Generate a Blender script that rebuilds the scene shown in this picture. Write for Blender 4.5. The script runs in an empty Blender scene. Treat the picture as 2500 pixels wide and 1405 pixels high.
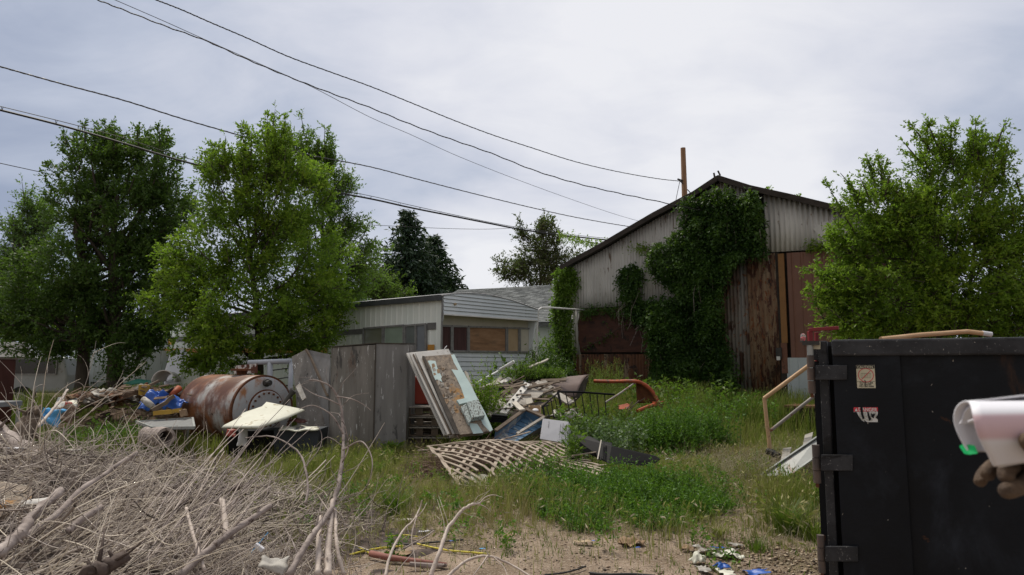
import bpy, math, random
import numpy as np
from mathutils import Vector, Matrix, noise as mnoise

random.seed(7)
rng = np.random.default_rng(11)
sc = bpy.context.scene
COL = sc.collection

# ------------------------------------------------------------------ camera
EYE = 1.6
FPX = 1667.0
TILT = math.atan(188.0 / FPX)
cam_d = bpy.data.cameras.new('camera')
cam = bpy.data.objects.new('camera', cam_d)
COL.objects.link(cam)
cam.location = (0, 0, EYE)
cam.rotation_euler = (math.pi / 2 + TILT, 0, 0)
cam_d.sensor_width = 36.0
cam_d.lens = 36.0 * FPX / 2500.0
cam_d.clip_start = 0.05
cam_d.clip_end = 2000.0
cam_d.dof.use_dof = True
cam_d.dof.focus_distance = 10.0
cam_d.dof.aperture_fstop = 5.6
sc.camera = cam

# ------------------------------------------------------------------ light
sc.view_settings.view_transform = 'Standard'
sc.view_settings.look = 'None'
sc.view_settings.exposure = 0.18
sc.view_settings.gamma = 1.0
sc.cycles.max_bounces = 6
sc.cycles.diffuse_bounces = 3
sc.cycles.transmission_bounces = 4
sc.cycles.transparent_max_bounces = 6
SUN_EL = math.radians(60)
SUN_AZ = math.radians(-38)          # measured from +Y (the view direction) towards +X
sun_d = bpy.data.lights.new('sun', 'SUN')
sun_d.energy = 3.0
sun_d.angle = math.radians(10)
sun_d.color = (1.0, 0.93, 0.80)
sun = bpy.data.objects.new('sun', sun_d)
COL.objects.link(sun)
sdir = Vector((math.sin(SUN_AZ) * math.cos(SUN_EL), math.cos(SUN_AZ) * math.cos(SUN_EL), math.sin(SUN_EL)))
sun.rotation_euler = sdir.to_track_quat('Z', 'Y').to_euler()
sun.location = (0, 0, 30)

world = bpy.data.worlds.new('World')
sc.world = world
world.use_nodes = True
wn = world.node_tree
wn.nodes.clear()
def N(nt, t, **kw):
    n = nt.nodes.new(t)
    for k, v in kw.items():
        if k == 'inp':
            for a, b in v.items():
                n.inputs[a].default_value = b
        else:
            setattr(n, k, v)
    return n
def math_node(nt, op, a, b=None, clamp=False):
    n = nt.nodes.new('ShaderNodeMath'); n.operation = op; n.use_clamp = clamp
    for i, s in enumerate((a, b)):
        if s is None: continue
        if isinstance(s, (int, float)): n.inputs[i].default_value = s
        else: nt.links.new(s, n.inputs[i])
    return n.outputs[0]
def mixc(nt, f, a, b):
    n = nt.nodes.new('ShaderNodeMix'); n.data_type = 'RGBA'
    for s, v in ((n.inputs[0], f), (n.inputs[6], a), (n.inputs[7], b)):
        if hasattr(v, 'links') or hasattr(v, 'node'): nt.links.new(v, s)
        elif isinstance(v, (int, float)): s.default_value = v
        else: s.default_value = (*v, 1) if len(v) == 3 else v
    return n.outputs[2]
def smooth(nt, v, lo, hi):
    n = nt.nodes.new('ShaderNodeMapRange'); n.interpolation_type = 'SMOOTHSTEP'
    nt.links.new(v, n.inputs[0]); n.inputs[1].default_value = lo; n.inputs[2].default_value = hi
    return n.outputs[0]
wout = N(wn, 'ShaderNodeOutputWorld')
wbg = N(wn, 'ShaderNodeBackground'); wbg.inputs[1].default_value = 0.1
sky = N(wn, 'ShaderNodeTexSky'); sky.sky_type = 'NISHITA'; sky.sun_disc = False
sky.sun_elevation = SUN_EL; sky.sun_rotation = SUN_AZ; sky.air_density = 1.2
tc = N(wn, 'ShaderNodeTexCoord')
sep = N(wn, 'ShaderNodeSeparateXYZ'); wn.links.new(tc.outputs['Generated'], sep.inputs[0])
dx, dy, dz = sep.outputs
den = math_node(wn, 'ADD', math_node(wn, 'MAXIMUM', dz, 0.0), 0.35)
cx = math_node(wn, 'DIVIDE', dx, den); cy = math_node(wn, 'DIVIDE', dy, den)
cv = N(wn, 'ShaderNodeCombineXYZ'); wn.links.new(cx, cv.inputs[0]); wn.links.new(cy, cv.inputs[1])
n1 = N(wn, 'ShaderNodeTexNoise', inp={'Scale': 1.5, 'Detail': 6.0, 'Roughness': 0.52, 'Distortion': 0.25})
wn.links.new(cv.outputs[0], n1.inputs['Vector'])
cv2 = N(wn, 'ShaderNodeVectorMath', operation='MULTIPLY'); cv2.inputs[1].default_value = (1.0, 1.6, 1.0)
wn.links.new(cv.outputs[0], cv2.inputs[0])
n2 = N(wn, 'ShaderNodeTexNoise', inp={'Scale': 3.4, 'Detail': 7.0, 'Roughness': 0.55, 'Distortion': 0.4})
wn.links.new(cv2.outputs[0], n2.inputs['Vector'])
def blob(px, pz, rad, amp):
    # a cloud bank centred on direction (px, 1, pz): brightens (amp > 0) or darkens the overcast there
    d = Vector((px, 1, pz)).normalized()
    v = N(wn, 'ShaderNodeVectorMath', operation='DISTANCE'); wn.links.new(tc.outputs['Generated'], v.inputs[0])
    v.inputs[1].default_value = d
    m = N(wn, 'ShaderNodeMapRange'); m.interpolation_type = 'SMOOTHSTEP'
    wn.links.new(v.outputs['Value'], m.inputs[0])
    m.inputs[1].default_value = 0.0; m.inputs[2].default_value = rad
    m.inputs[3].default_value = amp; m.inputs[4].default_value = 0.0
    return m.outputs[0]
def D(px, py):
    return (px - 1250) / FPX, (890 - py) / FPX
acc = None
for px, py, rad, amp in ((1700, -300, 0.95, 0.38), (1750, 60, 0.55, 0.20), (1850, 470, 0.22, 0.26), (1150, 640, 0.13, 0.52), (1380, 640, 0.12, 0.3),
                         (-100, 640, 0.75, -0.38), (2560, 380, 0.26, -0.42), (1050, 470, 0.26, -0.13), (300, 60, 0.40, 0.10),
                         (1400, 540, 0.16, -0.12), (2050, 400, 0.12, -0.12)):
    a, b = D(px, py)
    s = blob(a, b, rad, amp)
    acc = s if acc is None else math_node(wn, 'ADD', acc, s)
nz = math_node(wn, 'ADD', math_node(wn, 'MULTIPLY', math_node(wn, 'SUBTRACT', n1.outputs[0], 0.5), 0.95),
               math_node(wn, 'MULTIPLY', math_node(wn, 'SUBTRACT', n2.outputs[0], 0.5), 0.75))
fac = math_node(wn, 'ADD', math_node(wn, 'ADD', acc, 0.47), nz, clamp=True)
ramp = N(wn, 'ShaderNodeValToRGB'); wn.links.new(fac, ramp.inputs[0])
e = ramp.color_ramp.elements
e[0].position = 0.0; e[0].color = (2.8, 3.25, 4.4, 1)
e[1].position = 1.0; e[1].color = (7.7, 7.7, 8.0, 1)
for p, c in ((0.33, (4.4, 4.8, 5.8, 1)), (0.65, (6.15, 6.3, 7.0, 1))):
    q = ramp.color_ramp.elements.new(p); q.color = c
skymix = mixc(wn, 0.94, sky.outputs[0], ramp.outputs[0])
backg = smooth(wn, dy, 0.15, -0.25)
skymix = mixc(wn, backg, skymix, (4.7, 4.6, 4.6))
below = smooth(wn, dz, -0.06, 0.0)
skyf = mixc(wn, below, (1.2, 1.2, 1.0), skymix)
wn.links.new(skyf, wbg.inputs[0])
wn.links.new(wbg.outputs[0], wout.inputs[0])

# ------------------------------------------------------------------ pixel helpers: turn a pixel of the survey photo into a place in the yard
def ray(px, py):
    a = (px - 1250) / FPX; b = (702.5 - py) / FPX
    return Vector((a, math.cos(TILT) - b * math.sin(TILT), math.sin(TILT) + b * math.cos(TILT)))
def at(px, py, Y):
    r = ray(px, py)
    return Vector((r.x / r.y * Y, Y, EYE + r.z / r.y * Y))
def sstep(a, b, x):
    t = min(1, max(0, (x - a) / (b - a))); return t * t * (3 - 2 * t)
def gz(x, y):
    return 0.42 * sstep(12.5, 19.5, y) + 0.025 * math.sin(x * 1.3 + 0.7) * math.sin(y * 1.1) + 0.012 * math.sin(3.1 * x + y * 2.3)
def gnd(px, py, up=0.0):
    r = ray(px, py); Y = 5.0
    for _ in range(30):
        X = r.x / r.y * Y
        z = gz(X, Y) + up
        if r.z >= -1e-4: break
        Y = Y * 0.5 + 0.5 * min(60, (z - EYE) / (r.z / r.y))
    return Vector((r.x / r.y * Y, Y, gz(r.x / r.y * Y, Y) + up))
def plane_hit(px, py, P0, n):
    r = ray(px, py); o = Vector((0, 0, EYE))
    t = (P0 - o).dot(n) / r.dot(n)
    return o + r * t

# ------------------------------------------------------------------ object helpers
ORG = {}
def setp(o, label=None, cat=None, group=None, kind=None):
    if label: o['label'] = label
    if cat: o['category'] = cat
    if group: o['group'] = group
    if kind: o['kind'] = kind
    return o
def thing(name, label, cat, loc, group=None):
    o = bpy.data.objects.new(name, None); COL.objects.link(o)
    o.empty_display_size = 0.2
    o.location = loc; ORG[o.name] = Vector(loc)
    return setp(o, label, cat, group)
class MB:
    def __init__(s): s.v = []; s.f = []; s.uv = None
    def add(s, vs, fs):
        b = len(s.v); s.v += [tuple(p) for p in vs]; s.f += [tuple(b + i for i in f) for f in fs]; return s
    def box(s, c, d, R=None):
        hx, hy, hz = d[0] / 2, d[1] / 2, d[2] / 2
        vs = [Vector((x, y, z)) for x in (-hx, hx) for y in (-hy, hy) for z in (-hz, hz)]
        if R is not None: vs = [R @ p for p in vs]
        c = Vector(c)
        return s.add([p + c for p in vs], [(0, 1, 3, 2), (4, 6, 7, 5), (0, 4, 5, 1), (2, 3, 7, 6), (0, 2, 6, 4), (1, 5, 7, 3)])
    def bar(s, a, b, w, t, up=(0, 0, 1)):
        a = Vector(a); b = Vector(b); d = (b - a); L = d.length; d.normalize()
        u = Vector(up); sd = d.cross(u)
        if sd.length < 1e-4: sd = d.cross(Vector((1, 0, 0)))
        sd.normalize(); uu = sd.cross(d).normalized()
        R = Matrix((d, sd, uu)).transposed()
        return s.box((a + b) / 2, (L, w, t), R)
    def tube(s, pts, r, n=8, cap=True):
        pts = [Vector(p) for p in pts]; m = len(pts)
        rs = r if isinstance(r, (list, tuple)) else [r] * m
        prev = None; base = len(s.v)
        for i, p in enumerate(pts):
            d = (pts[min(i + 1, m - 1)] - pts[max(i - 1, 0)]).normalized()
            if prev is None:
                u = d.orthogonal().normalized()
            else:
                u = prev - d * prev.dot(d)
                u = u.normalized() if u.length > 1e-5 else d.orthogonal().normalized()
            prev = u; w = d.cross(u)
            for k in range(n):
                a = 2 * math.pi * k / n
                s.v.append(tuple(p + (u * math.cos(a) + w * math.sin(a)) * rs[i]))
        for i in range(m - 1):
            for k in range(n):
                k2 = (k + 1) % n
                s.f.append((base + i * n + k, base + i * n + k2, base + (i + 1) * n + k2, base + (i + 1) * n + k))
        if cap:
            s.f.append(tuple(base + k for k in range(n))[::-1])
            s.f.append(tuple(base + (m - 1) * n + k for k in range(n)))
        return s
    def prism(s, poly, off):
        off = Vector(off); n = len(poly); poly = [Vector(p) for p in poly]
        vs = poly + [p + off for p in poly]
        fs = [tuple(range(n))[::-1], tuple(range(n, 2 * n))] + [(i, (i + 1) % n, n + (i + 1) % n, n + i) for i in range(n)]
        return s.add(vs, fs)
    def grid(s, fn, nu, nv):
        vs = [fn(i / nu, j / nv) for i in range(nu + 1) for j in range(nv + 1)]
        fs = [(i * (nv + 1) + j, (i + 1) * (nv + 1) + j, (i + 1) * (nv + 1) + j + 1, i * (nv + 1) + j + 1) for i in range(nu) for j in range(nv)]
        return s.add(vs, fs)
    def lathe(s, c, ax, prof, n=32):
        c = Vector(c); ax = Vector(ax).normalized(); u = ax.orthogonal().normalized(); w = ax.cross(u)
        b = len(s.v)
        for h, r in prof:
            for k in range(n):
                a = 2 * math.pi * k / n
                s.v.append(tuple(c + ax * h + (u * math.cos(a) + w * math.sin(a)) * max(r, 1e-4)))
        for i in range(len(prof) - 1):
            for k in range(n):
                k2 = (k + 1) % n
                s.f.append((b + i * n + k, b + i * n + k2, b + (i + 1) * n + k2, b + (i + 1) * n + k))
        s.f.append(tuple(b + k for k in range(n))[::-1]); s.f.append(tuple(b + (len(prof) - 1) * n + k for k in range(n)))
        return s
def obj(name, mb, m, parent=None, label=None, cat=None, group=None, kind=None, smooth=False, bevel=0, solid=0, origin=None):
    if isinstance(mb, MB): V = np.array(mb.v, dtype=np.float64).reshape(-1, 3); Fc = mb.f
    else: V, Fc = mb
    if parent is not None: org = ORG[parent.name]
    elif origin is not None: org = Vector(origin)
    else: org = Vector((float(V[:, 0].mean()), float(V[:, 1].mean()), float(V[:, 2].min())))
    me = bpy.data.meshes.new(name)
    V = V - np.array(org)
    if isinstance(Fc, np.ndarray):
        nf, k = Fc.shape
        me.vertices.add(len(V)); me.vertices.foreach_set('co', V.astype(np.float32).ravel())
        me.loops.add(nf * k); me.loops.foreach_set('vertex_index', Fc.astype(np.int32).ravel())
        me.polygons.add(nf); me.polygons.foreach_set('loop_start', np.arange(0, nf * k, k, dtype=np.int32))
        me.update(calc_edges=True)
    else:
        me.from_pydata(V.tolist(), [], Fc); me.update()
    if smooth:
        me.polygons.foreach_set('use_smooth', [True] * len(me.polygons))
    o = bpy.data.objects.new(name, me)
    me.materials.append(m)
    COL.objects.link(o)
    if parent is not None: o.parent = parent; ORG[o.name] = org
    else: o.location = org; ORG[o.name] = org
    if solid:
        md = o.modifiers.new('solid', 'SOLIDIFY'); md.thickness = solid; md.offset = 0
    if bevel:
        md = o.modifiers.new('bevel', 'BEVEL'); md.width = bevel; md.segments = 2; md.limit_method = 'ANGLE'
    return setp(o, label, cat, group, kind)
def set_rnd(o, arr):
    a = o.data.attributes.new('rnd', 'FLOAT', 'FACE'); a.data.foreach_set('value', np.asarray(arr, dtype=np.float32))

# ------------------------------------------------------------------ materials
def mat(name, cols, scale=4.0, rough=0.7, bump=0.0, metal=0.0, stretch=(1, 1, 1), spots=(), detail=6.0, bscale=None, spec=0.4, dist=0.0, roughvar=0.0):
    m = bpy.data.materials.new(name); m.use_nodes = True; nt = m.node_tree
    bs = nt.nodes['Principled BSDF']
    bs.inputs['Roughness'].default_value = rough; bs.inputs['Metallic'].default_value = metal
    bs.inputs['Specular IOR Level'].default_value = spec
    tcn = N(nt, 'ShaderNodeTexCoord')
    def nz(scale, st, det=detail, ds=dist, rg=0.6):
        mp = N(nt, 'ShaderNodeMapping'); mp.inputs['Scale'].default_value = st
        nt.links.new(tcn.outputs['Object'], mp.inputs[0])
        n = N(nt, 'ShaderNodeTexNoise', inp={'Scale': scale, 'Detail': det, 'Roughness': rg, 'Distortion': ds})
        nt.links.new(mp.outputs[0], n.inputs['Vector']); return n.outputs[0]
    base = nz(scale, stretch)
    r = N(nt, 'ShaderNodeValToRGB'); nt.links.new(base, r.inputs[0])
    els = r.color_ramp.elements
    k = len(cols)
    els[0].position = 0.3; els[0].color = (*cols[0], 1)
    els[1].position = 0.7; els[1].color = (*cols[-1], 1)
    for i in range(1, k - 1):
        q = els.new(0.3 + 0.4 * i / (k - 1)); q.color = (*cols[i], 1)
    c = r.outputs[0]
    for sp in spots:                       # (colour, scale, threshold, stretch)
        f = nz(sp[1], sp[3] if len(sp) > 3 else (1, 1, 1), 8.0, 0.3, 0.65)
        f = smooth(nt, f, sp[2] - 0.04, sp[2] - 0.04 + (sp[4] if len(sp) > 4 else 0.06))
        c = mixc(nt, f, c, sp[0])
    nt.links.new(c, bs.inputs['Base Color'])
    if roughvar:
        rr = math_node(nt, 'ADD', math_node(nt, 'MULTIPLY', nz(scale * 2.3, stretch), roughvar), rough - roughvar / 2, clamp=True)
        nt.links.new(rr, bs.inputs['Roughness'])
    if bump:
        b = N(nt, 'ShaderNodeBump'); b.inputs['Strength'].default_value = min(1, bump); b.inputs['Distance'].default_value = 0.01 * max(1, bump)
        nt.links.new(nz(bscale or scale * 3, stretch), b.inputs['Height']); nt.links.new(b.outputs[0], bs.inputs['Normal'])
    return m
def leafmat(name, cols, trans=0.35, rough=0.55):
    m = bpy.data.materials.new(name); m.use_nodes = True; nt = m.node_tree
    bs = nt.nodes['Principled BSDF']; out = nt.nodes['Material Output']
    at_ = N(nt, 'ShaderNodeAttribute'); at_.attribute_name = 'rnd'
    r = N(nt, 'ShaderNodeValToRGB'); nt.links.new(at_.outputs['Fac'], r.inputs[0])
    els = r.color_ramp.elements; k = len(cols)
    els[0].position = 0; els[0].color = (*cols[0], 1); els[1].position = 1; els[1].color = (*cols[-1], 1)
    for i in range(1, k - 1):
        q = els.new(i / (k - 1)); q.color = (*cols[i], 1)
    nt.links.new(r.outputs[0], bs.inputs['Base Color'])
    bs.inputs['Roughness'].default_value = rough; bs.inputs['Specular IOR Level'].default_value = 0.35
    if trans:
        tr = N(nt, 'ShaderNodeBsdfTranslucent')
        tcx = mixc(nt, 0.55, r.outputs[0], (0.23, 0.42, 0.035))
        nt.links.new(tcx, tr.inputs[0])
        mx = N(nt, 'ShaderNodeMixShader'); mx.inputs[0].default_value = trans
        nt.links.new(bs.outputs[0], mx.inputs[1]); nt.links.new(tr.outputs[0], mx.inputs[2])
        nt.links.new(mx.outputs[0], out.inputs[0])
    return m
M = {}
M['leaf_bright'] = leafmat('leaf_bright', [(0.075, 0.135, 0.012), (0.13, 0.215, 0.018), (0.22, 0.30, 0.025)], 0.5)
M['leaf_mid'] = leafmat('leaf_mid', [(0.05, 0.10, 0.014), (0.085, 0.155, 0.018), (0.13, 0.20, 0.025)], 0.4)
M['leaf_dark'] = leafmat('leaf_dark', [(0.028, 0.062, 0.013), (0.05, 0.10, 0.018), (0.08, 0.14, 0.028)], 0.3)
M['leaf_pale'] = leafmat('leaf_pale', [(0.07, 0.13, 0.04), (0.10, 0.18, 0.05), (0.14, 0.22, 0.06)], 0.4)
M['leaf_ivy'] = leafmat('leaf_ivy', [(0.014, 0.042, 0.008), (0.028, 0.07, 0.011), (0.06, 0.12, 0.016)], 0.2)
M['leaf_russet'] = leafmat('leaf_russet', [(0.05, 0.06, 0.025), (0.075, 0.085, 0.035), (0.11, 0.09, 0.05)], 0.25)
M['needle'] = leafmat('needle', [(0.010, 0.028, 0.014), (0.02, 0.048, 0.022), (0.04, 0.072, 0.032)], 0.05)
M['leaf_weed'] = leafmat('leaf_weed', [(0.035, 0.10, 0.010), (0.065, 0.165, 0.016), (0.115, 0.24, 0.025)], 0.35)
M['leaf_plume'] = leafmat('leaf_plume', [(0.12, 0.16, 0.03), (0.17, 0.22, 0.045), (0.22, 0.25, 0.07)], 0.35)
M['leaf_dusty'] = leafmat('leaf_dusty', [(0.07, 0.12, 0.05), (0.11, 0.17, 0.08), (0.2, 0.26, 0.17)], 0.3)
M['grass'] = leafmat('grass', [(0.055, 0.105, 0.014), (0.12, 0.155, 0.024), (0.23, 0.22, 0.06), (0.36, 0.30, 0.14), (0.34, 0.23, 0.14)], 0.3, 0.6)
M['drygrass'] = leafmat('drygrass', [(0.24, 0.20, 0.12), (0.36, 0.31, 0.22), (0.42, 0.36, 0.28)], 0.2, 0.7)
M['twig'] = leafmat('twig', [(0.045, 0.034, 0.028), (0.25, 0.205, 0.18), (0.49, 0.43, 0.39), (0.70, 0.62, 0.51)], 0.0, 0.75)
M['strand'] = leafmat('strand', [(0.10, 0.06, 0.045), (0.20, 0.13, 0.10), (0.33, 0.24, 0.19)], 0.0, 0.8)
M['bark'] = mat('bark', [(0.035, 0.028, 0.022), (0.08, 0.065, 0.05)], 8, 0.9, 0.8, stretch=(1, 1, 0.2))
M['branch'] = mat('branch', [(0.15, 0.12, 0.11), (0.29, 0.24, 0.22), (0.44, 0.38, 0.35)], 9, 0.8, 0.7, stretch=(1, 1, 1), spots=[((0.08, 0.055, 0.045), 14, 0.62)])
M['branch_dark'] = mat('branch_dark', [(0.05, 0.035, 0.03), (0.13, 0.095, 0.08)], 9, 0.85, 0.7)
M['branch_pale'] = mat('branch_pale', [(0.40, 0.33, 0.29), (0.6, 0.52, 0.46)], 12, 0.75, 0.6)

# ------------------------------------------------------------------ ground
def ground_mat():
    m = bpy.data.materials.new('soil'); m.use_nodes = True; nt = m.node_tree; bs = nt.nodes['Principled BSDF']
    bs.inputs['Roughness'].default_value = 0.95; bs.inputs['Specular IOR Level'].default_value = 0.15
    tcn = N(nt, 'ShaderNodeTexCoord')
    def nz(s, d=6, r=0.6):
        n = N(nt, 'ShaderNodeTexNoise', inp={'Scale': s, 'Detail': d, 'Roughness': r}); nt.links.new(tcn.outputs['Object'], n.inputs['Vector']); return n.outputs[0]
    r = N(nt, 'ShaderNodeValToRGB'); nt.links.new(nz(1.6), r.inputs[0]); e = r.color_ramp.elements
    e[0].position = 0.32; e[0].color = (0.17, 0.125, 0.085, 1); e[1].position = 0.68; e[1].color = (0.40, 0.31, 0.24, 1)
    v = N(nt, 'ShaderNodeTexVoronoi'); v.inputs['Scale'].default_value = 55; nt.links.new(tcn.outputs['Object'], v.inputs['Vector'])
    c = mixc(nt, smooth(nt, nz(38, 4, 0.7), 0.52, 0.66), r.outputs[0], (0.42, 0.35, 0.28))
    c = mixc(nt, smooth(nt, nz(60, 3, 0.7), 0.56, 0.68), c, (0.085, 0.06, 0.042))
    c = mixc(nt, math_node(nt, 'MULTIPLY', smooth(nt, nz(0.55), 0.5, 0.62), 0.55), c, (0.11, 0.095, 0.045))
    sepn = N(nt, 'ShaderNodeSeparateXYZ'); nt.links.new(tcn.outputs['Object'], sepn.inputs[0])
    far = smooth(nt, sepn.outputs[1], 7.0, 9.5)
    c = mixc(nt, math_node(nt, 'MULTIPLY', far, 0.8), c, (0.10, 0.085, 0.04))
    nt.links.new(c, bs.inputs['Base Color'])
    b = N(nt, 'ShaderNodeBump'); b.inputs['Strength'].default_value = 0.9; b.inputs['Distance'].default_value = 0.02
    h = math_node(nt, 'ADD', nz(45, 5, 0.7), math_node(nt, 'MULTIPLY', v.outputs['Distance'], -0.6))
    nt.links.new(h, b.inputs['Height']); nt.links.new(b.outputs[0], bs.inputs['Normal'])
    return m
M['soil'] = ground_mat()
g = MB()
xs = [-600, -200, -80, -40] + [-30 + 0.4 * i for i in range(151)] + [40, 80, 200, 600]
ys = [-300, -60, -12] + [-4 + 0.4 * i for i in range(100)] + [45, 80, 200, 600, 1200]
for y in ys:
    for x in xs:
        g.v.append((x, y, gz(x, y) if -31 < x < 31 and -5 < y < 40 else (0.42 if y > 20 else 0.0)))
nx = len(xs)
for j in range(len(ys) - 1):
    for i in range(nx - 1):
        g.f.append((j * nx + i, j * nx + i + 1, (j + 1) * nx + i + 1, (j + 1) * nx + i))
obj('ground', g, M['soil'], kind='structure', smooth=True, origin=(0, 0, 0))
# ------------------------------------------------------------------ the corrugated barn
M['corr'] = mat('grey_corrugated', [(0.39, 0.38, 0.37), (0.53, 0.52, 0.505), (0.63, 0.62, 0.605)], 1.2, 0.6, 0.15, stretch=(1, 1, 0.25), spots=[((0.16, 0.12, 0.09), 5, 0.64, (2, 2, 0.25)), ((0.2, 0.11, 0.06), 9, 0.70, (1, 1, 0.4))])
M['corr_rust'] = mat('rusty_corrugated', [(0.035, 0.018, 0.012), (0.10, 0.042, 0.02), (0.17, 0.075, 0.035)], 3.5, 0.85, 0.3, stretch=(1, 1, 0.35), spots=[((0.20, 0.15, 0.10), 2.5, 0.60, (1.4, 1.4, 0.3)), ((0.025, 0.015, 0.012), 6, 0.58)])
M['corr_blue'] = mat('bluish_rusty_corrugated', [(0.10, 0.045, 0.025), (0.16, 0.14, 0.12), (0.20, 0.20, 0.195)], 2.2, 0.8, 0.3, stretch=(2, 2, 0.22), spots=[((0.05, 0.022, 0.014), 5, 0.57, (1, 1, 0.3)), ((0.16, 0.06, 0.02), 8, 0.62)])
M['rust_door'] = mat('rust_streaked_steel', [(0.10, 0.045, 0.025), (0.16, 0.10, 0.058), (0.22, 0.165, 0.11)], 5.0, 0.85, 0.5, stretch=(1.5, 1.5, 0.22), spots=[((0.05, 0.018, 0.011), 7.5, 0.55, (1.2, 1.2, 0.3), 0.06), ((0.03, 0.014, 0.01), 1.5, 0.60, (1.2, 1.2, 1.2), 0.1), ((0.14, 0.045, 0.015), 14, 0.60, (1, 1, 0.4))])
M['rust_board'] = mat('dark_red_board', [(0.035, 0.016, 0.012), (0.062, 0.024, 0.017), (0.085, 0.036, 0.022)], 3, 0.85, 0.2, stretch=(1, 1, 3), spots=[((0.02, 0.012, 0.01), 4, 0.6)])
M['brown_ribbed'] = mat('brown_ribbed_steel', [(0.15, 0.068, 0.046), (0.18, 0.085, 0.058)], 2.0, 0.55, 0.05, spots=[((0.07, 0.035, 0.03), 3, 0.66, (2, 2, 0.2))])
M['orange_brown'] = mat('orange_brown_post', [(0.20, 0.095, 0.028), (0.25, 0.12, 0.035)], 4, 0.6, 0.1, spots=[((0.12, 0.05, 0.02), 12, 0.66)])
M['red_brown'] = mat('red_brown_post', [(0.13, 0.055, 0.035), (0.17, 0.075, 0.045)], 4, 0.65, 0.1, spots=[((0.06, 0.03, 0.02), 12, 0.62)])
M['dark_wood'] = mat('dark_wood', [(0.018, 0.014, 0.012), (0.05, 0.04, 0.033)], 6, 0.9, 0.6, stretch=(0.3, 0.3, 1))
M['black_void'] = mat('dark_opening', [(0.006, 0.006, 0.006), (0.012, 0.011, 0.010)], 3, 0.95)
M['tar'] = mat('tar_roof', [(0.03, 0.028, 0.026), (0.06, 0.055, 0.05)], 3, 0.95, 0.5)
M['pale_ribbed'] = mat('pale_ribbed_steel', [(0.38, 0.43, 0.45), (0.46, 0.51, 0.53)], 2, 0.5, 0.05, spots=[((0.2, 0.2, 0.19), 5, 0.70, (2, 2, 0.3))])
M['steel_dark'] = mat('dark_steel', [(0.03, 0.03, 0.03), (0.06, 0.055, 0.05)], 10, 0.6, 0.2, metal=0.3)
M['concrete'] = mat('concrete', [(0.22, 0.21, 0.19), (0.33, 0.31, 0.28)], 5, 0.9, 0.4)

BA = Vector((1.98, 22.0, 0)); BU = Vector((3.95, -2.8, 0)).normalized(); BN = Vector((BU.y, -BU.x, 0))   # BN faces the camera
if BN.y > 0: BN = -BN
def W(px, py):
    p = plane_hit(px, py, BA, BN); return ((p - BA).dot(BU), p.z)
def Wp(s, z, off=0.0):
    return BA + BU * s + BN * off + Vector((0, 0, z))
rl = [W(*p) for p in ((1397, 650), (1482, 603), (1606, 531), (1704, 480), (1762, 442), (1841, 467), (1940, 489), (2033, 512), (2254, 562))]
rl[0] = (rl[0][0] - 0.02, rl[0][1])
def roofz(s):
    if s <= rl[0][0]: return rl[0][1]
    for (a, za), (b, zb) in zip(rl, rl[1:]):
        if s <= b: return za + (zb - za) * (s - a) / (b - a)
    return rl[-1][1]
S0, S1 = rl[0][0], rl[-1][0]
GB = 0.38
barn = thing('barn', 'long gabled barn clad in grey and rusty corrugated iron, overgrown by creeper', 'barn', Wp((S0 + S1) / 2, GB))
def corr(name, s0, s1, zlo, zhi, m, pitch=0.10, amp=0.024, off=0.0, trap=False, parent=barn, label=None, lean=0.0, wob=0.0, nv=1, P=Wp, both=True):
    mb = MB(); n = max(2, int((s1 - s0) / pitch * (8 if trap else 6)))
    fz0 = zlo if callable(zlo) else (lambda s: zlo); fz1 = zhi if callable(zhi) else (lambda s: zhi)
    for i in range(n + 1):
        s = s0 + (s1 - s0) * i / n
        ph = (s / pitch) % 1.0
        o = (amp if ph < 0.18 else 0.0) if trap else amp * math.sin(2 * math.pi * ph)
        z0, z1 = fz0(s), fz1(s)
        for j in range(nv + 1):
            t = j / nv
            mb.v.append(tuple(P(s, z0 + (z1 - z0) * t, off + o + lean * (1 - t) + wob * math.sin(s * 2.1 + t * 3))))
    for i in range(n):
        for j in range(nv):
            a = i * (nv + 1) + j
            mb.f.append((a, a + nv + 1, a + nv + 2, a + 1))
    return obj(name, mb, m, parent, label=label, smooth=not trap, solid=0.004)
# backing wall (a framed timber wall behind the sheets), roof and far walls
mb = MB(); poly = [Wp(S0 + 0.04, GB, -0.10)] + [Wp(s, z - 0.05, -0.10) for s, z in rl] + [Wp(S1 - 0.04, GB, -0.10)]
mb.prism(poly, -BN * 0.12); obj('wall_frame', mb, M['dark_wood'], barn)
mb = MB()
for s in (S0 + 0.08, S1 - 0.08):
    mb.box(Wp(s, (GB + rl[0][1]) / 2, -6.2), (0.12, 12.0, rl[0][1] - GB - 0.1), Matrix((BU, -BN, Vector((0, 0, 1)))).transposed())
mb.box(Wp((S0 + S1) / 2, (GB + rl[0][1]) / 2, -12.1), (S1 - S0 - 0.1, 0.12, rl[0][1] - GB - 0.1), Matrix((BU, -BN, Vector((0, 0, 1)))).transposed())
obj('wall', mb, M['corr_rust'], barn)
pk = rl[4]
mb = MB()
def roof_slab(profile):
    lo = [Wp(s, z, 0.32) for s, z in profile]; hi = [Wp(s, z + 0.10, 0.32) for s, z in profile]
    mb.prism(lo + hi[::-1], -BN * 12.9)
roof_slab([(S0 - 0.22, roofz(S0) - 0.10)] + rl[:5]); roof_slab(rl[4:] + [(S1 + 0.25, rl[-1][1] - 0.10)])
rf = obj('roof', mb, M['tar'], barn)
mb = MB()
for a, b in zip([(S0 - 0.22, roofz(S0) - 0.10)] + rl, rl + [(S1 + 0.25, rl[-1][1] - 0.10)]):
    mb.bar(Wp(a[0], a[1] + 0.01, 0.345), Wp(b[0], b[1] + 0.01, 0.345), 0.03, 0.15)
obj('fascia', mb, M['dark_wood'], barn)
mb = MB()
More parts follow.
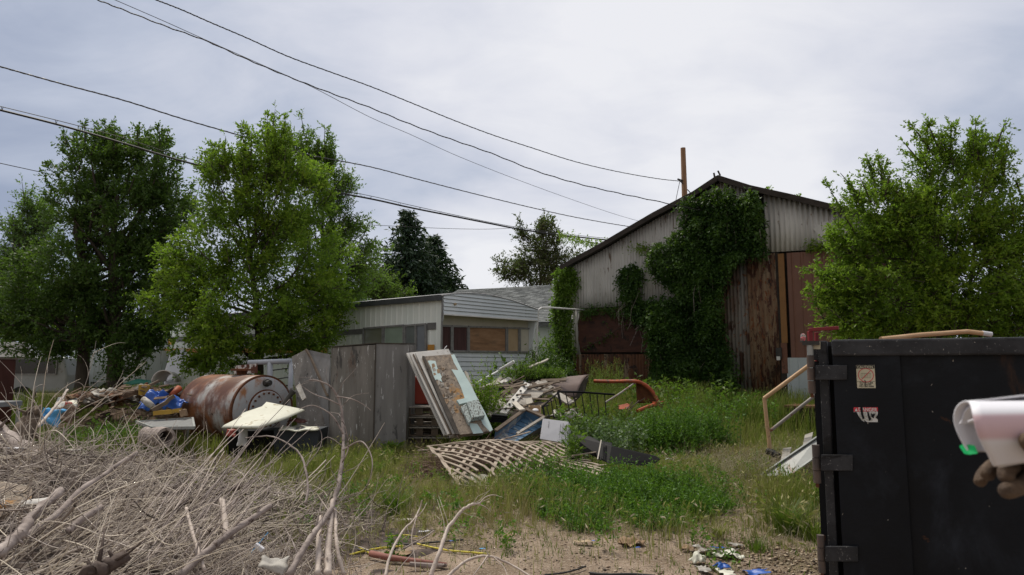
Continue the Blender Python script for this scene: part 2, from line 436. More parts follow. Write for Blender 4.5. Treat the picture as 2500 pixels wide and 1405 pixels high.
mb.bar(Wp(pk[0] - 0.10, pk[1] + 0.05, 0.3), Wp(pk[0] - 0.12, pk[1] + 0.18, 0.3), 0.05, 0.04)
mb.bar(Wp(pk[0] + 0.06, pk[1] + 0.08, 0.3), Wp(pk[0] - 0.0, pk[1] + 0.22, 0.3), 0.05, 0.04)
obj('ridge_stub', mb, M['dark_wood'], barn)
# sheets
sL, _ = W(1416, 760)
zb1 = lambda s: W(1400, 756)[1] + (W(1660, 738)[1] - W(1400, 756)[1]) * (s - S0) / (W(1660, 738)[0] - S0)
s_ivy, _ = W(1700, 700)
top = lambda s: roofz(s) - 0.03
corr('wall_sheet', S0, W(1560, 700)[0], zb1, top, M['corr'], nv=3, wob=0.012)
corr('wall_sheet', W(1558, 700)[0], W(1722, 700)[0], zb1, top, M['corr'], off=0.018, nv=3, wob=0.01)
corr('wall_sheet', W(1722, 500)[0], W(1820, 500)[0], 4.6, top, M['corr'], off=0.03, nv=2)
corr('wall_sheet', S0 + 0.02, W(1418, 800)[0], W(1400, 866)[1], zb1, M['corr'], off=0.028, nv=2, wob=0.01)
corr('wall_sheet', S0, W(1520, 900)[0], GB, W(1460, 867)[1] + 0.02, M['corr_rust'], off=0.03, nv=2, wob=0.012)
corr('wall_sheet', W(1519, 900)[0], W(1700, 900)[0], GB, W(1460, 868)[1] + 0.02, M['corr_rust'], off=0.045, nv=2, wob=0.012)
corr('wall_sheet', W(1700, 800)[0], W(1790, 800)[0], GB, 4.6, M['corr_rust'], off=0.02, nv=2)
sr0 = W(1868, 550)[0]
zb2 = lambda s: W(1880, 617)[1] + (W(2050, 607)[1] - W(1880, 617)[1]) * (s - sr0) / (W(2050, 607)[0] - sr0)
corr('wall_sheet', sr0, W(2045, 560)[0], zb2, top, M['corr'], pitch=0.13, amp=0.028, off=0.04, nv=2, label='upper right wall sheet, stained and dented near the tree')
corr('wall_sheet', W(2043, 560)[0], S1, zb2, top, M['corr'], pitch=0.13, amp=0.028, off=0.055, nv=2)
mb = MB(); mb.prism([Wp(*W(*p), 0.05) for p in ((1985, 560), (2012, 543), (2032, 545), (2034, 574), (2006, 580))], BN * 0.012)
obj('patch', mb, M['corr'], barn)
mb = MB(); mb.prism([Wp(*W(*p), 0.0) for p in ((1823, 475), (1868, 488), (1868, 560), (1823, 560))], BN * 0.012)
obj('gable_gap', mb, M['black_void'], barn)
# dark red board over the old window opening, its left edge bowed
mb = MB(); mb.prism([Wp(*W(*p), 0.035) for p in ((1419, 757), (1413, 790), (1414, 830), (1419, 861), (1603, 860), (1603, 748))], BN * 0.025)
bd = obj('board', mb, M['rust_board'], barn, label='dark red weathered board covering the old window')
# bluish rusty corrugated strip and the big streaked rust door
corr('door_sheet', W(1772, 800)[0], W(1832, 800)[0], GB + 0.05, W(1800, 638)[1], M['corr_blue'], off=0.06, nv=2, wob=0.01)
corr('door_sheet', W(1831, 800)[0], W(1903, 800)[0], GB + 0.02, W(1860, 622)[1], M['rust_door'], off=0.075, amp=0.009, nv=2, wob=0.012, label='tall rust streaked steel door')
mb = MB(); sd = W(1906, 800)[0]
mb.box(Wp(sd, (GB + W(1906, 618)[1]) / 2, 0.05), (0.09, 0.05, W(1906, 618)[1] - GB), Matrix((BU, -BN, Vector((0, 0, 1)))).transposed())
obj('door_post', mb, M['dark_wood'], barn)
def wbox(name, x0, y0, x1, y1, off, th, m, parent=barn, **k):
    (a, z1) = W(x0, y0); (b, z0) = W(x1, y1)
    mb = MB(); mb.prism([Wp(a, z0, off), Wp(b, z0, off), Wp(b, z1, off), Wp(a, z1, off)], BN * th)
    return obj(name, mb, m, parent, **k)
wbox('door_post', 1902, 622, 1926, 838, 0.08, 0.06, M['orange_brown'], label='orange brown upper door post')
wbox('door_post', 1909, 838, 1927, 912, 0.08, 0.05, M['red_brown'])
wbox('door_post', 1911, 912, 1927, 985, 0.08, 0.04, M['dark_wood'])
lk = wbox('latch', 1898, 850, 1913, 876, 0.14, 0.05, M['steel_dark'])
wbox('padlock', 1901, 871, 1910, 880, 0.19, 0.03, mat('padlock_steel', [(0.5, 0.5, 0.48), (0.6, 0.6, 0.58)], 8, 0.4, metal=0.7), parent=lk)
bd0, bd1 = W(1926, 700)[0], W(2200, 700)[0]
zt = lambda s: W(1926, 619)[1] + (W(2065, 611)[1] - W(1926, 619)[1]) * (s - bd0) / (W(2065, 611)[0] - bd0)
corr('door', bd0, W(2042, 700)[0], lambda s: W(1930, 876)[1], zt, M['brown_ribbed'], pitch=0.26, amp=0.02, off=0.09, trap=True, label='brown ribbed steel sliding door')
corr('door', W(2043, 700)[0], bd1, lambda s: GB + 0.1, zt, M['rust_board'], pitch=0.26, amp=0.02, off=0.07, trap=True, label='dark right leaf of the brown door')
corr('door_sheet', W(1924, 900)[0], W(2060, 900)[0], GB + 0.12, W(1930, 874)[1], M['pale_ribbed'], pitch=0.22, amp=0.015, off=0.12, trap=True, label='pale blue grey ribbed sheet patching the bottom of the door')
mb = MB(); mb.bar(Wp(W(1865, 985)[0], GB - 0.02, 0.35), Wp(W(2075, 985)[0], GB - 0.02, 0.35), 0.35, 0.22)
obj('sill', mb, M['concrete'], barn)
# timber step with brown board top in front of the pale door sheet
stp = thing('wooden_step', 'low timber step with a brown painted top below the barn door', 'step', at(1985, 1030, 15.6))
c0 = at(1928, 990, 16.2); c0.z = 0
Rb = Matrix((BU, -BN, Vector((0, 0, 1)))).transposed()
cc = c0 + BU * 1.05
zs = at(1960, 990, 16.2).z
mb = MB(); mb.box((cc.x, cc.y, zs), (2.1, 1.0, 0.05), Rb); obj('tread', mb, M['red_brown'], stp)
mb = MB()
for i in range(3): mb.box((cc.x, cc.y, zs - 0.10 - i * 0.13), (2.0 - 0.1 * i, 0.95, 0.11), Rb)
obj('riser', mb, M['dark_wood'], stp)

# ------------------------------------------------------------------ the trailer home
M['white_siding'] = mat('white_siding', [(0.56, 0.62, 0.66), (0.68, 0.73, 0.77)], 1.5, 0.45, 0.05, stretch=(1, 1, 0.3), spots=[((0.33, 0.35, 0.35), 4, 0.66, (1, 1, 0.15)), ((0.28, 0.24, 0.2), 14, 0.74)])
M['cream_siding'] = mat('cream_siding', [(0.66, 0.72, 0.69), (0.78, 0.81, 0.77)], 1.5, 0.5, 0.05, stretch=(1, 1, 0.25), spots=[((0.36, 0.4, 0.37), 5, 0.66, (1, 1, 0.12)), ((0.28, 0.22, 0.17), 18, 0.74)])
M['trim_grey'] = mat('grey_trim', [(0.10, 0.10, 0.10), (0.17, 0.165, 0.16)], 6, 0.5, 0.1)
M['trim_dark'] = mat('dark_trim', [(0.035, 0.04, 0.045), (0.06, 0.065, 0.07)], 4, 0.5, 0.1)
M['alu'] = mat('aluminium_frame', [(0.18, 0.18, 0.18), (0.30, 0.30, 0.30)], 9, 0.45, 0.05, metal=0.3)
M['roof_white'] = mat('white_roof', [(0.55, 0.56, 0.56), (0.78, 0.78, 0.78)], 3, 0.6, 0.1)
M['orange_strip'] = mat('orange_strip', [(0.42, 0.19, 0.03), (0.55, 0.27, 0.05)], 5, 0.6)
M['beige'] = mat('beige_panel', [(0.42, 0.40, 0.34), (0.50, 0.48, 0.41)], 3, 0.6, spots=[((0.3, 0.26, 0.2), 4, 0.66)])
def pane(name, col, rough=0.18): return mat(name, [tuple(c * 0.8 for c in col), col], 3, rough, 0.02, spec=0.6)
M['pane_olive'] = pane('olive_pane', (0.17, 0.18, 0.13)); M['pane_green'] = pane('green_pane', (0.27, 0.34, 0.28))
M['pane_grey'] = pane('grey_pane', (0.16, 0.18, 0.18)); M['pane_steel'] = pane('steel_pane', (0.20, 0.22, 0.25), 0.4)
M['curtain'] = mat('red_curtain', [(0.035, 0.018, 0.018), (0.09, 0.04, 0.04)], 3, 0.8, 0.3, stretch=(8, 8, 0.5))
M['plywood'] = mat('boarded_plywood', [(0.16, 0.09, 0.05), (0.27, 0.155, 0.085), (0.34, 0.21, 0.125)], 3, 0.8, 0.3, stretch=(0.5, 0.5, 3), spots=[((0.11, 0.09, 0.07), 1.6, 0.58, (1, 1, 2), 0.2)])
M['tan_board'] = mat('tan_board', [(0.34, 0.25, 0.15), (0.42, 0.32, 0.21)], 3, 0.7)
TC = Vector((-1.63, 16.0, 0)); TS = Vector((-0.777, 0.629, 0)).normalized(); TF = Vector((0.629, 0.777, 0)).normalized()
NS = -TF; NF = -TS                                     # outward normals: long side, front end
REC = 0.28                                             # the front wall is set back under the brow
def side(px, py): p = plane_hit(px, py, TC, NS); return ((p - TC).dot(TS), p.z)
def Sp(b, z, off=0.0): return TC + TS * b + NS * off + Vector((0, 0, z))
TC2 = TC + TS * REC
def front(px, py): p = plane_hit(px, py, TC2, NF); return ((p - TC2).dot(TF), p.z)
def Fp(a, z, off=0.0): return TC2 + TF * a + NF * off + Vector((0, 0, z))
tr = thing('trailer_home', 'long white mobile home with bowed roof and boarded end windows beside the barn', 'mobile home', TC + TF * 1.8 + TS * 7)
LEN = 15.2; WID = 3.68; Z0 = 0.35
zside = side(1076, 748)[1]; zfr = front(1310, 765)[1]
def roofarc(a):            # bowed roof height across the width
    t = a / WID
    return 3.20 + 0.19 * math.sin(math.pi * min(1, max(0, t)) ** 0.85) - 0.10 * t
def corrP(P, *a, **k): return corr(*a, P=P, **k)
corrP(Sp, 'side_wall', 0.0, LEN, Z0, 3.12, M['cream_siding'], pitch=0.20, amp=0.012, trap=True, parent=tr, off=0.0)
mb = MB(); mb.box(TC + TF * (WID / 2 + 0.03) + TS * (LEN / 2 + REC / 2 + 0.1) + Vector((0, 0, (Z0 + 3.1) / 2)), (LEN - REC - 0.3, WID - 0.08, 3.1 - Z0), Matrix((TS, TF, Vector((0, 0, 1)))).transposed())
obj('body', mb, M['white_siding'], tr)
# front wall: horizontal lap siding below, windows, beige band, projecting brow above
def lap(name, P, a0, a1, z0, z1, off, m, step=0.115, ztop=None):
    mb = MB(); n = int(round((z1 - z0) / step))
    for i in range(n):
        za = z0 + i * step; zb = za + step
        prof = ((za, off + 0.034), (za + step * 0.8, off + 0.016), (zb, off + 0.001))
        v = [P(a, z, o) for z, o in prof for a in (a0, a1)]
        mb.add(v, [(0, 1, 3, 2), (2, 3, 5, 4)])
    return obj(name, mb, m, tr, solid=0.003)
fw_top = front(1180, 861)[1]
lap('front_siding', Fp, 0.05, WID - 0.05, fw_top - 0.115 * 12, fw_top, 0.0, M['white_siding'])
zwt0, zwt1 = front(1075, 793)[1], front(1290, 803)[1]
zwt = min(zwt0, zwt1)
mb = MB(); mb.prism([Fp(0.05, fw_top, 0.0), Fp(WID - 0.05, fw_top, 0.0), Fp(WID - 0.05, 3.0, 0.0), Fp(0.05, 3.0, 0.0)], NF * 0.012)
obj('front_wall', mb, M['beige'], tr)
def brow_z(a): return front(1075, 768)[1] * (1 - a / WID) + front(1305, 784)[1] * (a / WID) - 0.01
bz0, bz1 = brow_z(0), brow_z(WID)
mb = MB(); n = 24
vs = []
for i in range(n + 1):
    a = WID * i / n
    vs.append((a, bz0 + (bz1 - bz0) * i / n, roofarc(a)))
# brow: rows of lap siding following the arc
rows = 7
for r in range(rows):
    for i in range(n):
        a0, l0, h0 = vs[i]; a1, l1, h1 = vs[i + 1]
        def zz(l, h, t, a): return min(h, 2.75 + (r + t) * 0.105) if r or t else l
        p = []
        for t, o in ((0, 0.042), (0.75, 0.022), (1, 0.010)):
            for a, l, h in ((a0, l0, h0), (a1, l1, h1)):
                z = min(h, l + (r + t) * (3.42 - l) / rows)
                p.append(Fp(a, z, REC + o))
        mb.add(p, [(0, 1, 3, 2), (2, 3, 5, 4)])
obj('brow', mb, M['white_siding'], tr, solid=0.003)
mb = MB()
poly = [Fp(a, l, REC + 0.005) for a, l, h in vs] + [Fp(a, h - 0.004, REC + 0.005) for a, l, h in vs[::-1]]
mb.prism(poly, -NF * 0.5); obj('brow_box', mb, M['white_siding'], tr)
mb = MB(); mb.bar(Fp(0, bz0 - 0.012, REC + 0.02), Fp(WID, bz1 - 0.012, REC + 0.02), 0.05, 0.03); obj('trim', mb, M['roof_white'], tr)
mb = MB(); mb.tube([Fp(a, h + 0.01, REC + 0.02) for a, l, h in vs], 0.018, 6); obj('trim', mb, M['alu'], tr)
# wing walls at both ends of the recess
for a in (0.0, WID - 0.05):
    mb = MB()
    mb.prism([Fp(a, Z0, 0.02), Fp(a, fw_top - 0.2, 0.03), Fp(a, bz0 if a == 0 else bz1, REC + 0.01), Fp(a, (bz0 if a == 0 else bz1), 0.0), Fp(a, Z0, 0.0)], TF * 0.05)
    obj('wing_wall', mb, M['white_siding'], tr)
# roof skin
mb = MB()
mb.grid(lambda u, v: TC + TF * (-0.06 + (WID + 0.12) * u) + TS * (-0.02 + (LEN + 0.1) * v) + Vector((0, 0, roofarc(WID * u) + 0.015)), 20, 4)
obj('roof', mb, M['roof_white'], tr, smooth=True, solid=0.03)
mb = MB(); mb.bar(Sp(-0.02, 3.16, 0.09), Sp(LEN, 3.16, 0.09), 0.10, 0.13); obj('gutter', mb, M['trim_dark'], tr)
mb = MB(); mb.bar(Sp(0.0, 2.0, 0.03), Sp(-0.02, 3.1, 0.03), 0.03, 0.03); mb.bar(Sp(0.0, 0.6, 0.03), Sp(0.0, 2.0, 0.03), 0.03, 0.03); obj('corner_trim', mb, M['alu'], tr)
def quad_on(P, proj, name, x0, x1, y0a, y0b, y1a, y1b, off, th, nrm, m, parent=tr, **k):
    pts = [proj(x0, y0a), proj(x1, y0b), proj(x1, y1b), proj(x0, y1a)]
    mb = MB(); mb.prism([P(a, z, off) for a, z in pts], nrm * th)
    return obj(name, mb, m, parent, **k)
def window(P, proj, nrm, x0, x1, yt0, yt1, yb0, yb1, m, off, label=None):
    fr = MB(); c = [proj(x0, yt0), proj(x1, yt1), proj(x1, yb1), proj(x0, yb0)]
    for i in range(4):
        a, b = c[i], c[(i + 1) % 4]; fr.bar(P(*a, off + 0.03 + 0.002 * i), P(*b, off + 0.03 + 0.002 * i), 0.045, 0.045)
    w = obj('window', fr, M['alu'], tr, label=label)
    mb = MB(); mb.prism([P(a, z, off + 0.015) for a, z in c], nrm * 0.008); obj('pane', mb, m, w)
    return w
for x0, x1, m, lb in ((1074, 1098, M['curtain'], None), (1101, 1138, M['curtain'], None), (1141, 1232, M['plywood'], 'window boarded over with stained plywood'),
                  (1235, 1263, M['tan_board'], 'narrow window blocked with a tan board'), (1266, 1294, M['beige'], 'narrow window blocked with a white board')):
    f = lambda x: 796 + (x - 1074) * 0.032
    h = lambda x: 857.5 + (x - 1074) * 0.013
    window(Fp, front, NF, x0, x1, f(x0), f(x1), h(x0), h(x1), m, 0.012, lb)
for x0, x1, yt0, yt1, m in ((891, 938, 803, 799, M['pane_olive']), (941, 989, 799, 795, M['pane_green']), (993, 1018, 796, 794, M['pane_grey']), (1020, 1043, 794, 792, M['pane_steel'])):
    window(Sp, side, NS, x0, x1, yt0, yt1, 859, 859, m, 0.015)
# grey band, orange strip and lower lights along the long side
quad_on(Sp, side, 'trim_band', 1045, 1066, 789, 788, 806, 805, 0.016, 0.01, NS, M['trim_grey'])
quad_on(Sp, side, 'trim_band', 824, 889, 808, 803, 820, 816, 0.016, 0.01, NS, M['trim_grey'])
quad_on(Sp, side, 'trim_band', 360, 824, 826, 808, 838, 820, 0.016, 0.01, NS, M['trim_grey'])
quad_on(Sp, side, 'orange_strip', 1046, 1062, 842, 842, 856, 856, 0.018, 0.01, NS, M['orange_strip'])
quad_on(Sp, side, 'orange_strip', 400, 800, 852, 849, 862, 863, 0.016, 0.01, NS, M['orange_strip'])
quad_on(Sp, side, 'orange_strip', 366, 387, 854, 854, 863, 863, 0.016, 0.01, NS, M['orange_strip'])
quad_on(Sp, side, 'orange_strip', 300, 345, 854, 854, 862, 862, 0.016, 0.01, NS, M['orange_strip'])
window(Sp, side, NS, 391, 414, 826, 826, 848, 848, M['pane_grey'], 0.03)
quad_on(Sp, side, 'shutter', 415, 427, 826, 825, 842, 842, 0.03, 0.02, NS, M['orange_strip'])
ac = quad_on(Sp, side, 'window_air_conditioner', 384, 401, 848, 848, 867, 867, 0.02, 0.3, NS, M['roof_white'], parent=None, label='small white window air conditioner on the long side of the mobile home', cat='air conditioner')
pts = [side(387, 850), side(398, 850), side(398, 865), side(387, 865)]
mb = MB(); mb.prism([Sp(a, z, 0.322) for a, z in pts], NS * 0.01); obj('vent_grille', mb, M['trim_grey'], ac)
mb = MB()
for px in (1150,): mb.tube([Fp(*front(1087, 745), REC + 0.02), Fp(*front(1087, 745), REC + 0.08)], 0.03, 8)
obj('marker_light', mb, M['tan_board'], tr)

# white conduit from the trailer corner to the barn
mb = MB(); q = Fp(WID + 0.10, 0, REC + 0.1)
up = [Vector((q.x, q.y, 0.5))]
yq = q.y
p1 = at(1308, 900, yq); p2 = at(1313, 765, yq); p3 = at(1322, 752, yq); p4 = at(1345, 752, yq + 0.4); p5 = at(1428, 758, 21.6)
mb.tube([at(1306, 950, yq), p1, p2, at(1315, 757, yq), p3, p4, p5], 0.028, 8)
obj('conduit', mb, M['roof_white'], label='bent white metal conduit running from the mobile home corner to the barn', cat='pipe', smooth=True)

# ------------------------------------------------------------------ neighbour house with grey shingle roof
def shingle_mat():
    m = bpy.data.materials.new('grey_shingles'); m.use_nodes = True; nt = m.node_tree; bs = nt.nodes['Principled BSDF']
    bs.inputs['Roughness'].default_value = 0.95
    t = N(nt, 'ShaderNodeTexCoord')
    n = N(nt, 'ShaderNodeTexNoise', inp={'Scale': 7.0, 'Detail': 5.0}); nt.links.new(t.outputs['Object'], n.inputs['Vector'])
    at_ = N(nt, 'ShaderNodeAttribute'); at_.attribute_name = 'rnd'
    r = N(nt, 'ShaderNodeValToRGB'); nt.links.new(math_node(nt, 'ADD', math_node(nt, 'MULTIPLY', n.outputs[0], 0.5), math_node(nt, 'MULTIPLY', at_.outputs['Fac'], 0.5)), r.inputs[0])
    e = r.color_ramp.elements; e[0].position = 0.25; e[0].color = (0.15, 0.165, 0.17, 1); e[1].position = 0.75; e[1].color = (0.34, 0.36, 0.365, 1)
    nt.links.new(r.outputs[0], bs.inputs['Base Color']); return m
M['shingle'] = shingle_mat(); M['shingle_flat'] = mat('shingle_edge', [(0.10, 0.105, 0.105), (0.16, 0.165, 0.165)], 8, 0.95)
R0 = at(1128, 706, 29.5); R1 = at(1520, 690, 26.5)
hd = (R1 - R0); hd.z = 0; HL = hd.length; hd.normalize(); hn = Vector((hd.y, -hd.x, 0));
if hn.y > 0: hn = -hn
zr = 0.5 * (R0.z + R1.z); zr0 = R0.z; ze = 3.0; RUN = 4.6
hs = thing('house', 'neighbouring house with grey shingle gable roof showing between mobile home and barn', 'house', R0 + hd * HL / 2 - Vector((0, 0, R0.z - 0.42)))
mb = MB(); rn = []
NR = 34
for sgn in (1, -1):
    for i in range(NR):
        z1 = zr - (zr - ze) * i / NR; z0 = zr - (zr - ze) * (i + 1) / NR
        x = -0.2
        while x < HL + 0.3:
            w = 0.30; 
            a = R0 + hd * x; b = R0 + hd * min(x + w, HL + 0.3)
            A = [(a, z1 + 0.004, i / NR), (b, z1 + 0.004, i / NR), (b, z0 + 0.022 + random.random() * 0.01, (i + 1) / NR), (a, z0 + 0.022 + random.random() * 0.01, (i + 1) / NR)]
            mb.add([Vector((p.x, p.y, z)) + hn * RUN * u * sgn for p, z, u in A], [(0, 1, 2, 3)]); rn.append(random.random())
            x += w * (1 if sgn == 1 else 3)
o = obj('roof', mb, M['shingle'], hs); set_rnd(o, rn)
mb = MB(); q0, q1 = R0 - hd * 0.2, R0 + hd * (HL + .3)
for sg in (1, -1):
    v = [Vector((p.x, p.y, z)) + hn * RUN * u * sg for p, z, u in ((q0, zr, 0), (q1, zr, 0), (q1, ze, 1), (q0, ze, 1))]
    mb.prism([p - Vector((0, 0, .01)) for p in v], Vector((0, 0, -0.12)))
obj('roof_deck', mb, M['shingle_flat'], hs)
mb = MB(); e0, e1 = R0 + hd * 0.2, R0 + hd * (HL - 0.2)
for u in (RUN - 0.4, -(RUN - 0.4)):
    mb.bar(Vector((e0.x, e0.y, (ze + 0.4) / 2)) + hn * u, Vector((e1.x, e1.y, (ze + 0.4) / 2)) + hn * u, 0.15, ze - 0.35)
for p in (e0, e1):
    a, b = Vector((p.x, p.y, 0)) + hn * (RUN - 0.3), Vector((p.x, p.y, 0)) - hn * (RUN - 0.3)
    mb.prism([a + Vector((0, 0, .42)), b + Vector((0, 0, .42)), b + Vector((0, 0, ze + .1)), Vector((p.x, p.y, zr - .1)), a + Vector((0, 0, ze + .1))], hd * 0.12)
obj('wall', mb, M['cream_siding'], hs)

# ------------------------------------------------------------------ vehicles and trailers behind the trees on the left
M['van_white'] = mat('van_white', [(0.28, 0.295, 0.30), (0.36, 0.375, 0.38)], 2, 0.4, 0.03, spots=[((0.25, 0.24, 0.22), 3, 0.64)])
M['rubber'] = mat('tyre_rubber', [(0.012, 0.012, 0.012), (0.03, 0.028, 0.026)], 10, 0.85, 0.3)
M['glass_dark'] = mat('dark_glass', [(0.008, 0.009, 0.01), (0.02, 0.022, 0.024)], 3, 0.12, spec=0.6)
Yv = 21.5
v0, v1 = at(-60, 960, Yv), at(160, 960, Yv)
zb, ztp, zwin1, zwin0 = at(0, 960, Yv).z, at(0, 872, Yv).z, at(0, 876, Yv).z, at(0, 915, Yv).z
van = thing('camper_van', 'old white camper van with dark side window parked at the far left', 'camper van', Vector(((v0.x + v1.x) / 2, Yv + 1, zb - 0.2)))
prof = [(v0.x, zb), (v1.x, zb), (v1.x + 0.02, zb + 0.55), (v1.x - 0.12, ztp), (v0.x, ztp)]
mb = MB(); mb.prism([Vector((x, Yv, z)) for x, z in prof], Vector((0, 1.1, 0))); obj('body', mb, M['van_white'], van, bevel=0.06)
mb = MB(); zt2 = at(0, 836, Yv).z
for i in range(5):
    za = ztp + (zt2 - ztp) * i / 5
    mb.prism([Vector((v0.x, Yv - 0.10 + 0.008 * i, za)), Vector((at(152, 0, Yv).x - 0.05 * i, Yv - 0.10 + 0.008 * i, za)), Vector((at(152, 0, Yv).x - 0.05 * i - 0.04, Yv - 0.08 + 0.008 * i, za + (zt2 - ztp) / 5)), Vector((v0.x, Yv - 0.08 + 0.008 * i, za + (zt2 - ztp) / 5))], Vector((0, 1.3, 0)))
obj('roof', mb, M['roof_white'], van)
a, b = at(25, 878, Yv), at(138, 914, Yv)
mb = MB(); mb.prism([Vector((a.x, Yv - 0.012, b.z)), Vector((b.x, Yv - 0.012, b.z)), Vector((b.x, Yv - 0.012, a.z)), Vector((a.x, Yv - 0.012, a.z))], Vector((0, 0.02, 0)))
wv = obj('window', mb, M['glass_dark'], van)
mb = MB(); mb.bar((a.x, Yv - 0.03, b.z), (b.x, Yv - 0.03, b.z), 0.03, 0.03); mb.bar((b.x, Yv - 0.03, b.z), (b.x, Yv - 0.03, a.z), 0.03, 0.03); obj('frame', mb, M['alu'], wv)
for px in (52,):
    c = at(px, 972, Yv - 0.02)
    mb = MB(); mb.lathe((c.x, Yv - 0.08, c.z), (0, 1, 0), [(0, 0.20), (0, 0.33), (0.03, 0.36), (0.22, 0.36), (0.25, 0.3)], 28); wh = obj('wheel', mb, M['rubber'], van)
    mb = MB(); mb.lathe((c.x, Yv - 0.09, c.z), (0, 1, 0), [(0.0, 0.05), (0, 0.17), (0.05, 0.21), (0.1, 0.21)], 20); obj('hubcap', mb, M['alu'], wh)
# box trailer with dark blue skirt and three round marks
Yb = 23.0
bt = thing('cargo_trailer', 'white ribbed trailer with dark blue skirt parked behind the dark tree trunks', 'trailer', at(200, 965, Yb) + Vector((0, 1, 0)))
a, b = at(166, 945, Yb), at(360, 855, Yb)
def Bp(s, z, off=0.0): return Vector((a.x + s, Yb - off, z))
corr('side_wall', 0, b.x - a.x, a.z, b.z, M['white_siding'], pitch=0.16, amp=0.012, trap=True, parent=bt, P=Bp)
mb = MB(); mb.box(((a.x + b.x) / 2, Yb + 1.15, (a.z + b.z) / 2), (b.x - a.x, 2.2, b.z - a.z)); obj('body', mb, M['white_siding'], bt)
mb = MB(); mb.box(((a.x + b.x) / 2, Yb + 1.12, a.z - 0.09), (b.x - a.x, 2.26, 0.16)); obj('skirt', mb, mat('navy_paint', [(0.02, 0.03, 0.07), (0.03, 0.04, 0.09)], 3, 0.5), bt)
mb = MB()
for i, px in enumerate((223, 228, 233)):
    c = at(px, 935, Yb - 0.03); mb.lathe((c.x, Yb - 0.03, c.z), (0, 1, 0), [(0, 0.018), (0, 0.032), (0.006, 0.032), (0.006, 0.018)], 14)
obj('emblem', mb, M['trim_dark'], bt)
for px in (262,):
    c = at(px, 962, Yb); mb = MB(); mb.lathe((c.x, Yb - 0.02, 0.72), (0, 1, 0), [(0, 0.15), (0, 0.28), (0.03, 0.31), (0.2, 0.31), (0.22, 0.25)], 24); obj('wheel', mb, M['rubber'], bt)

# ------------------------------------------------------------------ utility pole and wires
M['pole_wood'] = mat('pole_wood', [(0.16, 0.085, 0.045), (0.27, 0.155, 0.09), (0.33, 0.2, 0.12)], 3, 0.85, 0.5, stretch=(4, 4, 0.15))
M['cable'] = mat('cable_black', [(0.012, 0.012, 0.013), (0.03, 0.03, 0.03)], 5, 0.6)
M['cable_grey'] = mat('cable_grey', [(0.06, 0.06, 0.065), (0.11, 0.11, 0.115)], 5, 0.5)
YP = 27.0
pb, pt = at(1672, 495, YP), at(1667.5, 362, YP)
dd = (pt - pb) / (pt.z - pb.z)
base = pb + dd * (0.4 - pb.z)
po = thing('utility_pole', 'bare brown wooden pole rising behind the barn roof', 'pole', base)
mb = MB(); mb.tube([base, pb, pt], [0.14, 0.115, 0.10], 14); obj('post', mb, M['pole_wood'], po, smooth=False)
mb = MB(); k = at(1662, 441, YP - 0.15)
mb.tube([k + Vector((-0.12, 0, 0.05)), k + Vector((0.12, 0.1, 0.0))], 0.04, 8); mb.tube([k + Vector((-0.05, -0.05, -0.02)), k + Vector((0.1, 0.05, -0.12))], 0.03, 8)
obj('insulator', mb, M['steel_dark'], po)
mb = MB(); mb.tube([at(1660, 442, YP - .2), at(1655, 465, YP - .2), at(1650, 490, YP - .2), at(1648, 512, YP - .2)], 0.012, 5)
mb.tube([at(1678, 463, YP - .2), at(1690, 476, YP - .3), at(1705, 490, YP - .5)], 0.02, 5)
obj('service_wire', mb, M['cable'], po)
def catmull(pts, n=8):
    P = [pts[0]] + list(pts) + [pts[-1]]; out = []
    for i in range(1, len(P) - 2):
        for k in range(n):
            t = k / n; a, b, c, d = P[i - 1], P[i], P[i + 1], P[i + 2]
            out.append(tuple(0.5 * ((2 * b[j]) + (-a[j] + c[j]) * t + (2 * a[j] - 5 * b[j] + 4 * c[j] - d[j]) * t * t + (-a[j] + 3 * b[j] - 3 * c[j] + d[j]) * t ** 3) for j in range(len(b))))
    out.append(tuple(P[-2])); return out
def wire(name, pts, Y0, Y1, r, m, label, wig=0.0, twist=None):
    pp = catmull(pts, 10); x0, x1 = pp[0][0], pp[-1][0]; W3 = []
    for i, (px, py) in enumerate(pp):
        t = (px - x0) / (x1 - x0); Y = 1 / ((1 - t) / Y0 + t / Y1)
        q = at(px, py, Y); q.z += wig * math.sin(i * 1.15 + px * 0.01) ; W3.append(q)
    d = (W3[0] - W3[2]).normalized(); W3.insert(0, W3[0] + d * 9)
    mb = MB(); mb.tube(W3, r, 6)
    if twist:
        T = []
        for i in range(len(W3) - 1):
            for k in range(4):
                p = W3[i].lerp(W3[i + 1], k / 4); ang = (i * 4 + k) * 0.8
                T.append(p + Vector((0, math.cos(ang), math.sin(ang))) * twist)
        mb.tube(T, r * 0.8, 5)
    o = obj(name, mb, m, label=label, cat='wire', group='overhead wires')
    return W3
wire('overhead_wire', [(380, 0), (450, 30), (560, 73), (680, 126), (780, 171), (900, 209), (1000, 250), (1100, 298), (1200, 339), (1300, 365), (1400, 394), (1500, 414), (1600, 432), (1662, 441)][:1] +
     [(440, 23), (520, 58), (600, 92), (700, 137), (800, 174), (900, 210), (1000, 250), (1100, 291), (1200, 329), (1300, 362), (1400, 394), (1500, 418), (1600, 436), (1662, 443)], 13.5, YP - 0.15, 0.013, M['cable'],
     'thick twisted overhead wire running highest to the wooden pole', 0.0, 0.008)
wire('overhead_wire', [(237, 0), (300, 24), (400, 63), (500, 99), (600, 144), (700, 186), (800, 225), (900, 262), (1000, 303), (1100, 340), (1200, 375), (1300, 415), (1400, 446), (1500, 470), (1600, 491), (1715, 515)], 13.0, 19.0, 0.012, M['cable'],
     'wavy overhead wire ending on the barn gable above the creeper', 0.008, 0.006)
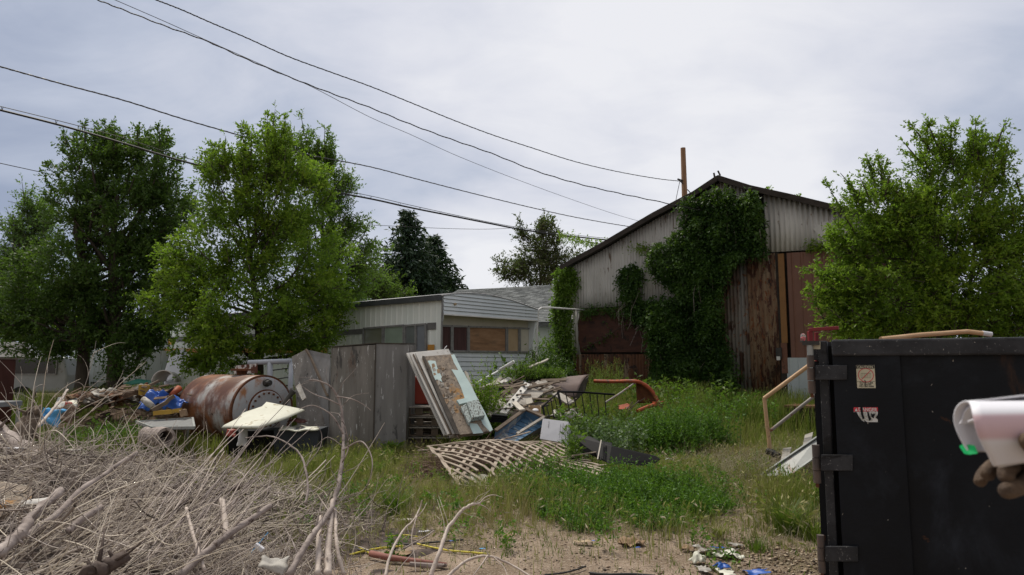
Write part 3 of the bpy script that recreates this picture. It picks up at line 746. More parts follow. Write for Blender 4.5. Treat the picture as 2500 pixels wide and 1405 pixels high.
wire('overhead_wire', [(280, 0), (400, 52), (500, 97), (640, 159), (760, 212), (900, 285), (1000, 328), (1100, 374), (1200, 415), (1300, 453), (1400, 489), (1500, 523), (1580, 546)], 14.0, 30.0, 0.008, M['cable_grey'],
     'hair thin overhead wire crossing under the wavy wire')
wire('overhead_wire', [(0, 163), (150, 205), (300, 245), (450, 292), (600, 335), (750, 377), (900, 407), (1000, 433), (1100, 459), (1200, 484), (1300, 508), (1400, 530), (1500, 548), (1560, 557)], 14.0, 32.0, 0.017, M['cable_grey'],
     'pale grey overhead wire between the twisted wires and the lashed cable', 0.0, 0.008)
wire('overhead_wire', [(0, 399), (120, 425), (250, 452), (420, 485), (600, 517), (800, 543), (950, 552), (1080, 558), (1180, 560), (1260, 557)], 22, 48.0, 0.014, M['cable'],
     'lowest thin overhead wire passing behind the trees')
lower = [(0, 269), (150, 307), (300, 350), (450, 395), (600, 430), (750, 458), (900, 485), (1000, 507), (1100, 527), (1200, 547), (1280, 562), (1400, 578), (1510, 589)]
upper = [(0, 260), (150, 297), (300, 337), (450, 385), (600, 420), (750, 449), (900, 478), (1000, 501), (1100, 523), (1200, 544), (1280, 558), (1400, 574), (1510, 585)]
Wl = wire('telephone_cable', lower, 15.0, 26.0, 0.026, M['cable'], 'thick black telephone cable lashed beneath a thinner wire')
Wu = wire('overhead_wire', upper, 15.0, 26.0, 0.009, M['cable'], 'thin support wire strung just above the thick black telephone cable')
for (px, pl, pu) in ((5, 270, 261), (137, 303, 294), (490, 405, 396), (870, 479, 473), (905, 486, 479), (975, 503, 497), (1025, 512, 506), (1075, 522, 517), (1118, 531, 527), (1168, 541, 538)):
    t = px / 1510; Y = 1 / ((1 - t) / 15 + t / 26)
    mb = MB(); A = at(px, pl, Y); B = at(px - 2, pu, Y); Cc = at(px + 3, pu, Y)
    mb.tube([A, B], 0.006, 4); mb.tube([A, Cc], 0.006, 4)
    obj('cable_hanger', mb, M['cable'], label='small wire hanger joining the thick telephone cable to its support wire', cat='hanger', group='hangers along the telephone cable')
# insulated loop of wire on the cable
# ------------------------------------------------------------------ foliage generators (numpy)
def nrm(a): return a / np.maximum(np.linalg.norm(a, axis=-1, keepdims=True), 1e-9)
def leaves_from(P, Dr, L, Wd, fold=0.0):
    """one diamond leaf per row: base P, direction Dr, length L, width Wd"""
    n = len(P)
    R = nrm(rng.normal(size=(n, 3)) + np.array([0, 0, 0.5]))
    S = nrm(np.cross(Dr, R)); Nn = nrm(np.cross(S, Dr))
    L = L[:, None]; Wd = Wd[:, None]
    mid = P + Dr * L * 0.45 - Nn * L * 0.05
    tip = P + Dr * L - Nn * L * 0.18
    V = np.stack([P, mid + S * Wd * 0.5, tip, mid - S * Wd * 0.5], 1).reshape(-1, 3)
    F = np.arange(4 * n).reshape(n, 4)
    return V, F
def spray_leaves(St, Dr, Ln, nl, ll, lw, droop=0.15, spread=0.9):
    n = len(St)
    t = (np.arange(nl) + 0.6) / nl
    t = t[None, :] + rng.uniform(-.4, .4, (n, nl)) / nl
    pos = St[:, None, :] + Dr[:, None, :] * (Ln[:, None] * t)[..., None]
    pos[..., 2] -= droop * Ln[:, None] * t ** 2
    rd = nrm(rng.normal(size=(n, nl, 3)))
    d = nrm(Dr[:, None, :] * (1.1 - 0.3) + rd * spread + np.array([0, 0, -0.10]))
    P = pos.reshape(-1, 3); d = d.reshape(-1, 3)
    k = len(P)
    L = ll * rng.uniform(0.6, 1.25, k) * (1.15 - 0.4 * t.reshape(-1)); 
    return leaves_from(P, d, L, L * (lw / ll) * rng.uniform(0.8, 1.2, k))
def tubes_np(pts, rad, sides=3):
    """pts (N,K,3), rad (N,K) -> merged tube mesh"""
    n, k, _ = pts.shape
    d = np.gradient(pts, axis=1); d = nrm(d)
    ref = nrm(rng.normal(size=(n, 1, 3))) * np.ones((1, k, 1))
    u = nrm(np.cross(d, ref)); w = np.cross(d, u)
    V = []
    for s in range(sides):
        a = 2 * math.pi * s / sides
        V.append(pts + (u * math.cos(a) + w * math.sin(a)) * rad[..., None])
    V = np.stack(V, 2)                       # n,k,s,3
    idx = np.arange(n * k * sides).reshape(n, k, sides)
    F = []
    for s in range(sides):
        s2 = (s + 1) % sides
        F.append(np.stack([idx[:, :-1, s], idx[:, :-1, s2], idx[:, 1:, s2], idx[:, 1:, s]], -1).reshape(-1, 4))
    return V.reshape(-1, 3), np.concatenate(F), np.tile(np.repeat(np.arange(n), (k - 1))[None, :], (sides, 1)).reshape(-1)
def merge(parts):
    V, F, b = [], [], 0
    for v, f in parts: V.append(v); F.append(f + b); b += len(v)
    return np.concatenate(V), np.concatenate(F)
def foliage_obj(name, V, F, m, parent, rnd=None, **k):
    o = obj(name, (V, F), m, parent, **k)
    if rnd is None: rnd = rng.uniform(0, 1, len(F))
    set_rnd(o, rnd); return o
def inball(n): return nrm(rng.normal(size=(n, 3))) * (rng.uniform(0, 1, (n, 1)) ** (1 / 3))

def tree(name, label, cat, base, lobes, m, clumps, per, ll, lw, tr, slen=0.5, nl=10, rc=0.42, limbs=26, group=None, barkm=None, shoots=(), up=0.35, stems=None, fork=0.35):
    """lobes: (centre, (rx, ry, rz), weight)"""
    base = Vector(base)
    t = thing(name, label, cat, base, group)
    Wt = np.array([l[2] for l in lobes], float); Wt /= Wt.sum()
    C = []
    for l, w in zip(lobes, Wt):
        k = max(3, int(clumps * w)); b = inball(k); r = np.linalg.norm(b, axis=1, keepdims=True)
        b = b / np.maximum(r, 1e-6) * (0.25 + 0.75 * r ** 0.8)
        C.append(np.array(l[0]) + b * np.array(l[1]))
    C = np.concatenate(C); K = len(C)
    cen = np.average([np.array(l[0]) for l in lobes], axis=0, weights=Wt)
    rcl = rc * rng.uniform(0.55, 1.35, K)
    cr = rng.normal(0, 0.22, K)
    ci = np.repeat(np.arange(K), per)
    St = C[ci] + inball(len(ci)) * rcl[ci][:, None] * np.array([1, 1, 0.8])
    out = nrm(C[ci] - cen) * 0.7 + nrm(St - C[ci]) * 0.6 + rng.normal(size=St.shape) * 0.45 + np.array([0, 0, up])
    Dr = nrm(out); Ln = slen * rng.uniform(0.5, 1.2, len(St))
    V, F = spray_leaves(St - Dr * Ln[:, None] * 0.4, Dr, Ln, nl, ll, lw)
    rnd = np.clip(0.5 + np.repeat(cr[ci], nl) + rng.normal(0, 0.2, len(F)), 0, 1)
    parts = [(V, F)]; rn = [rnd]
    TW = [(St - Dr * Ln[:, None] * 0.9, St + Dr * Ln[:, None] * 0.45)]
    rad = np.linalg.norm((C - cen) / np.array([1, 1, 1.0]), axis=1) * (0.6 + 0.4 * rng.uniform(0, 1, K)); sel = np.argsort(-rad)[:int(K * 0.30)]; shoots = list(shoots)
    for j in sel:
        o_ = nrm(C[j] - cen); d_ = nrm(o_ * 0.8 + np.array([0, 0, 0.9]) + rng.normal(size=3) * 0.35); shoots.append((tuple(C[j]), tuple(C[j] + d_ * rc * rng.uniform(0.9, 2.1)), rc * 0.16, int(per * 0.6)))
    for (a, b, wd, k) in shoots:                     # long leafy leaders that break the outline
        a = np.array(a); b = np.array(b); tt = rng.uniform(0, 1, (k, 1))
        s = a + (b - a) * tt + rng.normal(size=(k, 3)) * wd * (1.1 - tt)
        d = nrm(nrm(b - a) * 0.8 + rng.normal(size=(k, 3)) * 0.6)
        l = slen * 0.6 * rng.uniform(0.5, 1.1, k)
        v, f = spray_leaves(s, d, l, nl, ll, lw); parts.append((v, f)); rn.append(np.clip(0.6 + rng.normal(0, 0.22, len(f)), 0, 1))
    V, F = merge(parts)
    foliage_obj('crown', V, F, m, t, np.concatenate(rn))
    bm = barkm or M['bark']
    mb = MB()
    top = Vector(cen) + Vector((0, 0, 0.4 * max(l[1][2] for l in lobes)))
    for (sb, st, r0) in (stems or [(base, top, tr)]):
        sb = Vector(sb); st = Vector(st); q = []
        for i in range(9):
            u = i / 8; q.append(sb.lerp(st, u) + Vector((math.sin(u * 5 + sb.x) * 0.12 * u, math.cos(u * 4) * 0.1 * u, 0)))
        mb.tube(q, [r0 * (1.25 if i == 0 else 1 - 0.80 * i / 8) for i in range(9)], 9)
        sel = rng.choice(K, min(limbs, K), replace=False)
        for j in sel:
            c = Vector(C[j]); u = min(0.92, max(fork, (c.z - sb.z) / max(0.5, st.z - sb.z) * 0.72)); i = u * 8; i0 = int(i)
            s = q[i0].lerp(q[min(8, i0 + 1)], i - i0)
            md = s.lerp(c, 0.5) + Vector((0, 0, -0.12 * (c - s).length)) + Vector(rng.normal(size=3) * 0.08)
            mb.tube([s, s.lerp(md, 0.55), md, md.lerp(c, 0.6), c], [r0 * 0.34 * (1 - 0.4 * u), r0 * 0.26, r0 * 0.19, r0 * 0.12, r0 * 0.05], 5, cap=False)
    for (a, b, wd, k) in shoots: mb.tube([Vector(a), Vector(a).lerp(Vector(b), 0.6) , b], [0.02, 0.012, 0.004], 4, cap=False)
    obj('trunk', mb, bm, t, smooth=True)
    a, b = TW[0]; sel = rng.choice(len(a), min(len(a), 1500), replace=False); a = a[sel]; b = b[sel]
    pts = np.stack([a, (a + b) / 2 + rng.normal(size=a.shape) * 0.02, b], 1)
    V, F, _ = tubes_np(pts, np.ones((len(a), 3)) * np.array([0.008, 0.005, 0.003]))
    obj('twigs', (V, F), bm, t)
    return t
def lobe(px, py, rx, ry, Y, w=None, dep=None):
    c = at(px, py, Y); k = Y / FPX
    a, b = rx * k, ry * k
    return (tuple(c), (a, dep or a * 0.85, b), w or (a * b))
# centre tree: bright elm
Y = 17.3
tree('elm_tree', 'bright yellow green elm, tallest in the yard, growing behind the rusty tank', 'tree', gnd(640, 1000)*0 + Vector((at(636, 900, 17.3).x, 17.3, 0.3)),
     [lobe(650, 400, 75, 90, Y), lobe(560, 440, 70, 70, Y), lobe(690, 480, 110, 90, Y), lobe(560, 590, 120, 120, Y), lobe(720, 620, 120, 110, Y),
      lobe(480, 660, 80, 80, Y - .5), lobe(440, 745, 75, 60, Y - .5), lobe(600, 770, 150, 85, Y - .8), lobe(750, 740, 95, 80, Y - .3), lobe(545, 850, 100, 55, Y - 1.0), lobe(740, 820, 75, 45, Y - .6)],
     M['leaf_bright'], 430, 20, 0.090, 0.047, 0.14, slen=0.46, nl=9, rc=0.33, limbs=34, fork=0.3,
     shoots=[(at(655, 360, Y), at(652, 282, Y), 0.14, 40), (at(600, 400, Y), at(590, 310, Y), 0.12, 34), (at(560, 430, Y), at(515, 350, Y), 0.12, 34), (at(700, 400, Y), at(690, 300, Y), 0.14, 34),
             (at(560, 640, Y - 1), at(548, 585, Y - 1), 0.08, 16), (at(610, 660, Y - 1), at(600, 600, Y - 1), 0.08, 16)])
Y = 20.5
tree('willow_tree', 'mid green loose crowned tree just behind the right shoulder of the bright elm', 'tree', Vector((at(790, 900, Y).x, Y, 0.42)),
     [lobe(745, 400, 70, 70, Y), lobe(800, 450, 60, 70, Y), lobe(780, 570, 85, 100, Y), lobe(850, 600, 65, 70, Y), lobe(850, 690, 65, 60, Y), lobe(780, 720, 90, 60, Y)],
     M['leaf_mid'], 210, 18, 0.10, 0.042, 0.11, slen=0.5, nl=9, rc=0.34, limbs=30,
     shoots=[(at(740, 380, Y), at(757, 318, Y), 0.16, 30), (at(800, 420, Y), at(812, 380, Y), 0.12, 22), (at(880, 590, Y), at(905, 540, Y), 0.12, 24), (at(835, 450, Y), at(848, 440, Y), 0.1, 18)])
Y = 19.5
tree('ash_tree', 'big dark green tree with twin dark trunks over the trailers on the left', 'tree', Vector((at(283, 900, Y).x, Y, 0.42)),
     [lobe(235, 400, 80, 70, Y), lobe(350, 420, 90, 85, Y), lobe(190, 500, 85, 75, Y), lobe(300, 530, 130, 110, Y), lobe(400, 520, 70, 80, Y), lobe(240, 650, 140, 100, Y),
      lobe(380, 660, 80, 90, Y), lobe(130, 690, 110, 90, Y), lobe(300, 770, 110, 70, Y), lobe(160, 800, 120, 65, Y), lobe(60, 765, 80, 50, Y), lobe(300, 855, 60, 50, Y - .4), lobe(110, 850, 60, 25, Y - .3), lobe(345, 790, 60, 50, Y)],
     M['leaf_dark'], 540, 19, 0.10, 0.055, 0.2, slen=0.46, nl=9, rc=0.34, limbs=40,
     stems=[((at(283, 900, Y).x, Y, 0.35), tuple(at(290, 480, Y)), 0.24), ((at(192, 900, Y).x, Y + .2, 0.35), tuple(at(215, 520, Y)), 0.2)],
     shoots=[(at(220, 380, Y), at(190, 325, Y), 0.14, 30), (at(270, 390, Y), at(285, 325, Y), 0.14, 26), (at(380, 380, Y), at(400, 330, Y), 0.16, 26), (at(420, 420, Y), at(447, 385, Y), 0.14, 26),
             (at(160, 430, Y), at(118, 395, Y), 0.12, 26), (at(150, 500, Y), at(112, 480, Y), 0.1, 20)])
Y = 27
tree('poplar_tree', 'pale green young poplar rising behind the dark tree at the left edge', 'tree', Vector((at(60, 900, Y).x, Y, 0.42)),
     [lobe(65, 540, 40, 50, Y), lobe(90, 570, 40, 40, Y), lobe(60, 620, 60, 50, Y), lobe(25, 680, 70, 50, Y)],
     M['leaf_pale'], 90, 18, 0.12, 0.06, 0.13, slen=0.7, nl=9, rc=0.5, shoots=[(at(60, 530, Y), at(58, 480, Y), 0.2, 30), (at(95, 560, Y), at(105, 500, Y), 0.16, 24), (at(40, 590, Y), at(18, 545, Y), 0.16, 22)])
Y = 38
tree('hedge_tree', 'yellow green bushy tree filling the gap behind the camper van', 'tree', Vector((at(-20, 900, Y).x, Y, 0.42)),
     [lobe(-20, 740, 90, 70, Y), lobe(50, 770, 80, 60, Y), lobe(130, 790, 80, 50, Y)], M['leaf_bright'], 70, 16, 0.2, 0.11, 0.2, slen=1.0, nl=8, rc=0.9)
Y = 36
tree('locust_tree', 'dark thin crowned tree between the loose green tree and the tall spruce', 'tree', Vector((at(905, 900, Y).x, Y, 0.42)),
     [lobe(905, 680, 28, 45, Y), lobe(935, 700, 25, 40, Y), lobe(890, 725, 40, 30, Y), lobe(960, 725, 40, 22, Y)], M['leaf_mid'], 60, 14, 0.14, 0.06, 0.12, slen=0.7, nl=8, rc=0.5)
Y = 40
tree('maple_tree', 'sparse russet green tree standing behind the grey shingle roof', 'tree', Vector((at(1322, 900, Y).x, Y, 0.42)),
     [lobe(1335, 590, 40, 45, Y), lobe(1300, 620, 40, 35, Y), lobe(1370, 640, 40, 35, Y), lobe(1265, 665, 45, 22, Y), lobe(1330, 670, 80, 30, Y), lobe(1290, 578, 30, 14, Y)], M['leaf_russet'], 100, 15, 0.17, 0.08, 0.16, slen=0.8, nl=8, rc=0.5, limbs=30,
     shoots=[(at(1320, 570, Y), at(1318, 545, Y), 0.3, 20), (at(1350, 570, Y), at(1345, 542, Y), 0.3, 20), (at(1240, 640, Y), at(1218, 640, Y), 0.3, 16), (at(1300, 585, Y), at(1255, 580, Y), 0.25, 16), (at(1400, 640, Y), at(1418, 612, Y), 0.3, 16)])
Y = 11.6
tree('young_elm', 'green multi stemmed elm sapling towering over the dumpster', 'tree', Vector((at(2290, 900, Y).x, Y, 0.02)),
     [lobe(2290, 400, 38, 60, Y), lobe(2400, 430, 60, 70, Y), lobe(2340, 520, 90, 70, Y), lobe(2160, 520, 80, 70, Y), lobe(2450, 580, 70, 90, Y), lobe(2240, 600, 110, 80, Y), lobe(2225, 500, 55, 60, Y), lobe(2120, 600, 60, 70, Y),
      lobe(2080, 700, 65, 60, Y), lobe(2200, 730, 130, 75, Y), lobe(2380, 700, 130, 110, Y), lobe(2520, 700, 80, 120, Y), lobe(2100, 790, 80, 35, Y), lobe(2300, 810, 180, 60, Y + .6), lobe(2580, 560, 60, 80, Y)],
     M['leaf_bright'], 540, 20, 0.070, 0.032, 0.05, slen=0.36, nl=10, rc=0.27, limbs=18,
     stems=[(at(2290, 1010, Y + .2), at(2290, 430, Y), 0.05), (at(2330, 1010, Y), at(2410, 400, Y), 0.05), (at(2260, 1010, Y), at(2140, 520, Y), 0.05), (at(2370, 1010, Y), at(2480, 560, Y), 0.05)],
     shoots=[(at(2280, 380, Y), at(2225, 305, Y), 0.06, 34), (at(2290, 360, Y), at(2262, 295, Y), 0.06, 24), (at(2320, 380, Y), at(2322, 296, Y), 0.07, 34), (at(2380, 380, Y), at(2382, 300, Y), 0.08, 34), (at(2450, 430, Y), at(2458, 345, Y), 0.09, 34),
             (at(2140, 470, Y), at(2118, 385, Y), 0.08, 34), (at(2170, 480, Y), at(2150, 390, Y), 0.08, 24), (at(2080, 560, Y), at(2022, 455, Y), 0.08, 30), (at(2100, 520, Y), at(2070, 445, Y), 0.07, 24), (at(2060, 690, Y), at(1972, 655, Y), 0.10, 36),
             (at(2070, 730, Y), at(1990, 740, Y), 0.09, 30), (at(2080, 620, Y), at(2035, 600, Y), 0.08, 22), (at(2250, 480, Y), at(2250, 435, Y), 0.06, 16), (at(2480, 440, Y), at(2500, 500, Y), 0.1, 26)])
Y = 33
tree('backlot_tree', 'tip of a yellow green tree showing over the barn roof', 'tree', Vector((at(1955, 900, Y).x, Y, 0.42)),
     [lobe(1958, 500, 20, 14, Y), lobe(1880, 490, 14, 12, Y), lobe(1920, 560, 90, 40, Y)], M['leaf_bright'], 30, 14, 0.14, 0.07, 0.12, slen=0.6, nl=8, rc=0.35)
def spruce(label, px, ytop, ybot, wpx, Y, seed):
    base = Vector((at(px, 900, Y).x, Y, 0.42)); top = at(px, ytop, Y); zb = at(px, ybot, Y).z
    t = thing('spruce_tree', label, 'spruce', base, 'dark spruces behind the mobile home')
    mb = MB(); mb.tube([base, top], [0.28, 0.02], 9); obj('trunk', mb, M['bark'], t)
    parts = []; H = top.z - zb; Rm = wpx * Y / FPX; bb = []
    h = 0.02
    while h < 1:
        rad = Rm * (0.05 + 0.95 * h ** 0.95); k = int(7 + 20 * h)
        for j in range(k):
            a = rng.uniform(0, 2 * math.pi); L = rad * rng.uniform(0.7, 1.12); z = top.z - H * h + rng.uniform(-.1, .1)
            nseg = max(3, int(L / 0.28)); u = np.linspace(0.1, 1, nseg)
            dirv = np.array([math.cos(a), math.sin(a), 0])
            p = np.array([base.x, base.y, z]) + dirv * (L * u)[:, None] + np.array([0, 0, 1]) * (-0.35 * L * u + 0.28 * L * u ** 2)[:, None]
            q = np.repeat(p, 5, 0) + rng.normal(size=(nseg * 5, 3)) * np.array([0.14, 0.14, 0.06])
            d = nrm(dirv + rng.normal(size=(len(q), 3)) * 0.75 + np.array([0, 0, -0.35]))
            parts.append(leaves_from(q, d, rng.uniform(0.2, 0.42, len(q)), rng.uniform(0.07, 0.15, len(q))))
        h += 0.022 + rng.uniform(0, 0.006)
    V, F = merge(parts); foliage_obj('crown', V, F, M['needle'], t)
spruce('taller of the two dark spruces, left of its twin, behind the mobile home roof', 990, 512, 800, 142, 40, 1)
spruce('shorter of the two dark spruces, right of its twin, behind the mobile home roof', 1052, 578, 805, 135, 42, 2)

# ------------------------------------------------------------------ creepers on the barn
def inpoly(P, poly):
    poly = np.array(poly); x, y = P[:, 0], P[:, 1]; c = np.zeros(len(P), bool); n = len(poly)
    for i in range(n):
        x1, y1 = poly[i]; x2, y2 = poly[(i + 1) % n]
        with np.errstate(divide='ignore', invalid='ignore'):
            c ^= ((y1 > y) != (y2 > y)) & (x < (x2 - x1) * (y - y1) / (y2 - y1 + 1e-12) + x1)
    return c
def ivy(label, polys, n, thick, m, name='creeper', ll=0.105, seed=3, base=None):
    SZ = [[W(*p) for p in poly] for poly in polys]
    allp = np.array([q for poly in SZ for q in poly]); lo, hi = allp.min(0), allp.max(0)
    P = rng.uniform(lo, hi, (n * 4, 2)); k = np.zeros(len(P), bool)
    jit = P + rng.normal(0, 0.08, P.shape)
    for poly in SZ: k |= inpoly(jit, poly)
    P = P[k][:n]
    # clumped relief
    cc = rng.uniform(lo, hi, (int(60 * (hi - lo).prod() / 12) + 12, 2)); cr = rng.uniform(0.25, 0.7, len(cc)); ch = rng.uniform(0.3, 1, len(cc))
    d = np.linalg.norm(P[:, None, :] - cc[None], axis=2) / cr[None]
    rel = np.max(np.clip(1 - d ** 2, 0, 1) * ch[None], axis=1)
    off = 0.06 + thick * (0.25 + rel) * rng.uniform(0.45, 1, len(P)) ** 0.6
    W3 = np.array(BA)[None] + np.outer(P[:, 0], np.array(BU)) + np.outer(off, np.array(BN)); W3[:, 2] = P[:, 1]
    Dr = nrm(np.array([0, 0, -0.75]) + np.array(BN) * 0.45 + rng.normal(size=W3.shape) * 0.5)
    V, F = spray_leaves(W3, Dr, rng.uniform(0.12, 0.34, len(W3)), 6, ll, ll * 0.55, 0.3)
    t = thing(name, label, 'creeper', base or Wp(float(P[:, 0].mean()), float(max(GB, P[:, 1].min())), 0.1))
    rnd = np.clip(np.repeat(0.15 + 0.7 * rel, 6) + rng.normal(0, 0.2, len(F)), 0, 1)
    foliage_obj('foliage', V, F, m, t, rnd)
    # woody runners
    k = 60; a = W3[rng.choice(len(W3), k)]; b = a + np.stack([rng.uniform(-.3, .3, k), np.zeros(k), -rng.uniform(0.3, 1.1, k)], 1)
    pts = np.stack([a, (a + b) / 2 + rng.normal(size=a.shape) * 0.08, b], 1); V, F, _ = tubes_np(pts, np.ones((k, 3)) * 0.006)
    obj('stems', (V, F), M['branch'], t)
    return t
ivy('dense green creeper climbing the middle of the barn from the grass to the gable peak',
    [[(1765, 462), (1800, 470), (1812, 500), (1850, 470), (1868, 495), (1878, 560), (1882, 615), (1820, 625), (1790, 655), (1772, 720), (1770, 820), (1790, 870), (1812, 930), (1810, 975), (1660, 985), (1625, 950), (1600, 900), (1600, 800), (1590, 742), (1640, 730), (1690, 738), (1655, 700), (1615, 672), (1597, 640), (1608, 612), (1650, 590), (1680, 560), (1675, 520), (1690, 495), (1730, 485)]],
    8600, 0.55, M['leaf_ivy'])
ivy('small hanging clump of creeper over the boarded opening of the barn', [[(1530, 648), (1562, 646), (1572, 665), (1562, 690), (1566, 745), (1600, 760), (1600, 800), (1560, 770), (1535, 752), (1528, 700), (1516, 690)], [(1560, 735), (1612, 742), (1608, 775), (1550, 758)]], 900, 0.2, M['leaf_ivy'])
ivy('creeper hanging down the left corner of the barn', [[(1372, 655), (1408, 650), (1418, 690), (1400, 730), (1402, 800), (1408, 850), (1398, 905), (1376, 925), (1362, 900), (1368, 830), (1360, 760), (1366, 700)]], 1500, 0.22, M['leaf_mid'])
# creeper tendrils: along the wire, on the red board, over the board top
def vine_run(label, P3, m, n, wd, ll=0.07, name='vine'):
    P3 = [Vector(p) for p in P3]
    t = thing(name, label, 'vine', P3[0])
    mb = MB(); mb.tube(P3, 0.012, 5); obj('stem', mb, M['bark'], t)
    seg = rng.integers(0, len(P3) - 1, n); u = rng.uniform(0, 1, (n, 1)); A = np.array([tuple(p) for p in P3])
    s = A[seg] * (1 - u) + A[seg + 1] * u + rng.normal(size=(n, 3)) * wd
    d = nrm(rng.normal(size=(n, 3)) + np.array([0, 0, -0.5]))
    V, F = spray_leaves(s, d, rng.uniform(0.08, 0.22, n), 5, ll, ll * 0.5, 0.3); foliage_obj('foliage', V, F, m, t, np.clip(rng.normal(0.7, 0.2, len(F)), 0, 1))
vine_run('leafy vine stretched along the service wire left of the big creeper', [at(1362, 573, 24), at(1400, 582, 23.3), at(1440, 592, 22.5), at(1500, 600, 21.6), at(1560, 605, 20.6), at(1610, 614, 19.9)], M['leaf_bright'], 420, 0.075, 0.075)
vine_run('thin vine drooping across the dark red board', [Wp(*W(1550, 790), 0.12), Wp(*W(1520, 800), 0.14), Wp(*W(1470, 832), 0.14), Wp(*W(1425, 850), 0.12)], M['leaf_ivy'], 40, 0.05)
vine_run('vine fringe hanging from the grey sheets above the dark red board', [Wp(*W(1425, 765), 0.12), Wp(*W(1450, 758), 0.14), Wp(*W(1490, 757), 0.14), Wp(*W(1535, 765), 0.12), Wp(*W(1600, 760), 0.12)], M['leaf_ivy'], 420, 0.10)
vine_run('small tuft of vine under the upper right wall sheet near the peak', [Wp(*W(1975, 600), 0.14), Wp(*W(2010, 605), 0.14), Wp(*W(2050, 600), 0.2)], M['leaf_bright'], 120, 0.08)
vine_run('vine growing up the right corner of the mobile home', [at(1300, 960, 18.4), at(1303, 900, 18.4), at(1300, 860, 18.4)], M['leaf_mid'], 160, 0.14)

# ------------------------------------------------------------------ bushes and weeds
def bush(name, label, cat, blobs, m, n, ll, lw, slen=0.3, nl=10, up=0.9, stem_r=0.006, group=None, Z=None):
    """blobs: (centre(x,y), radius xy, height)"""
    base = Vector((blobs[0][0][0], blobs[0][0][1], gz(*blobs[0][0]) if Z is None else Z))
    t = thing(name, label, cat, base, group)
    S, Dd, T0 = [], [], []
    for (c, r, h) in blobs:
        k = n // len(blobs); a = rng.uniform(0, 2 * math.pi, k); rr = np.sqrt(rng.uniform(0, 1, k))
        u = rng.uniform(0.08, 1, k)
        R = r[0] if isinstance(r, tuple) else r; R2 = r[1] if isinstance(r, tuple) else r
        env = np.sqrt(np.clip(1 - rr ** 2 * 0.85, 0.05, 1)) * rng.uniform(0.75, 1.1, k)
        x = c[0] + np.cos(a) * rr * R * (0.75 + 0.3 * u); y = c[1] + np.sin(a) * rr * R2 * (0.75 + 0.3 * u)
        gzv = np.array([gz(q, w) for q, w in zip(x, y)]) if Z is None else np.full(k, Z)
        S.append(np.stack([x, y, gzv + h * env * u - slen * 0.4], 1)); S[-1][:, 2] = np.maximum(S[-1][:, 2], gzv + 0.01)
        T0.append(np.stack([c[0] + np.cos(a) * rr * R * 0.5, c[1] + np.sin(a) * rr * R2 * 0.5, gzv], 1))
        Dd.append(nrm(np.stack([np.cos(a) * rr * 0.6, np.sin(a) * rr * 0.6, np.full(k, up)], 1) + rng.normal(size=(k, 3)) * 0.35))
    S = np.concatenate(S); Dd = np.concatenate(Dd); T0 = np.concatenate(T0)
    V, F = spray_leaves(S, Dd, slen * rng.uniform(0.6, 1.2, len(S)), nl, ll, lw, 0.1)
    foliage_obj('foliage', V, F, m, t, np.clip(np.repeat(rng.normal(0.5, 0.3, len(S)), nl) + rng.normal(0, 0.15, len(F)), 0, 1))
    sel = rng.choice(len(S), min(len(S), 220), replace=False)
    pts = np.stack([T0[sel], (T0[sel] + S[sel]) / 2 + rng.normal(size=(len(sel), 3)) * 0.02, S[sel] + Dd[sel] * slen * 0.8], 1)
    V, F, _ = tubes_np(pts, np.ones((len(sel), 3)) * np.array([stem_r, stem_r * 0.8, stem_r * 0.4])); obj('stems', (V, F), M['bark'], t)
    return t
def gx(px, Y): return (at(px, 900, Y).x, Y)
bush('lilac_bush', 'dark leafy bush between the mobile home end and the barn corner', 'bush', [(gx(1345, 20.5), 0.65, 1.8), (gx(1330, 19.6), 0.4, 1.5), (gx(1375, 20.2), 0.4, 1.3)], M['leaf_ivy'], 1800, 0.08, 0.045, 0.35, 8)
bush('creeper_bush', 'bright leafy bush top behind the dark bush beside the barn', 'bush', [(gx(1345, 22.0), 0.75, 2.35)], M['leaf_mid'], 900, 0.09, 0.05, 0.35, 8)
bush('elm_sapling', 'fresh green sapling in front of the lap sided end of the mobile home', 'sapling', [(gx(1188, 12.1), 0.34, 1.70), (gx(1172, 12.0), 0.26, 1.40), (gx(1200, 12.1), 0.2, 1.2)], M['leaf_bright'], 1500, 0.05, 0.026, 0.28, 10)
bush('shrub', 'green and russet shrub growing out of the top of the plank pile', 'shrub', [(gx(1270, 13.6), (0.35, 0.3), 0.46), (gx(1305, 13.8), (0.34, 0.3), 0.30), (gx(1345, 13.8), (0.25, 0.2), 0.22)], M['leaf_mid'], 700, 0.045, 0.022, 0.22, 9, Z=1.30)
bush('maple_seedling', 'broad leaved dark seedling at the foot of the lap siding', 'seedling', [(gx(1228, 14.6), 0.28, 1.7), (gx(1255, 14.8), 0.2, 1.3)], M['leaf_ivy'], 260, 0.10, 0.07, 0.3, 6)
# near lush green patch
for i, (px, Yw, r, h, n) in enumerate(((1340, 7.9, 0.38, 0.36, 700), (1440, 8.2, 0.48, 0.46, 1100), (1545, 8.1, 0.52, 0.56, 1500), (1640, 8.0, 0.40, 0.50, 1000), (1700, 8.3, 0.34, 0.34, 600), (1560, 7.5, 0.5, 0.30, 900), (1400, 7.4, 0.4, 0.24, 500))):
    bush('weed_clump', ('low fine leaved weed at the left end of the lush green patch', 'fine leaved weed second from the left in the lush green patch', 'tallest fine leaved weed in the middle of the lush green patch below the black panel',
         'bushy weed right of the middle of the lush green patch', 'small weed at the right end of the lush green patch', 'short weed at the front of the lush green patch beside the dirt', 'short weed at the front left of the lush green patch')[i],
         'weed', [(gx(px, Yw), r, h * 0.82), (gx(px + 30, Yw - 0.5), r * 0.6, h * 0.6), (gx(px - 35, Yw + .1), r * 0.5, h * 0.95)], M['leaf_weed'], int(n * 1.2), 0.032, 0.015, 0.17, 11, group='weeds of the lush green patch', stem_r=0.003)
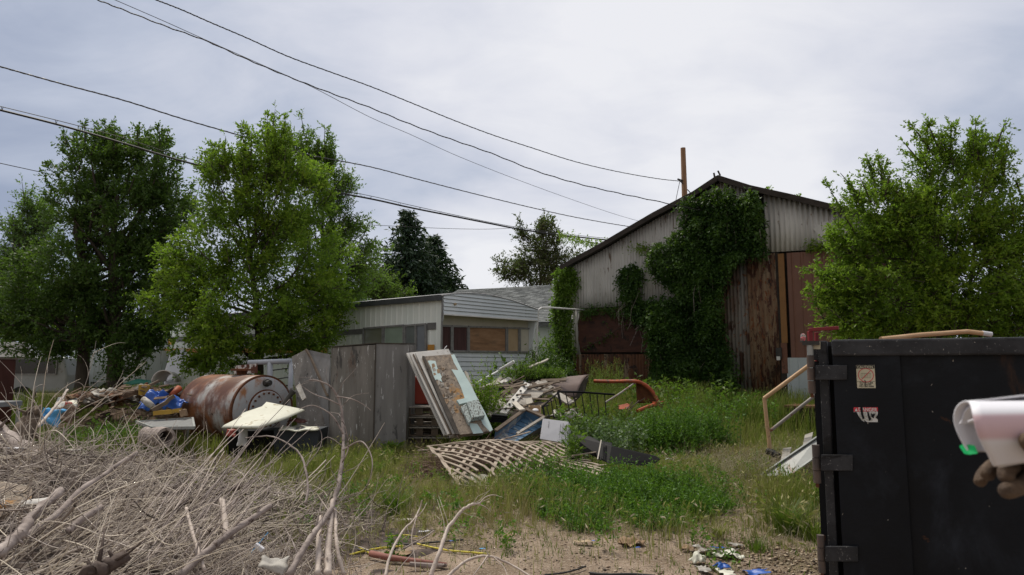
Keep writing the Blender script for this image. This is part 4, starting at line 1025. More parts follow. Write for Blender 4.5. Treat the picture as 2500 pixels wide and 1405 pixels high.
for i, (px, Yw, r, h, n) in enumerate(((1580, 12.2, 0.45, 0.62, 900), (1650, 12.0, 0.5, 0.66, 1000), (1710, 12.4, 0.45, 0.60, 900), (1610, 13.4, 0.6, 0.6, 700))):
    bush('bindweed_clump', ('left bushy dark weed behind the black panel', 'middle bushy dark weed behind the black panel', 'right bushy dark weed between the black panel and the pipe railing', 'bushy weed just in front of the bent orange pipe')[i], 'weed', [(gx(px, Yw), r, h * 1.4), (gx(px + 25, Yw), r * .5, h * 1.7), (gx(px - 30, Yw), r * .5, h * 1.2)], M['leaf_weed'], int(n * 1.3), 0.042, 0.02, 0.22, 9, group='bushy weeds in the middle of the yard', stem_r=0.004)
def plumes(label, px, Y, w, h, n, m, base_z=None, name='kochia_weed'):
    """tall narrow leafy spires"""
    x0 = at(px, 900, Y).x; b = Vector((x0, Y, gz(x0, Y)))
    t = thing(name, label, 'weed', b, 'tall spired weeds')
    S, D_, k = [], [], 26
    for i in range(n):
        bx = x0 + rng.uniform(-w, w); by = Y + rng.uniform(-w, w) * 0.7; hh = h * rng.uniform(0.6, 1.0); lx, ly = rng.normal(0, 0.06, 2)
        u = rng.uniform(0.1, 1, k)
        S.append(np.stack([bx + lx * u * hh + rng.normal(0, 0.02, k) , by + ly * u * hh + rng.normal(0, 0.02, k), gz(bx, by) + hh * u], 1))
        D_.append(nrm(np.stack([rng.normal(0, .35, k), rng.normal(0, .35, k), np.full(k, 1.0)], 1)))
    S = np.concatenate(S); D_ = np.concatenate(D_)
    V, F = spray_leaves(S, D_, np.full(len(S), 0.12), 6, 0.045, 0.010, 0.0, 0.5)
    foliage_obj('foliage', V, F, m, t)
plumes('big clump of pale green spired weeds in front of the rusty barn wall', 1483, 17.5, 0.42, 1.42, 60, M['leaf_plume'])
plumes('small yellow green spired weed beside the brown curved sheet', 1438, 14.6, 0.13, 1.15, 14, M['leaf_plume'])
plumes('spired weed standing on the mound right of the bent orange pipe', 1715, 15.5, 0.22, 1.0, 22, M['leaf_plume'])
plumes('spired weed on the mound left of the streaked rust door', 1688, 16.2, 0.2, 0.85, 14, M['leaf_plume'])
plumes('thin spired weed at the foot of the rust door', 1800, 16.5, 0.35, 0.7, 18, M['leaf_weed'])
def stalks(label, px, Y, w, h, n, m, ll, lw, name='tall_weed', k=16):
    x0 = at(px, 900, Y).x; b = Vector((x0, Y, gz(x0, Y))); t = thing(name, label, 'weed', b)
    S, D_, tb = [], [], []
    for i in range(n):
        bx = x0 + rng.uniform(-w, w); by = Y + rng.uniform(-w, w); hh = h * rng.uniform(0.6, 1.0); lx, ly = rng.normal(0, 0.12, 2)
        u = np.linspace(0.12, 1, k)
        P = np.stack([bx + lx * u * u * hh, by + ly * u * u * hh, gz(bx, by) + hh * u], 1); S.append(P)
        a = np.arange(k) * 2.4 + rng.uniform(0, 6); D_.append(nrm(np.stack([np.cos(a), np.sin(a), np.full(k, 0.55)], 1)))
        tb.append(np.stack([[bx, by, gz(bx, by)], P[k // 2], P[-1]]))
    S = np.concatenate(S); D_ = np.concatenate(D_)
    L = ll * rng.uniform(0.6, 1.2, len(S)); V, F = leaves_from(S, D_, L, L * lw / ll)
    V2, F2 = spray_leaves(S, D_, np.full(len(S), ll * 0.8), 4, ll * 0.5, lw * 0.5, 0.2)
    V, F = merge([(V, F), (V2, F2)])
    foliage_obj('leaves', V, F, m, t)
    V, F, _ = tubes_np(np.stack(tb), np.ones((n, 3)) * np.array([0.006, 0.005, 0.002])); obj('stems', (V, F), M['leaf_stem'], t)
M['leaf_stem'] = mat('green_stem', [(0.08, 0.12, 0.04), (0.13, 0.18, 0.07)], 5, 0.6)
stalks('tall leafy weeds growing through the black wire gate', 1400, 11.4, 0.35, 0.95, 34, M['leaf_mid'], 0.10, 0.03)
stalks('dusty pale leaved weeds right of the white carton', 1445, 11.0, 0.45, 0.75, 60, M['leaf_dusty'], 0.09, 0.045)
stalks('grey green milkweed stand between the carton and the orange pipe', 1490, 11.8, 0.5, 0.72, 60, M['leaf_dusty'], 0.08, 0.035)
stalks('tall weed in front of the white carton with drooping leaves', 1392, 9.5, 0.09, 0.82, 8, M['leaf_mid'], 0.14, 0.035)
stalks('low leafy stems along the left front of the lattice', 1290, 8.5, 0.4, 0.46, 40, M['leaf_weed'], 0.06, 0.02)
stalks('weed growing by the foot of the grey cabinet', 962, 11.6, 0.12, 0.3, 5, M['leaf_mid'], 0.14, 0.07)
stalks('milkweed stems along the mound before the barn', 1620, 14.3, 0.9, 0.6, 60, M['leaf_dusty'], 0.09, 0.03)
stalks('tall leafy weeds standing over the right end of the lattice', 1345, 8.9, 0.24, 0.62, 22, M['leaf_mid'], 0.07, 0.022)
stalks('tall leafy weeds at the centre of the lush green patch', 1500, 7.8, 0.35, 0.42, 24, M['leaf_weed'], 0.06, 0.02)
stalks('leafy weeds at the back right of the lush green patch', 1640, 8.2, 0.3, 0.46, 22, M['leaf_weed'], 0.06, 0.02)
stalks('broad leaved weeds along the foot of the barn creeper', 1650, 17.3, 1.3, 1.0, 50, M['leaf_mid'], 0.14, 0.06)
stalks('broad leaved weeds in front of the rust streaked door', 1800, 15.6, 0.7, 0.8, 34, M['leaf_weed'], 0.11, 0.04)
stalks('tall dark weeds left of the bent orange pipe frame', 1475, 13.4, 0.5, 0.8, 34, M['leaf_mid'], 0.10, 0.035)
stalks('leafy weeds rising behind the right bushy dark weed', 1740, 12.6, 0.4, 0.95, 26, M['leaf_weed'], 0.08, 0.028)
def dock(label, px, Y, n, L, m):
    x0 = at(px, 900, Y).x; b = Vector((x0, Y, gz(x0, Y))); t = thing('dock_plant', label, 'plant', b); mb = MB()
    for i in range(n):
        a = rng.uniform(0, 6.28); l = L * rng.uniform(0.6, 1); w = l * 0.16; e = rng.uniform(0.5, 1.1)
        dx, dy = math.cos(a), math.sin(a); sx, sy = -dy, dx
        def fn(u, v, dx=dx, dy=dy, sx=sx, sy=sy, l=l, w=w, e=e):
            ww = w * math.sin(math.pi * min(1, u * 0.92 + 0.08)) * (v - 0.5) * 2
            r = l * u * math.cos(e * (1 - 0.3 * u)); z = l * math.sin(e) * (u - 0.45 * u * u) + abs(v - .5) * w * 0.5
            return (b.x + dx * r + sx * ww, b.y + dy * r + sy * ww, b.z + z)
        mb.grid(fn, 7, 3)
    o = obj('leaves', mb, m, t, smooth=True); set_rnd(o, rng.uniform(0, 1, len(o.data.polygons)))
dock('broad leaved dock plant in front of the white carton', 1376, 9.4, 16, 0.5, M['leaf_mid'])
dock('broad leaved dock plant at the foot of the grey cabinet', 968, 11.4, 9, 0.36, M['leaf_mid'])
# green grass hummock and small bushes on the left
bush('grass_hummock', 'rounded clump of tall green weeds left of the tarpaulin heap', 'weed', [(gx(255, 13.2), (0.9, 0.5), 0.55), (gx(340, 13.3), (0.6, 0.4), 0.5)], M['leaf_weed'], 1500, 0.05, 0.014, 0.25, 9)

# ------------------------------------------------------------------ grass
def vnoise(x, y, f, s=0.0):
    return 0.5 + 0.25 * (np.sin(x * f + s + 1.7 * np.sin(y * f * 0.8 + s)) + np.sin(y * f * 1.3 + 2.1 * s + 1.3 * np.sin(x * f * 0.9 - s)))
def blades(name, n, x0, x1, y0, y1, dens, hfun, wfun, m, kind, tone, lean=0.35, heads=0.0, k=4):
    x = rng.uniform(x0, x1, n); y = y0 + (y1 - y0) * rng.uniform(0, 1, n)
    # cluster into tufts
    tx = np.round(x / 0.09) * 0.09 + np.sin(np.round(x / 0.09) * 91.7 + np.round(y / 0.09) * 37.3) * 0.05; ty = np.round(y / 0.09) * 0.09 + np.cos(np.round(x / 0.09) * 51.7 + np.round(y / 0.09) * 17.3) * 0.05
    cl = rng.uniform(0, 1, n) < 0.65
    x = np.where(cl, tx + rng.normal(0, 0.02, n), x); y = np.where(cl, ty + rng.normal(0, 0.02, n), y)
    keep = rng.uniform(0, 1, n) < dens(x, y)
    infr = np.abs(x / np.maximum(y, 0.5)) < 0.86
    keep &= infr
    keep &= ~((x > 1.6) & (y < 9.3) & ((x - 1.93) * 0.88 + (y - 4.3) * -0.46 > 0.02) & ((x - 1.93) * 0.46 + (y - 4.3) * 0.88 < 5.5) & ((x - 1.93) * 0.46 + (y - 4.3) * 0.88 > -0.05))
    keep &= ~((np.abs(x + 0.1 - (y - 9.2) * -0.25) < 1.35) & (np.abs(y - 9.35) < 0.75) & (rng.uniform(0, 1, n) < 0.85))
    keep &= ~((x > -4.6) & (x < -3.1) & (y > 10.2) & (y < 13) & (rng.uniform(0, 1, n) < 0.75))
    keep &= ~((x > 3.35) & (x < 5.0) & (y > 8.6) & (y < 10.4) & (rng.uniform(0, 1, n) < 0.75))
    keep &= ~((x > -10.4) & (x < -6.3) & (y > 13.9) & (y < 16.4) & (rng.uniform(0, 1, n) < 0.8))
    keep &= ~((np.abs(x + 2.1) < 0.62) & (np.abs(y - 12.5) < 0.42))
    x, y = x[keep], y[keep]; n = len(x)
    z = np.array([gz(a, b) for a, b in zip(x, y)])
    h = hfun(x, y) * rng.uniform(0.45, 1.15, n); a = rng.uniform(0, 2 * math.pi, n)
    ln = lean * rng.uniform(0.1, 1.0, n) * h
    w = wfun * rng.uniform(0.6, 1.3, n) * (0.75 + y * 0.05)
    t = np.linspace(0, 1, k)
    P = np.zeros((n, k, 3)); P[..., 0] = x[:, None] + (np.cos(a) * ln)[:, None] * t ** 1.8; P[..., 1] = y[:, None] + (np.sin(a) * ln)[:, None] * t ** 1.8
    P[..., 2] = z[:, None] + h[:, None] * t * (1 - 0.12 * t)
    S = np.stack([np.cos(a + 1.57 + rng.normal(0, .6, n)), np.sin(a + 1.57), np.zeros(n)], 1)
    ww = w[:, None] * np.linspace(1, 0.15, k)[None]
    V = np.stack([P - S[:, None] * ww[..., None], P + S[:, None] * ww[..., None]], 2)     # n,k,2,3
    idx = np.arange(n * k * 2).reshape(n, k, 2)
    F = np.stack([idx[:, :-1, 0], idx[:, :-1, 1], idx[:, 1:, 1], idx[:, 1:, 0]], -1).reshape(-1, 4)
    rn = np.clip(tone(x, y) + rng.normal(0, 0.14, n), 0, 1)
    parts = [(V.reshape(-1, 3), F)]; R = [np.repeat(rn, k - 1)]
    if heads:
        s = rng.uniform(0, 1, n) < heads
        tip = P[s, -1]; d = nrm(P[s, -1] - P[s, -2] + rng.normal(size=tip.shape) * 0.03); d[:, 2] *= 0.6; d = nrm(d)
        for _ in range(2):
            v, f = leaves_from(tip - d * 0.01, nrm(d + rng.normal(size=d.shape) * .08), rng.uniform(0.05, 0.085, len(tip)), rng.uniform(0.012, 0.02, len(tip)))
            parts.append((v, f)); R.append(np.clip(rng.normal(0.56, 0.1, len(f)), 0, 1))
    V, F = merge(parts)
    return foliage_obj(name, V, F, m, None, np.concatenate(R), kind=kind, origin=(0, 0, 0))
def edge(x): return 6.45 + 0.35 * np.sin(x * 1.7 + 1) + 0.2 * np.sin(x * 4.1) + np.clip((x - 2.2) * 0.9, 0, 1.3) - np.clip((-x - 0.9) * 0.8, 0, 2.0)
def dirt(x, y): # trampled bare track right of centre
    return np.clip(1 - np.abs((x - 2.5 - (y - 8) * 0.30) / 0.5), 0, 1) * (y < 11) * (x > 1.2)
def dens_near(x, y):
    e = 1 / (1 + np.exp(-(y - edge(x)) * 5.0))
    return np.clip(0.02 + 0.98 * e * (0.15 + 0.95 * vnoise(x, y, 2.4, 0.5)) * np.clip(0.45 + (y - 6.2) * 0.3, 0.3, 1) * (1 - 0.75 * dirt(x, y)), 0, 1)
def brown(x, y):
    b = np.exp(-(((x + 0.85) / 0.9) ** 2 + ((y - 8.6) / 1.3) ** 2)) + np.exp(-(((x - 3.7) / 1.2) ** 2 + ((y - 11.3) / 1.3) ** 2)) + np.exp(-(((x - 2.6) / 0.6) ** 2 + ((y - 8.6) / 1.6) ** 2)) * 0.6
    return b
def tone_near(x, y): return 0.46 + 0.38 * (vnoise(x, y, 1.3, 2.0) - 0.4) + 0.42 * brown(x, y) + 0.18 * (vnoise(x, y, 3.3, 1.0) - 0.5) + 0.12 * np.clip((7.8 - y), 0, 1)
def h_near(x, y): return np.clip(0.07 + 0.30 * vnoise(x, y, 1.9, 1.2) + 0.14 * vnoise(x, y, 4.2, .3) - 0.12 * np.clip(8.0 - y, 0, 1) - 0.1 * dirt(x, y), 0.05, 1)
grass_lab = None
blades('grass', 150000, -4.5, 6.2, 5.3, 12.4, dens_near, h_near, 0.0032, M['grass'], 'stuff', tone_near, 0.45, heads=0.10)
def h_far(x, y): return 0.20 + 0.34 * vnoise(x, y, 1.1, 2.2) + 0.28 * (y > 15.0)
def tone_far(x, y): return 0.37 + 0.22 * (vnoise(x, y, 0.7, 5.0) - 0.4) + 0.15 * (vnoise(x, y, 2.3, 1.0) - 0.5) + 0.3 * brown(x, y)
blades('tall_grass', 120000, -12, 9.5, 12.2, 21.5, lambda x, y: 0.45 + 0.5 * vnoise(x, y, 1.3, 3.3), h_far, 0.0055, M['grass'], 'stuff', tone_far, 0.35, heads=0.04)
blades('dry_grass', 22000, 1.5, 6.5, 9.5, 13.0, lambda x, y: 0.1 + 0.75 * np.clip(brown(x, y), 0, 1), lambda x, y: 0.16 + 0 * x, 0.003, M['drygrass'], 'stuff', lambda x, y: 0.5 + 0 * x, 1.3)
blades('sprouts', 12000, -1.5, 5.0, 4.6, 7.4, lambda x, y: 0.25 * (vnoise(x, y, 3.0, 1.5) > 0.6) + 0.02, lambda x, y: 0.06 + 0 * x, 0.0045, M['grass'], 'stuff', lambda x, y: 0.12 + 0 * x, 0.8)
blades('straw', 40000, -3.0, 6.0, 6.1, 12.4, lambda x, y: 0.12 + 0.5 * np.clip(vnoise(x, y, 1.7, 4.0) - 0.35, 0, 1) + 0.3 * np.clip(brown(x, y), 0, 1), lambda x, y: 0.20 + 0 * x, 0.0028, M['drygrass'], 'stuff', lambda x, y: 0.5 + 0 * x, 0.9, heads=0.12)
def rosettes(n):
    x = rng.uniform(-2.2, 5.6, n); y = rng.uniform(5.6, 12.0, n); k = (rng.uniform(0, 1, n) < np.where(y < 6.8, 0.25, 0.8)) & ~((x > 1.7) & (y < 7.2)); x, y = x[k], y[k]; S, D_, n = [], [], len(x)
    for a, b in zip(x, y):
        q = int(rng.integers(10, 26)); r = rng.uniform(0.02, 0.08); S.append(np.stack([a + rng.normal(0, r, q), b + rng.normal(0, r, q), gz(a, b) + rng.uniform(0.0, 0.2, q)], 1)); D_.append(nrm(rng.normal(size=(q, 3)) * 0.6 + np.array([0, 0, 0.7])))
    S = np.concatenate(S); D_ = np.concatenate(D_); V, F = spray_leaves(S, D_, np.full(len(S), 0.08), 5, 0.042, 0.018, 0.1)
    foliage_obj('ground_weeds', V, F, M['leaf_weed'], None, None, kind='stuff', origin=(0, 0, 0))
rosettes(420)
# distinct tufts beside the dumpster
def tuft(label, px, Y, r, h, n, tone=0.2, heads=0.25):
    x0 = at(px, 900, Y).x
    rng2 = rng
    x = x0 + rng.normal(0, r, n); y = Y + rng.normal(0, r, n)
    a = np.arctan2(y - Y, x - x0) + rng.normal(0, .5, n); hh = h * rng.uniform(0.5, 1.1, n); ln = hh * rng.uniform(0.2, 0.8, n); k = 5; t = np.linspace(0, 1, k)
    P = np.zeros((n, k, 3)); P[..., 0] = x[:, None] + (np.cos(a) * ln)[:, None] * t ** 2; P[..., 1] = y[:, None] + (np.sin(a) * ln)[:, None] * t ** 2; P[..., 2] = gz(x0, Y) + hh[:, None] * (t - 0.25 * t ** 3)
    S = np.stack([-np.sin(a), np.cos(a), 0 * a], 1); ww = 0.004 * np.linspace(1, 0.1, k)[None] * np.ones((n, 1))
    V = np.stack([P - S[:, None] * ww[..., None], P + S[:, None] * ww[..., None]], 2); idx = np.arange(n * k * 2).reshape(n, k, 2)
    F = np.stack([idx[:, :-1, 0], idx[:, :-1, 1], idx[:, 1:, 1], idx[:, 1:, 0]], -1).reshape(-1, 4); parts = [(V.reshape(-1, 3), F)]
    s = rng.uniform(0, 1, n) < heads; tip = P[s, -1]; d = nrm(P[s, -1] - P[s, -2])
    if len(tip): parts.append(leaves_from(tip, d, rng.uniform(0.06, 0.09, len(tip)), rng.uniform(0.014, 0.022, len(tip))))
    V, F = merge(parts); rn = np.clip(rng.normal(tone, 0.12, len(F)), 0, 1)
    if len(tip): rn[-len(tip):] = 0.58
    foliage_obj('grass_tuft', V, F, M['grass'], None, rn, label=label, cat='grass tuft', group='separate grass tufts')
tuft('large green grass tuft with seed heads left of the dumpster hinge', 1905, 6.9, 0.07, 0.40, 420, 0.12, 0.2)
tuft('grass tuft leaning against the dumpster corner post', 1970, 6.6, 0.06, 0.32, 200, 0.25)
tuft('small reddish grass tuft on the bare gravel', 1742, 6.5, 0.025, 0.17, 120, 0.55, 0.1)
tuft('fresh green tuft standing in the dry grass in front of the lattice', 975, 7.6, 0.06, 0.38, 260, 0.05, 0.05)
tuft('flattened green tuft near the litter by the dumpster', 1830, 6.1, 0.04, 0.14, 120, 0.15, 0.0)
tuft('green tuft at the front left corner of the lattice', 1165, 8.6, 0.10, 0.3, 240, 0.03, 0.0)
# ------------------------------------------------------------------ materials for the junk
M['grey_ply'] = mat('weathered_plywood', [(0.12, 0.11, 0.10), (0.19, 0.178, 0.165), (0.27, 0.25, 0.235)], 2.2, 0.85, 0.5, stretch=(2.2, 2.2, 0.22), spots=[((0.55, 0.55, 0.55), 26, 0.655, (1, 1, 0.13), 0.02), ((0.12, 0.07, 0.05), 2.2, 0.60, (1, 1, 0.4), 0.12), ((0.075, 0.072, 0.07), 5, 0.64, (1, 1, 0.3))])
M['grey_ply2'] = mat('weathered_plywood_cool', [(0.14, 0.136, 0.135), (0.20, 0.195, 0.195), (0.26, 0.255, 0.255)], 2.2, 0.85, 0.45, stretch=(2.2, 2.2, 0.22), spots=[((0.5, 0.5, 0.52), 24, 0.68, (1, 1, 0.13), 0.02), ((0.09, 0.088, 0.09), 4, 0.65, (1, 1, 0.3))])
M['tank_paint'] = mat('rusty_white_tank', [(0.42, 0.42, 0.41), (0.52, 0.53, 0.53)], 2, 0.5, 0.15, spots=[((0.24, 0.085, 0.03), 1.25, 0.40, (1, 1, 0.7), 0.18), ((0.10, 0.035, 0.018), 1.5, 0.46, (1, 1, 0.8), 0.18), ((0.05, 0.025, 0.018), 5, 0.66)])
M['tank_end'] = mat('tank_end_paint', [(0.34, 0.35, 0.37), (0.43, 0.44, 0.46)], 2, 0.5, 0.1, spots=[((0.30, 0.13, 0.05), 2.6, 0.54, (1, 1, 0.7), 0.16), ((0.16, 0.06, 0.03), 3.2, 0.66, (1, 1, 0.7), 0.06)])
M['rust'] = mat('rust', [(0.07, 0.025, 0.012), (0.16, 0.06, 0.025)], 12, 0.9, 0.5)
M['rust_orange'] = mat('rusty_orange_paint', [(0.16, 0.045, 0.02), (0.32, 0.065, 0.022), (0.40, 0.085, 0.025)], 4, 0.65, 0.3, spots=[((0.12, 0.055, 0.04), 7, 0.58)])
M['brown_steel'] = mat('dull_brown_steel', [(0.12, 0.085, 0.075), (0.175, 0.125, 0.105)], 2.5, 0.55, 0.15, spots=[((0.2, 0.17, 0.15), 6, 0.68)])
M['pipe_paint'] = mat('pale_blue_grey_pipe', [(0.32, 0.35, 0.40), (0.42, 0.45, 0.50)], 4, 0.5, 0.1, spots=[((0.16, 0.08, 0.05), 6, 0.66)])
M['cream_sheet'] = mat('cream_plastic', [(0.56, 0.56, 0.47), (0.68, 0.68, 0.59)], 2.5, 0.6, 0.2, spots=[((0.36, 0.31, 0.2), 5, 0.64), ((0.2, 0.17, 0.1), 11, 0.7)])
M['black_plastic'] = mat('black_plastic', [(0.004, 0.004, 0.005), (0.010, 0.010, 0.012)], 4, 0.6, 0.1, spec=0.12, spots=[((0.06, 0.06, 0.06), 30, 0.72)])
M['navy_plastic'] = mat('navy_plastic', [(0.02, 0.026, 0.037), (0.035, 0.042, 0.055)], 4, 0.6, 0.1)
M['dull_alu'] = mat('dull_aluminium', [(0.16, 0.165, 0.17), (0.26, 0.265, 0.27)], 5, 0.45, 0.1, metal=0.2, stretch=(3, 0.3, 1))
M['white_paint'] = mat('old_white_paint', [(0.50, 0.48, 0.45), (0.64, 0.62, 0.59)], 3, 0.65, 0.3, stretch=(1, 1, 0.4), spots=[((0.22, 0.17, 0.12), 7, 0.64, (1, 1, 0.5))])
M['old_wood'] = mat('bare_old_wood', [(0.13, 0.105, 0.085), (0.25, 0.205, 0.165), (0.36, 0.29, 0.22)], 7, 0.9, 0.9, stretch=(2.5, 2.5, 0.35), spots=[((0.36, 0.20, 0.08), 3.2, 0.60, (1, 1, 0.4)), ((0.07, 0.05, 0.04), 8, 0.62, (2, 2, 0.4))])
M['mint_paint'] = mat('mint_paint', [(0.42, 0.54, 0.54), (0.52, 0.64, 0.63)], 3, 0.6, 0.2, spots=[((0.3, 0.33, 0.3), 9, 0.76)])
M['mint_cracked'] = mat('cracked_mint_shingle', [(0.36, 0.42, 0.41), (0.50, 0.57, 0.55)], 4, 0.8, 0.9, stretch=(5, 5, 0.5), spots=[((0.09, 0.08, 0.07), 22, 0.57, (2.2, 2.2, 0.15), 0.03)])
M['plank_grey'] = mat('grey_plank', [(0.20, 0.18, 0.155), (0.36, 0.33, 0.295), (0.46, 0.43, 0.38)], 4, 0.9, 0.6, stretch=(1, 1, 1), spots=[((0.09, 0.075, 0.06), 5, 0.62)])
M['plank_brown'] = mat('brown_plank', [(0.10, 0.075, 0.055), (0.20, 0.155, 0.12)], 5, 0.9, 0.6)
M['plank_dark'] = mat('dark_plank', [(0.04, 0.034, 0.03), (0.10, 0.085, 0.07)], 5, 0.9, 0.6)
M['plank_pale'] = mat('pale_plank', [(0.40, 0.37, 0.32), (0.52, 0.48, 0.42)], 5, 0.8, 0.4)
M['lath'] = mat('lattice_lath', [(0.17, 0.13, 0.10), (0.33, 0.27, 0.215), (0.45, 0.38, 0.31)], 5, 0.85, 0.4)
M['blue_paint'] = mat('faded_blue_paint', [(0.05, 0.12, 0.22), (0.10, 0.20, 0.32)], 4, 0.7, 0.4, spots=[((0.34, 0.37, 0.38), 5, 0.56)])
M['tarp'] = mat('blue_tarpaulin', [(0.015, 0.07, 0.34), (0.03, 0.13, 0.50)], 4, 0.45, 0.3, spec=0.5)
M['tarp_light'] = mat('light_blue_plastic', [(0.06, 0.27, 0.55), (0.13, 0.42, 0.72)], 4, 0.45, 0.3)
M['cardboard'] = mat('wet_cardboard', [(0.20, 0.13, 0.075), (0.34, 0.235, 0.15)], 5, 0.9, 0.5)
M['trash_brown'] = mat('brown_rubble_sheet', [(0.06, 0.04, 0.028), (0.15, 0.10, 0.07), (0.26, 0.18, 0.12)], 5, 0.9, 0.6)
M['trash_white'] = mat('dirty_white_plastic', [(0.26, 0.24, 0.21), (0.46, 0.44, 0.41)], 9, 0.6, 0.4, spots=[((0.2, 0.16, 0.12), 7, 0.6)])
M['trash_grey'] = mat('grey_felt', [(0.15, 0.13, 0.12), (0.34, 0.31, 0.28)], 5, 0.9, 0.6)
M['white_card'] = mat('white_carton', [(0.60, 0.60, 0.64), (0.68, 0.68, 0.72)], 3, 0.7, 0.05)
M['print_grey'] = mat('faded_print', [(0.28, 0.28, 0.3), (0.36, 0.36, 0.38)], 5, 0.8)
M['red_enamel'] = mat('red_enamel', [(0.24, 0.03, 0.018), (0.32, 0.045, 0.025)], 3, 0.5, 0.1, spots=[((0.1, 0.03, 0.02), 6, 0.68)])
M['deep_red'] = mat('deep_red_paint', [(0.16, 0.01, 0.014), (0.24, 0.016, 0.02)], 3, 0.45, 0.05)
M['maroon'] = mat('maroon_steel', [(0.05, 0.014, 0.012), (0.085, 0.025, 0.02)], 3, 0.6, 0.1)
M['tan_pipe'] = mat('tan_painted_pipe', [(0.46, 0.28, 0.15), (0.60, 0.40, 0.24)], 4, 0.55, 0.1, spots=[((0.22, 0.10, 0.05), 7, 0.66)])
M['rusty_pipe'] = mat('grey_rusty_pipe', [(0.24, 0.22, 0.21), (0.34, 0.31, 0.29)], 4, 0.6, 0.1, spots=[((0.22, 0.09, 0.05), 5, 0.56)])
M['yellow'] = mat('yellow_paint', [(0.36, 0.21, 0.03), (0.50, 0.32, 0.05)], 4, 0.6, 0.2, spots=[((0.25, 0.15, 0.04), 8, 0.6)])
M['yellow_rope'] = mat('yellow_rope', [(0.50, 0.42, 0.04), (0.66, 0.56, 0.09)], 20, 0.7, 0.3, spots=[((0.2, 0.17, 0.05), 9, 0.62)])
M['galv'] = mat('galvanised_steel', [(0.25, 0.265, 0.26), (0.34, 0.355, 0.35)], 3, 0.5, 0.08, spots=[((0.20, 0.10, 0.06), 4.5, 0.64)])
M['leather'] = mat('brown_leather_glove', [(0.03, 0.02, 0.013), (0.075, 0.048, 0.032), (0.15, 0.10, 0.062)], 16, 0.8, 1.0, bscale=45)

def crumple(name, c, sx, sy, h, m, label, cat, group=None, rot=0.0, amp=0.05, f=5.0, n=14, tilt=(0, 0), thick=0.006, ragged=0.2, drape=0.0, parent=None):
    """an irregular crumpled sheet lying at c"""
    c = Vector(c); sd = rng.uniform(0, 100); mb = MB(); R = Matrix.Rotation(rot, 3, 'Z') @ Matrix.Rotation(tilt[0], 3, 'X') @ Matrix.Rotation(tilt[1], 3, 'Y')
    def fn(u, v):
        a, b = (u - .5), (v - .5); e = 1 + ragged * mnoise.noise(Vector((a * 3 + sd, b * 3, 0)))
        p = Vector((a * sx * e, b * sy * e, 0)); q = Vector((p.x * f, p.y * f, sd))
        z = amp * (mnoise.noise(q) * 1.3 + 0.6 * mnoise.noise(q * 2.3)) + h * (1 - (2 * max(abs(a), abs(b))) ** 2) - drape * ((2 * a) ** 2 + (2 * b) ** 2) * 0.5
        p.x += amp * 0.5 * mnoise.noise(q + Vector((9, 0, 0))); p.y += amp * 0.5 * mnoise.noise(q + Vector((0, 9, 0)))
        p.z = z; return R @ p + c
    mb.grid(fn, n, n)
    return obj(name, mb, m, parent, label=label, cat=cat, group=group, solid=thick, smooth=True)
def plank(a, b, w, t, m, label=None, group=None, name='plank', cat='plank', up=(0, 0, 1), parent=None):
    mb = MB(); a = Vector(a); b = Vector(b); d = (b - a).normalized(); u = Vector(up); s = d.cross(u).normalized(); uu = s.cross(d)
    n = 5; k = []
    for i in range(n + 1):
        p = a.lerp(b, i / n) + uu * rng.normal(0, t * 0.12); ww = w * (1 + rng.normal(0, .02)); e = rng.normal(0, 0.01) if i in (0, n) else 0
        k.append([p + s * ww / 2 + uu * t / 2 + d * e, p - s * ww / 2 + uu * t / 2 - d * e, p - s * ww / 2 - uu * t / 2 - d * e, p + s * ww / 2 - uu * t / 2 + d * e])
    vs = [q for r in k for q in r]; fs = [(3, 2, 1, 0), tuple(4 * n + i for i in range(4))]
    for i in range(n):
        for j in range(4): fs.append((4 * i + j, 4 * i + (j + 1) % 4, 4 * i + 4 + (j + 1) % 4, 4 * i + 4 + j))
    mb.add(vs, fs)
    return obj(name, mb, m, parent, label=label, cat=cat if parent is None else None, group=group)

# ------------------------------------------------------------------ grey plywood cabinet
Yc = 12.1
k1 = at(911, 1105, Yc); X1 = k1.x; zb = gz(X1, Yc)
ztop = at(911, 842, Yc).z
L0 = at(801, 1100, Yc + 0.28); R0c = at(990, 1100, Yc + 0.12)
zl = at(805, 849, Yc + 0.28).z; zrr = at(988, 841, Yc + 0.12).z
cab = thing('cabinet', 'tall weathered grey plywood cabinet standing in the middle of the yard', 'cabinet', (X1, Yc + 0.3, zb))
A0 = Vector((L0.x, L0.y, zb)); A1 = Vector((X1, Yc, zb)); A2 = Vector((R0c.x, R0c.y, zb))
back = Vector((0.10, 1, 0)).normalized() * 0.62
mb = MB(); mb.prism([A0, A1, A1 + Vector((0, 0, ztop - zb)), A0 + Vector((0.03, 0, zl - zb))], back.normalized() * 0.02); obj('front_panel', mb, M['grey_ply'], cab, label='left front panel with a brown stain', bevel=0.002)
mb = MB(); mb.prism([A1 + Vector((0.012, 0, 0)), A2, A2 + Vector((0, 0, zrr - zb)), A1 + Vector((0.012, 0, ztop + 0.015 - zb))], back.normalized() * 0.02); obj('front_panel', mb, M['grey_ply2'], cab, label='right front panel, cooler grey', bevel=0.002)
for p, q, nn in ((A0, zl, 'side_panel'), (A2, zrr, 'side_panel')):
    mb = MB(); s = 0.02 if p is A0 else -0.02
    mb.prism([p + back.normalized() * 0.021, p + back, p + back + Vector((0, 0, q - zb)), p + back.normalized() * 0.021 + Vector((0, 0, q - zb))], Vector((s, 0, 0))); obj(nn, mb, M['grey_ply'], cab)
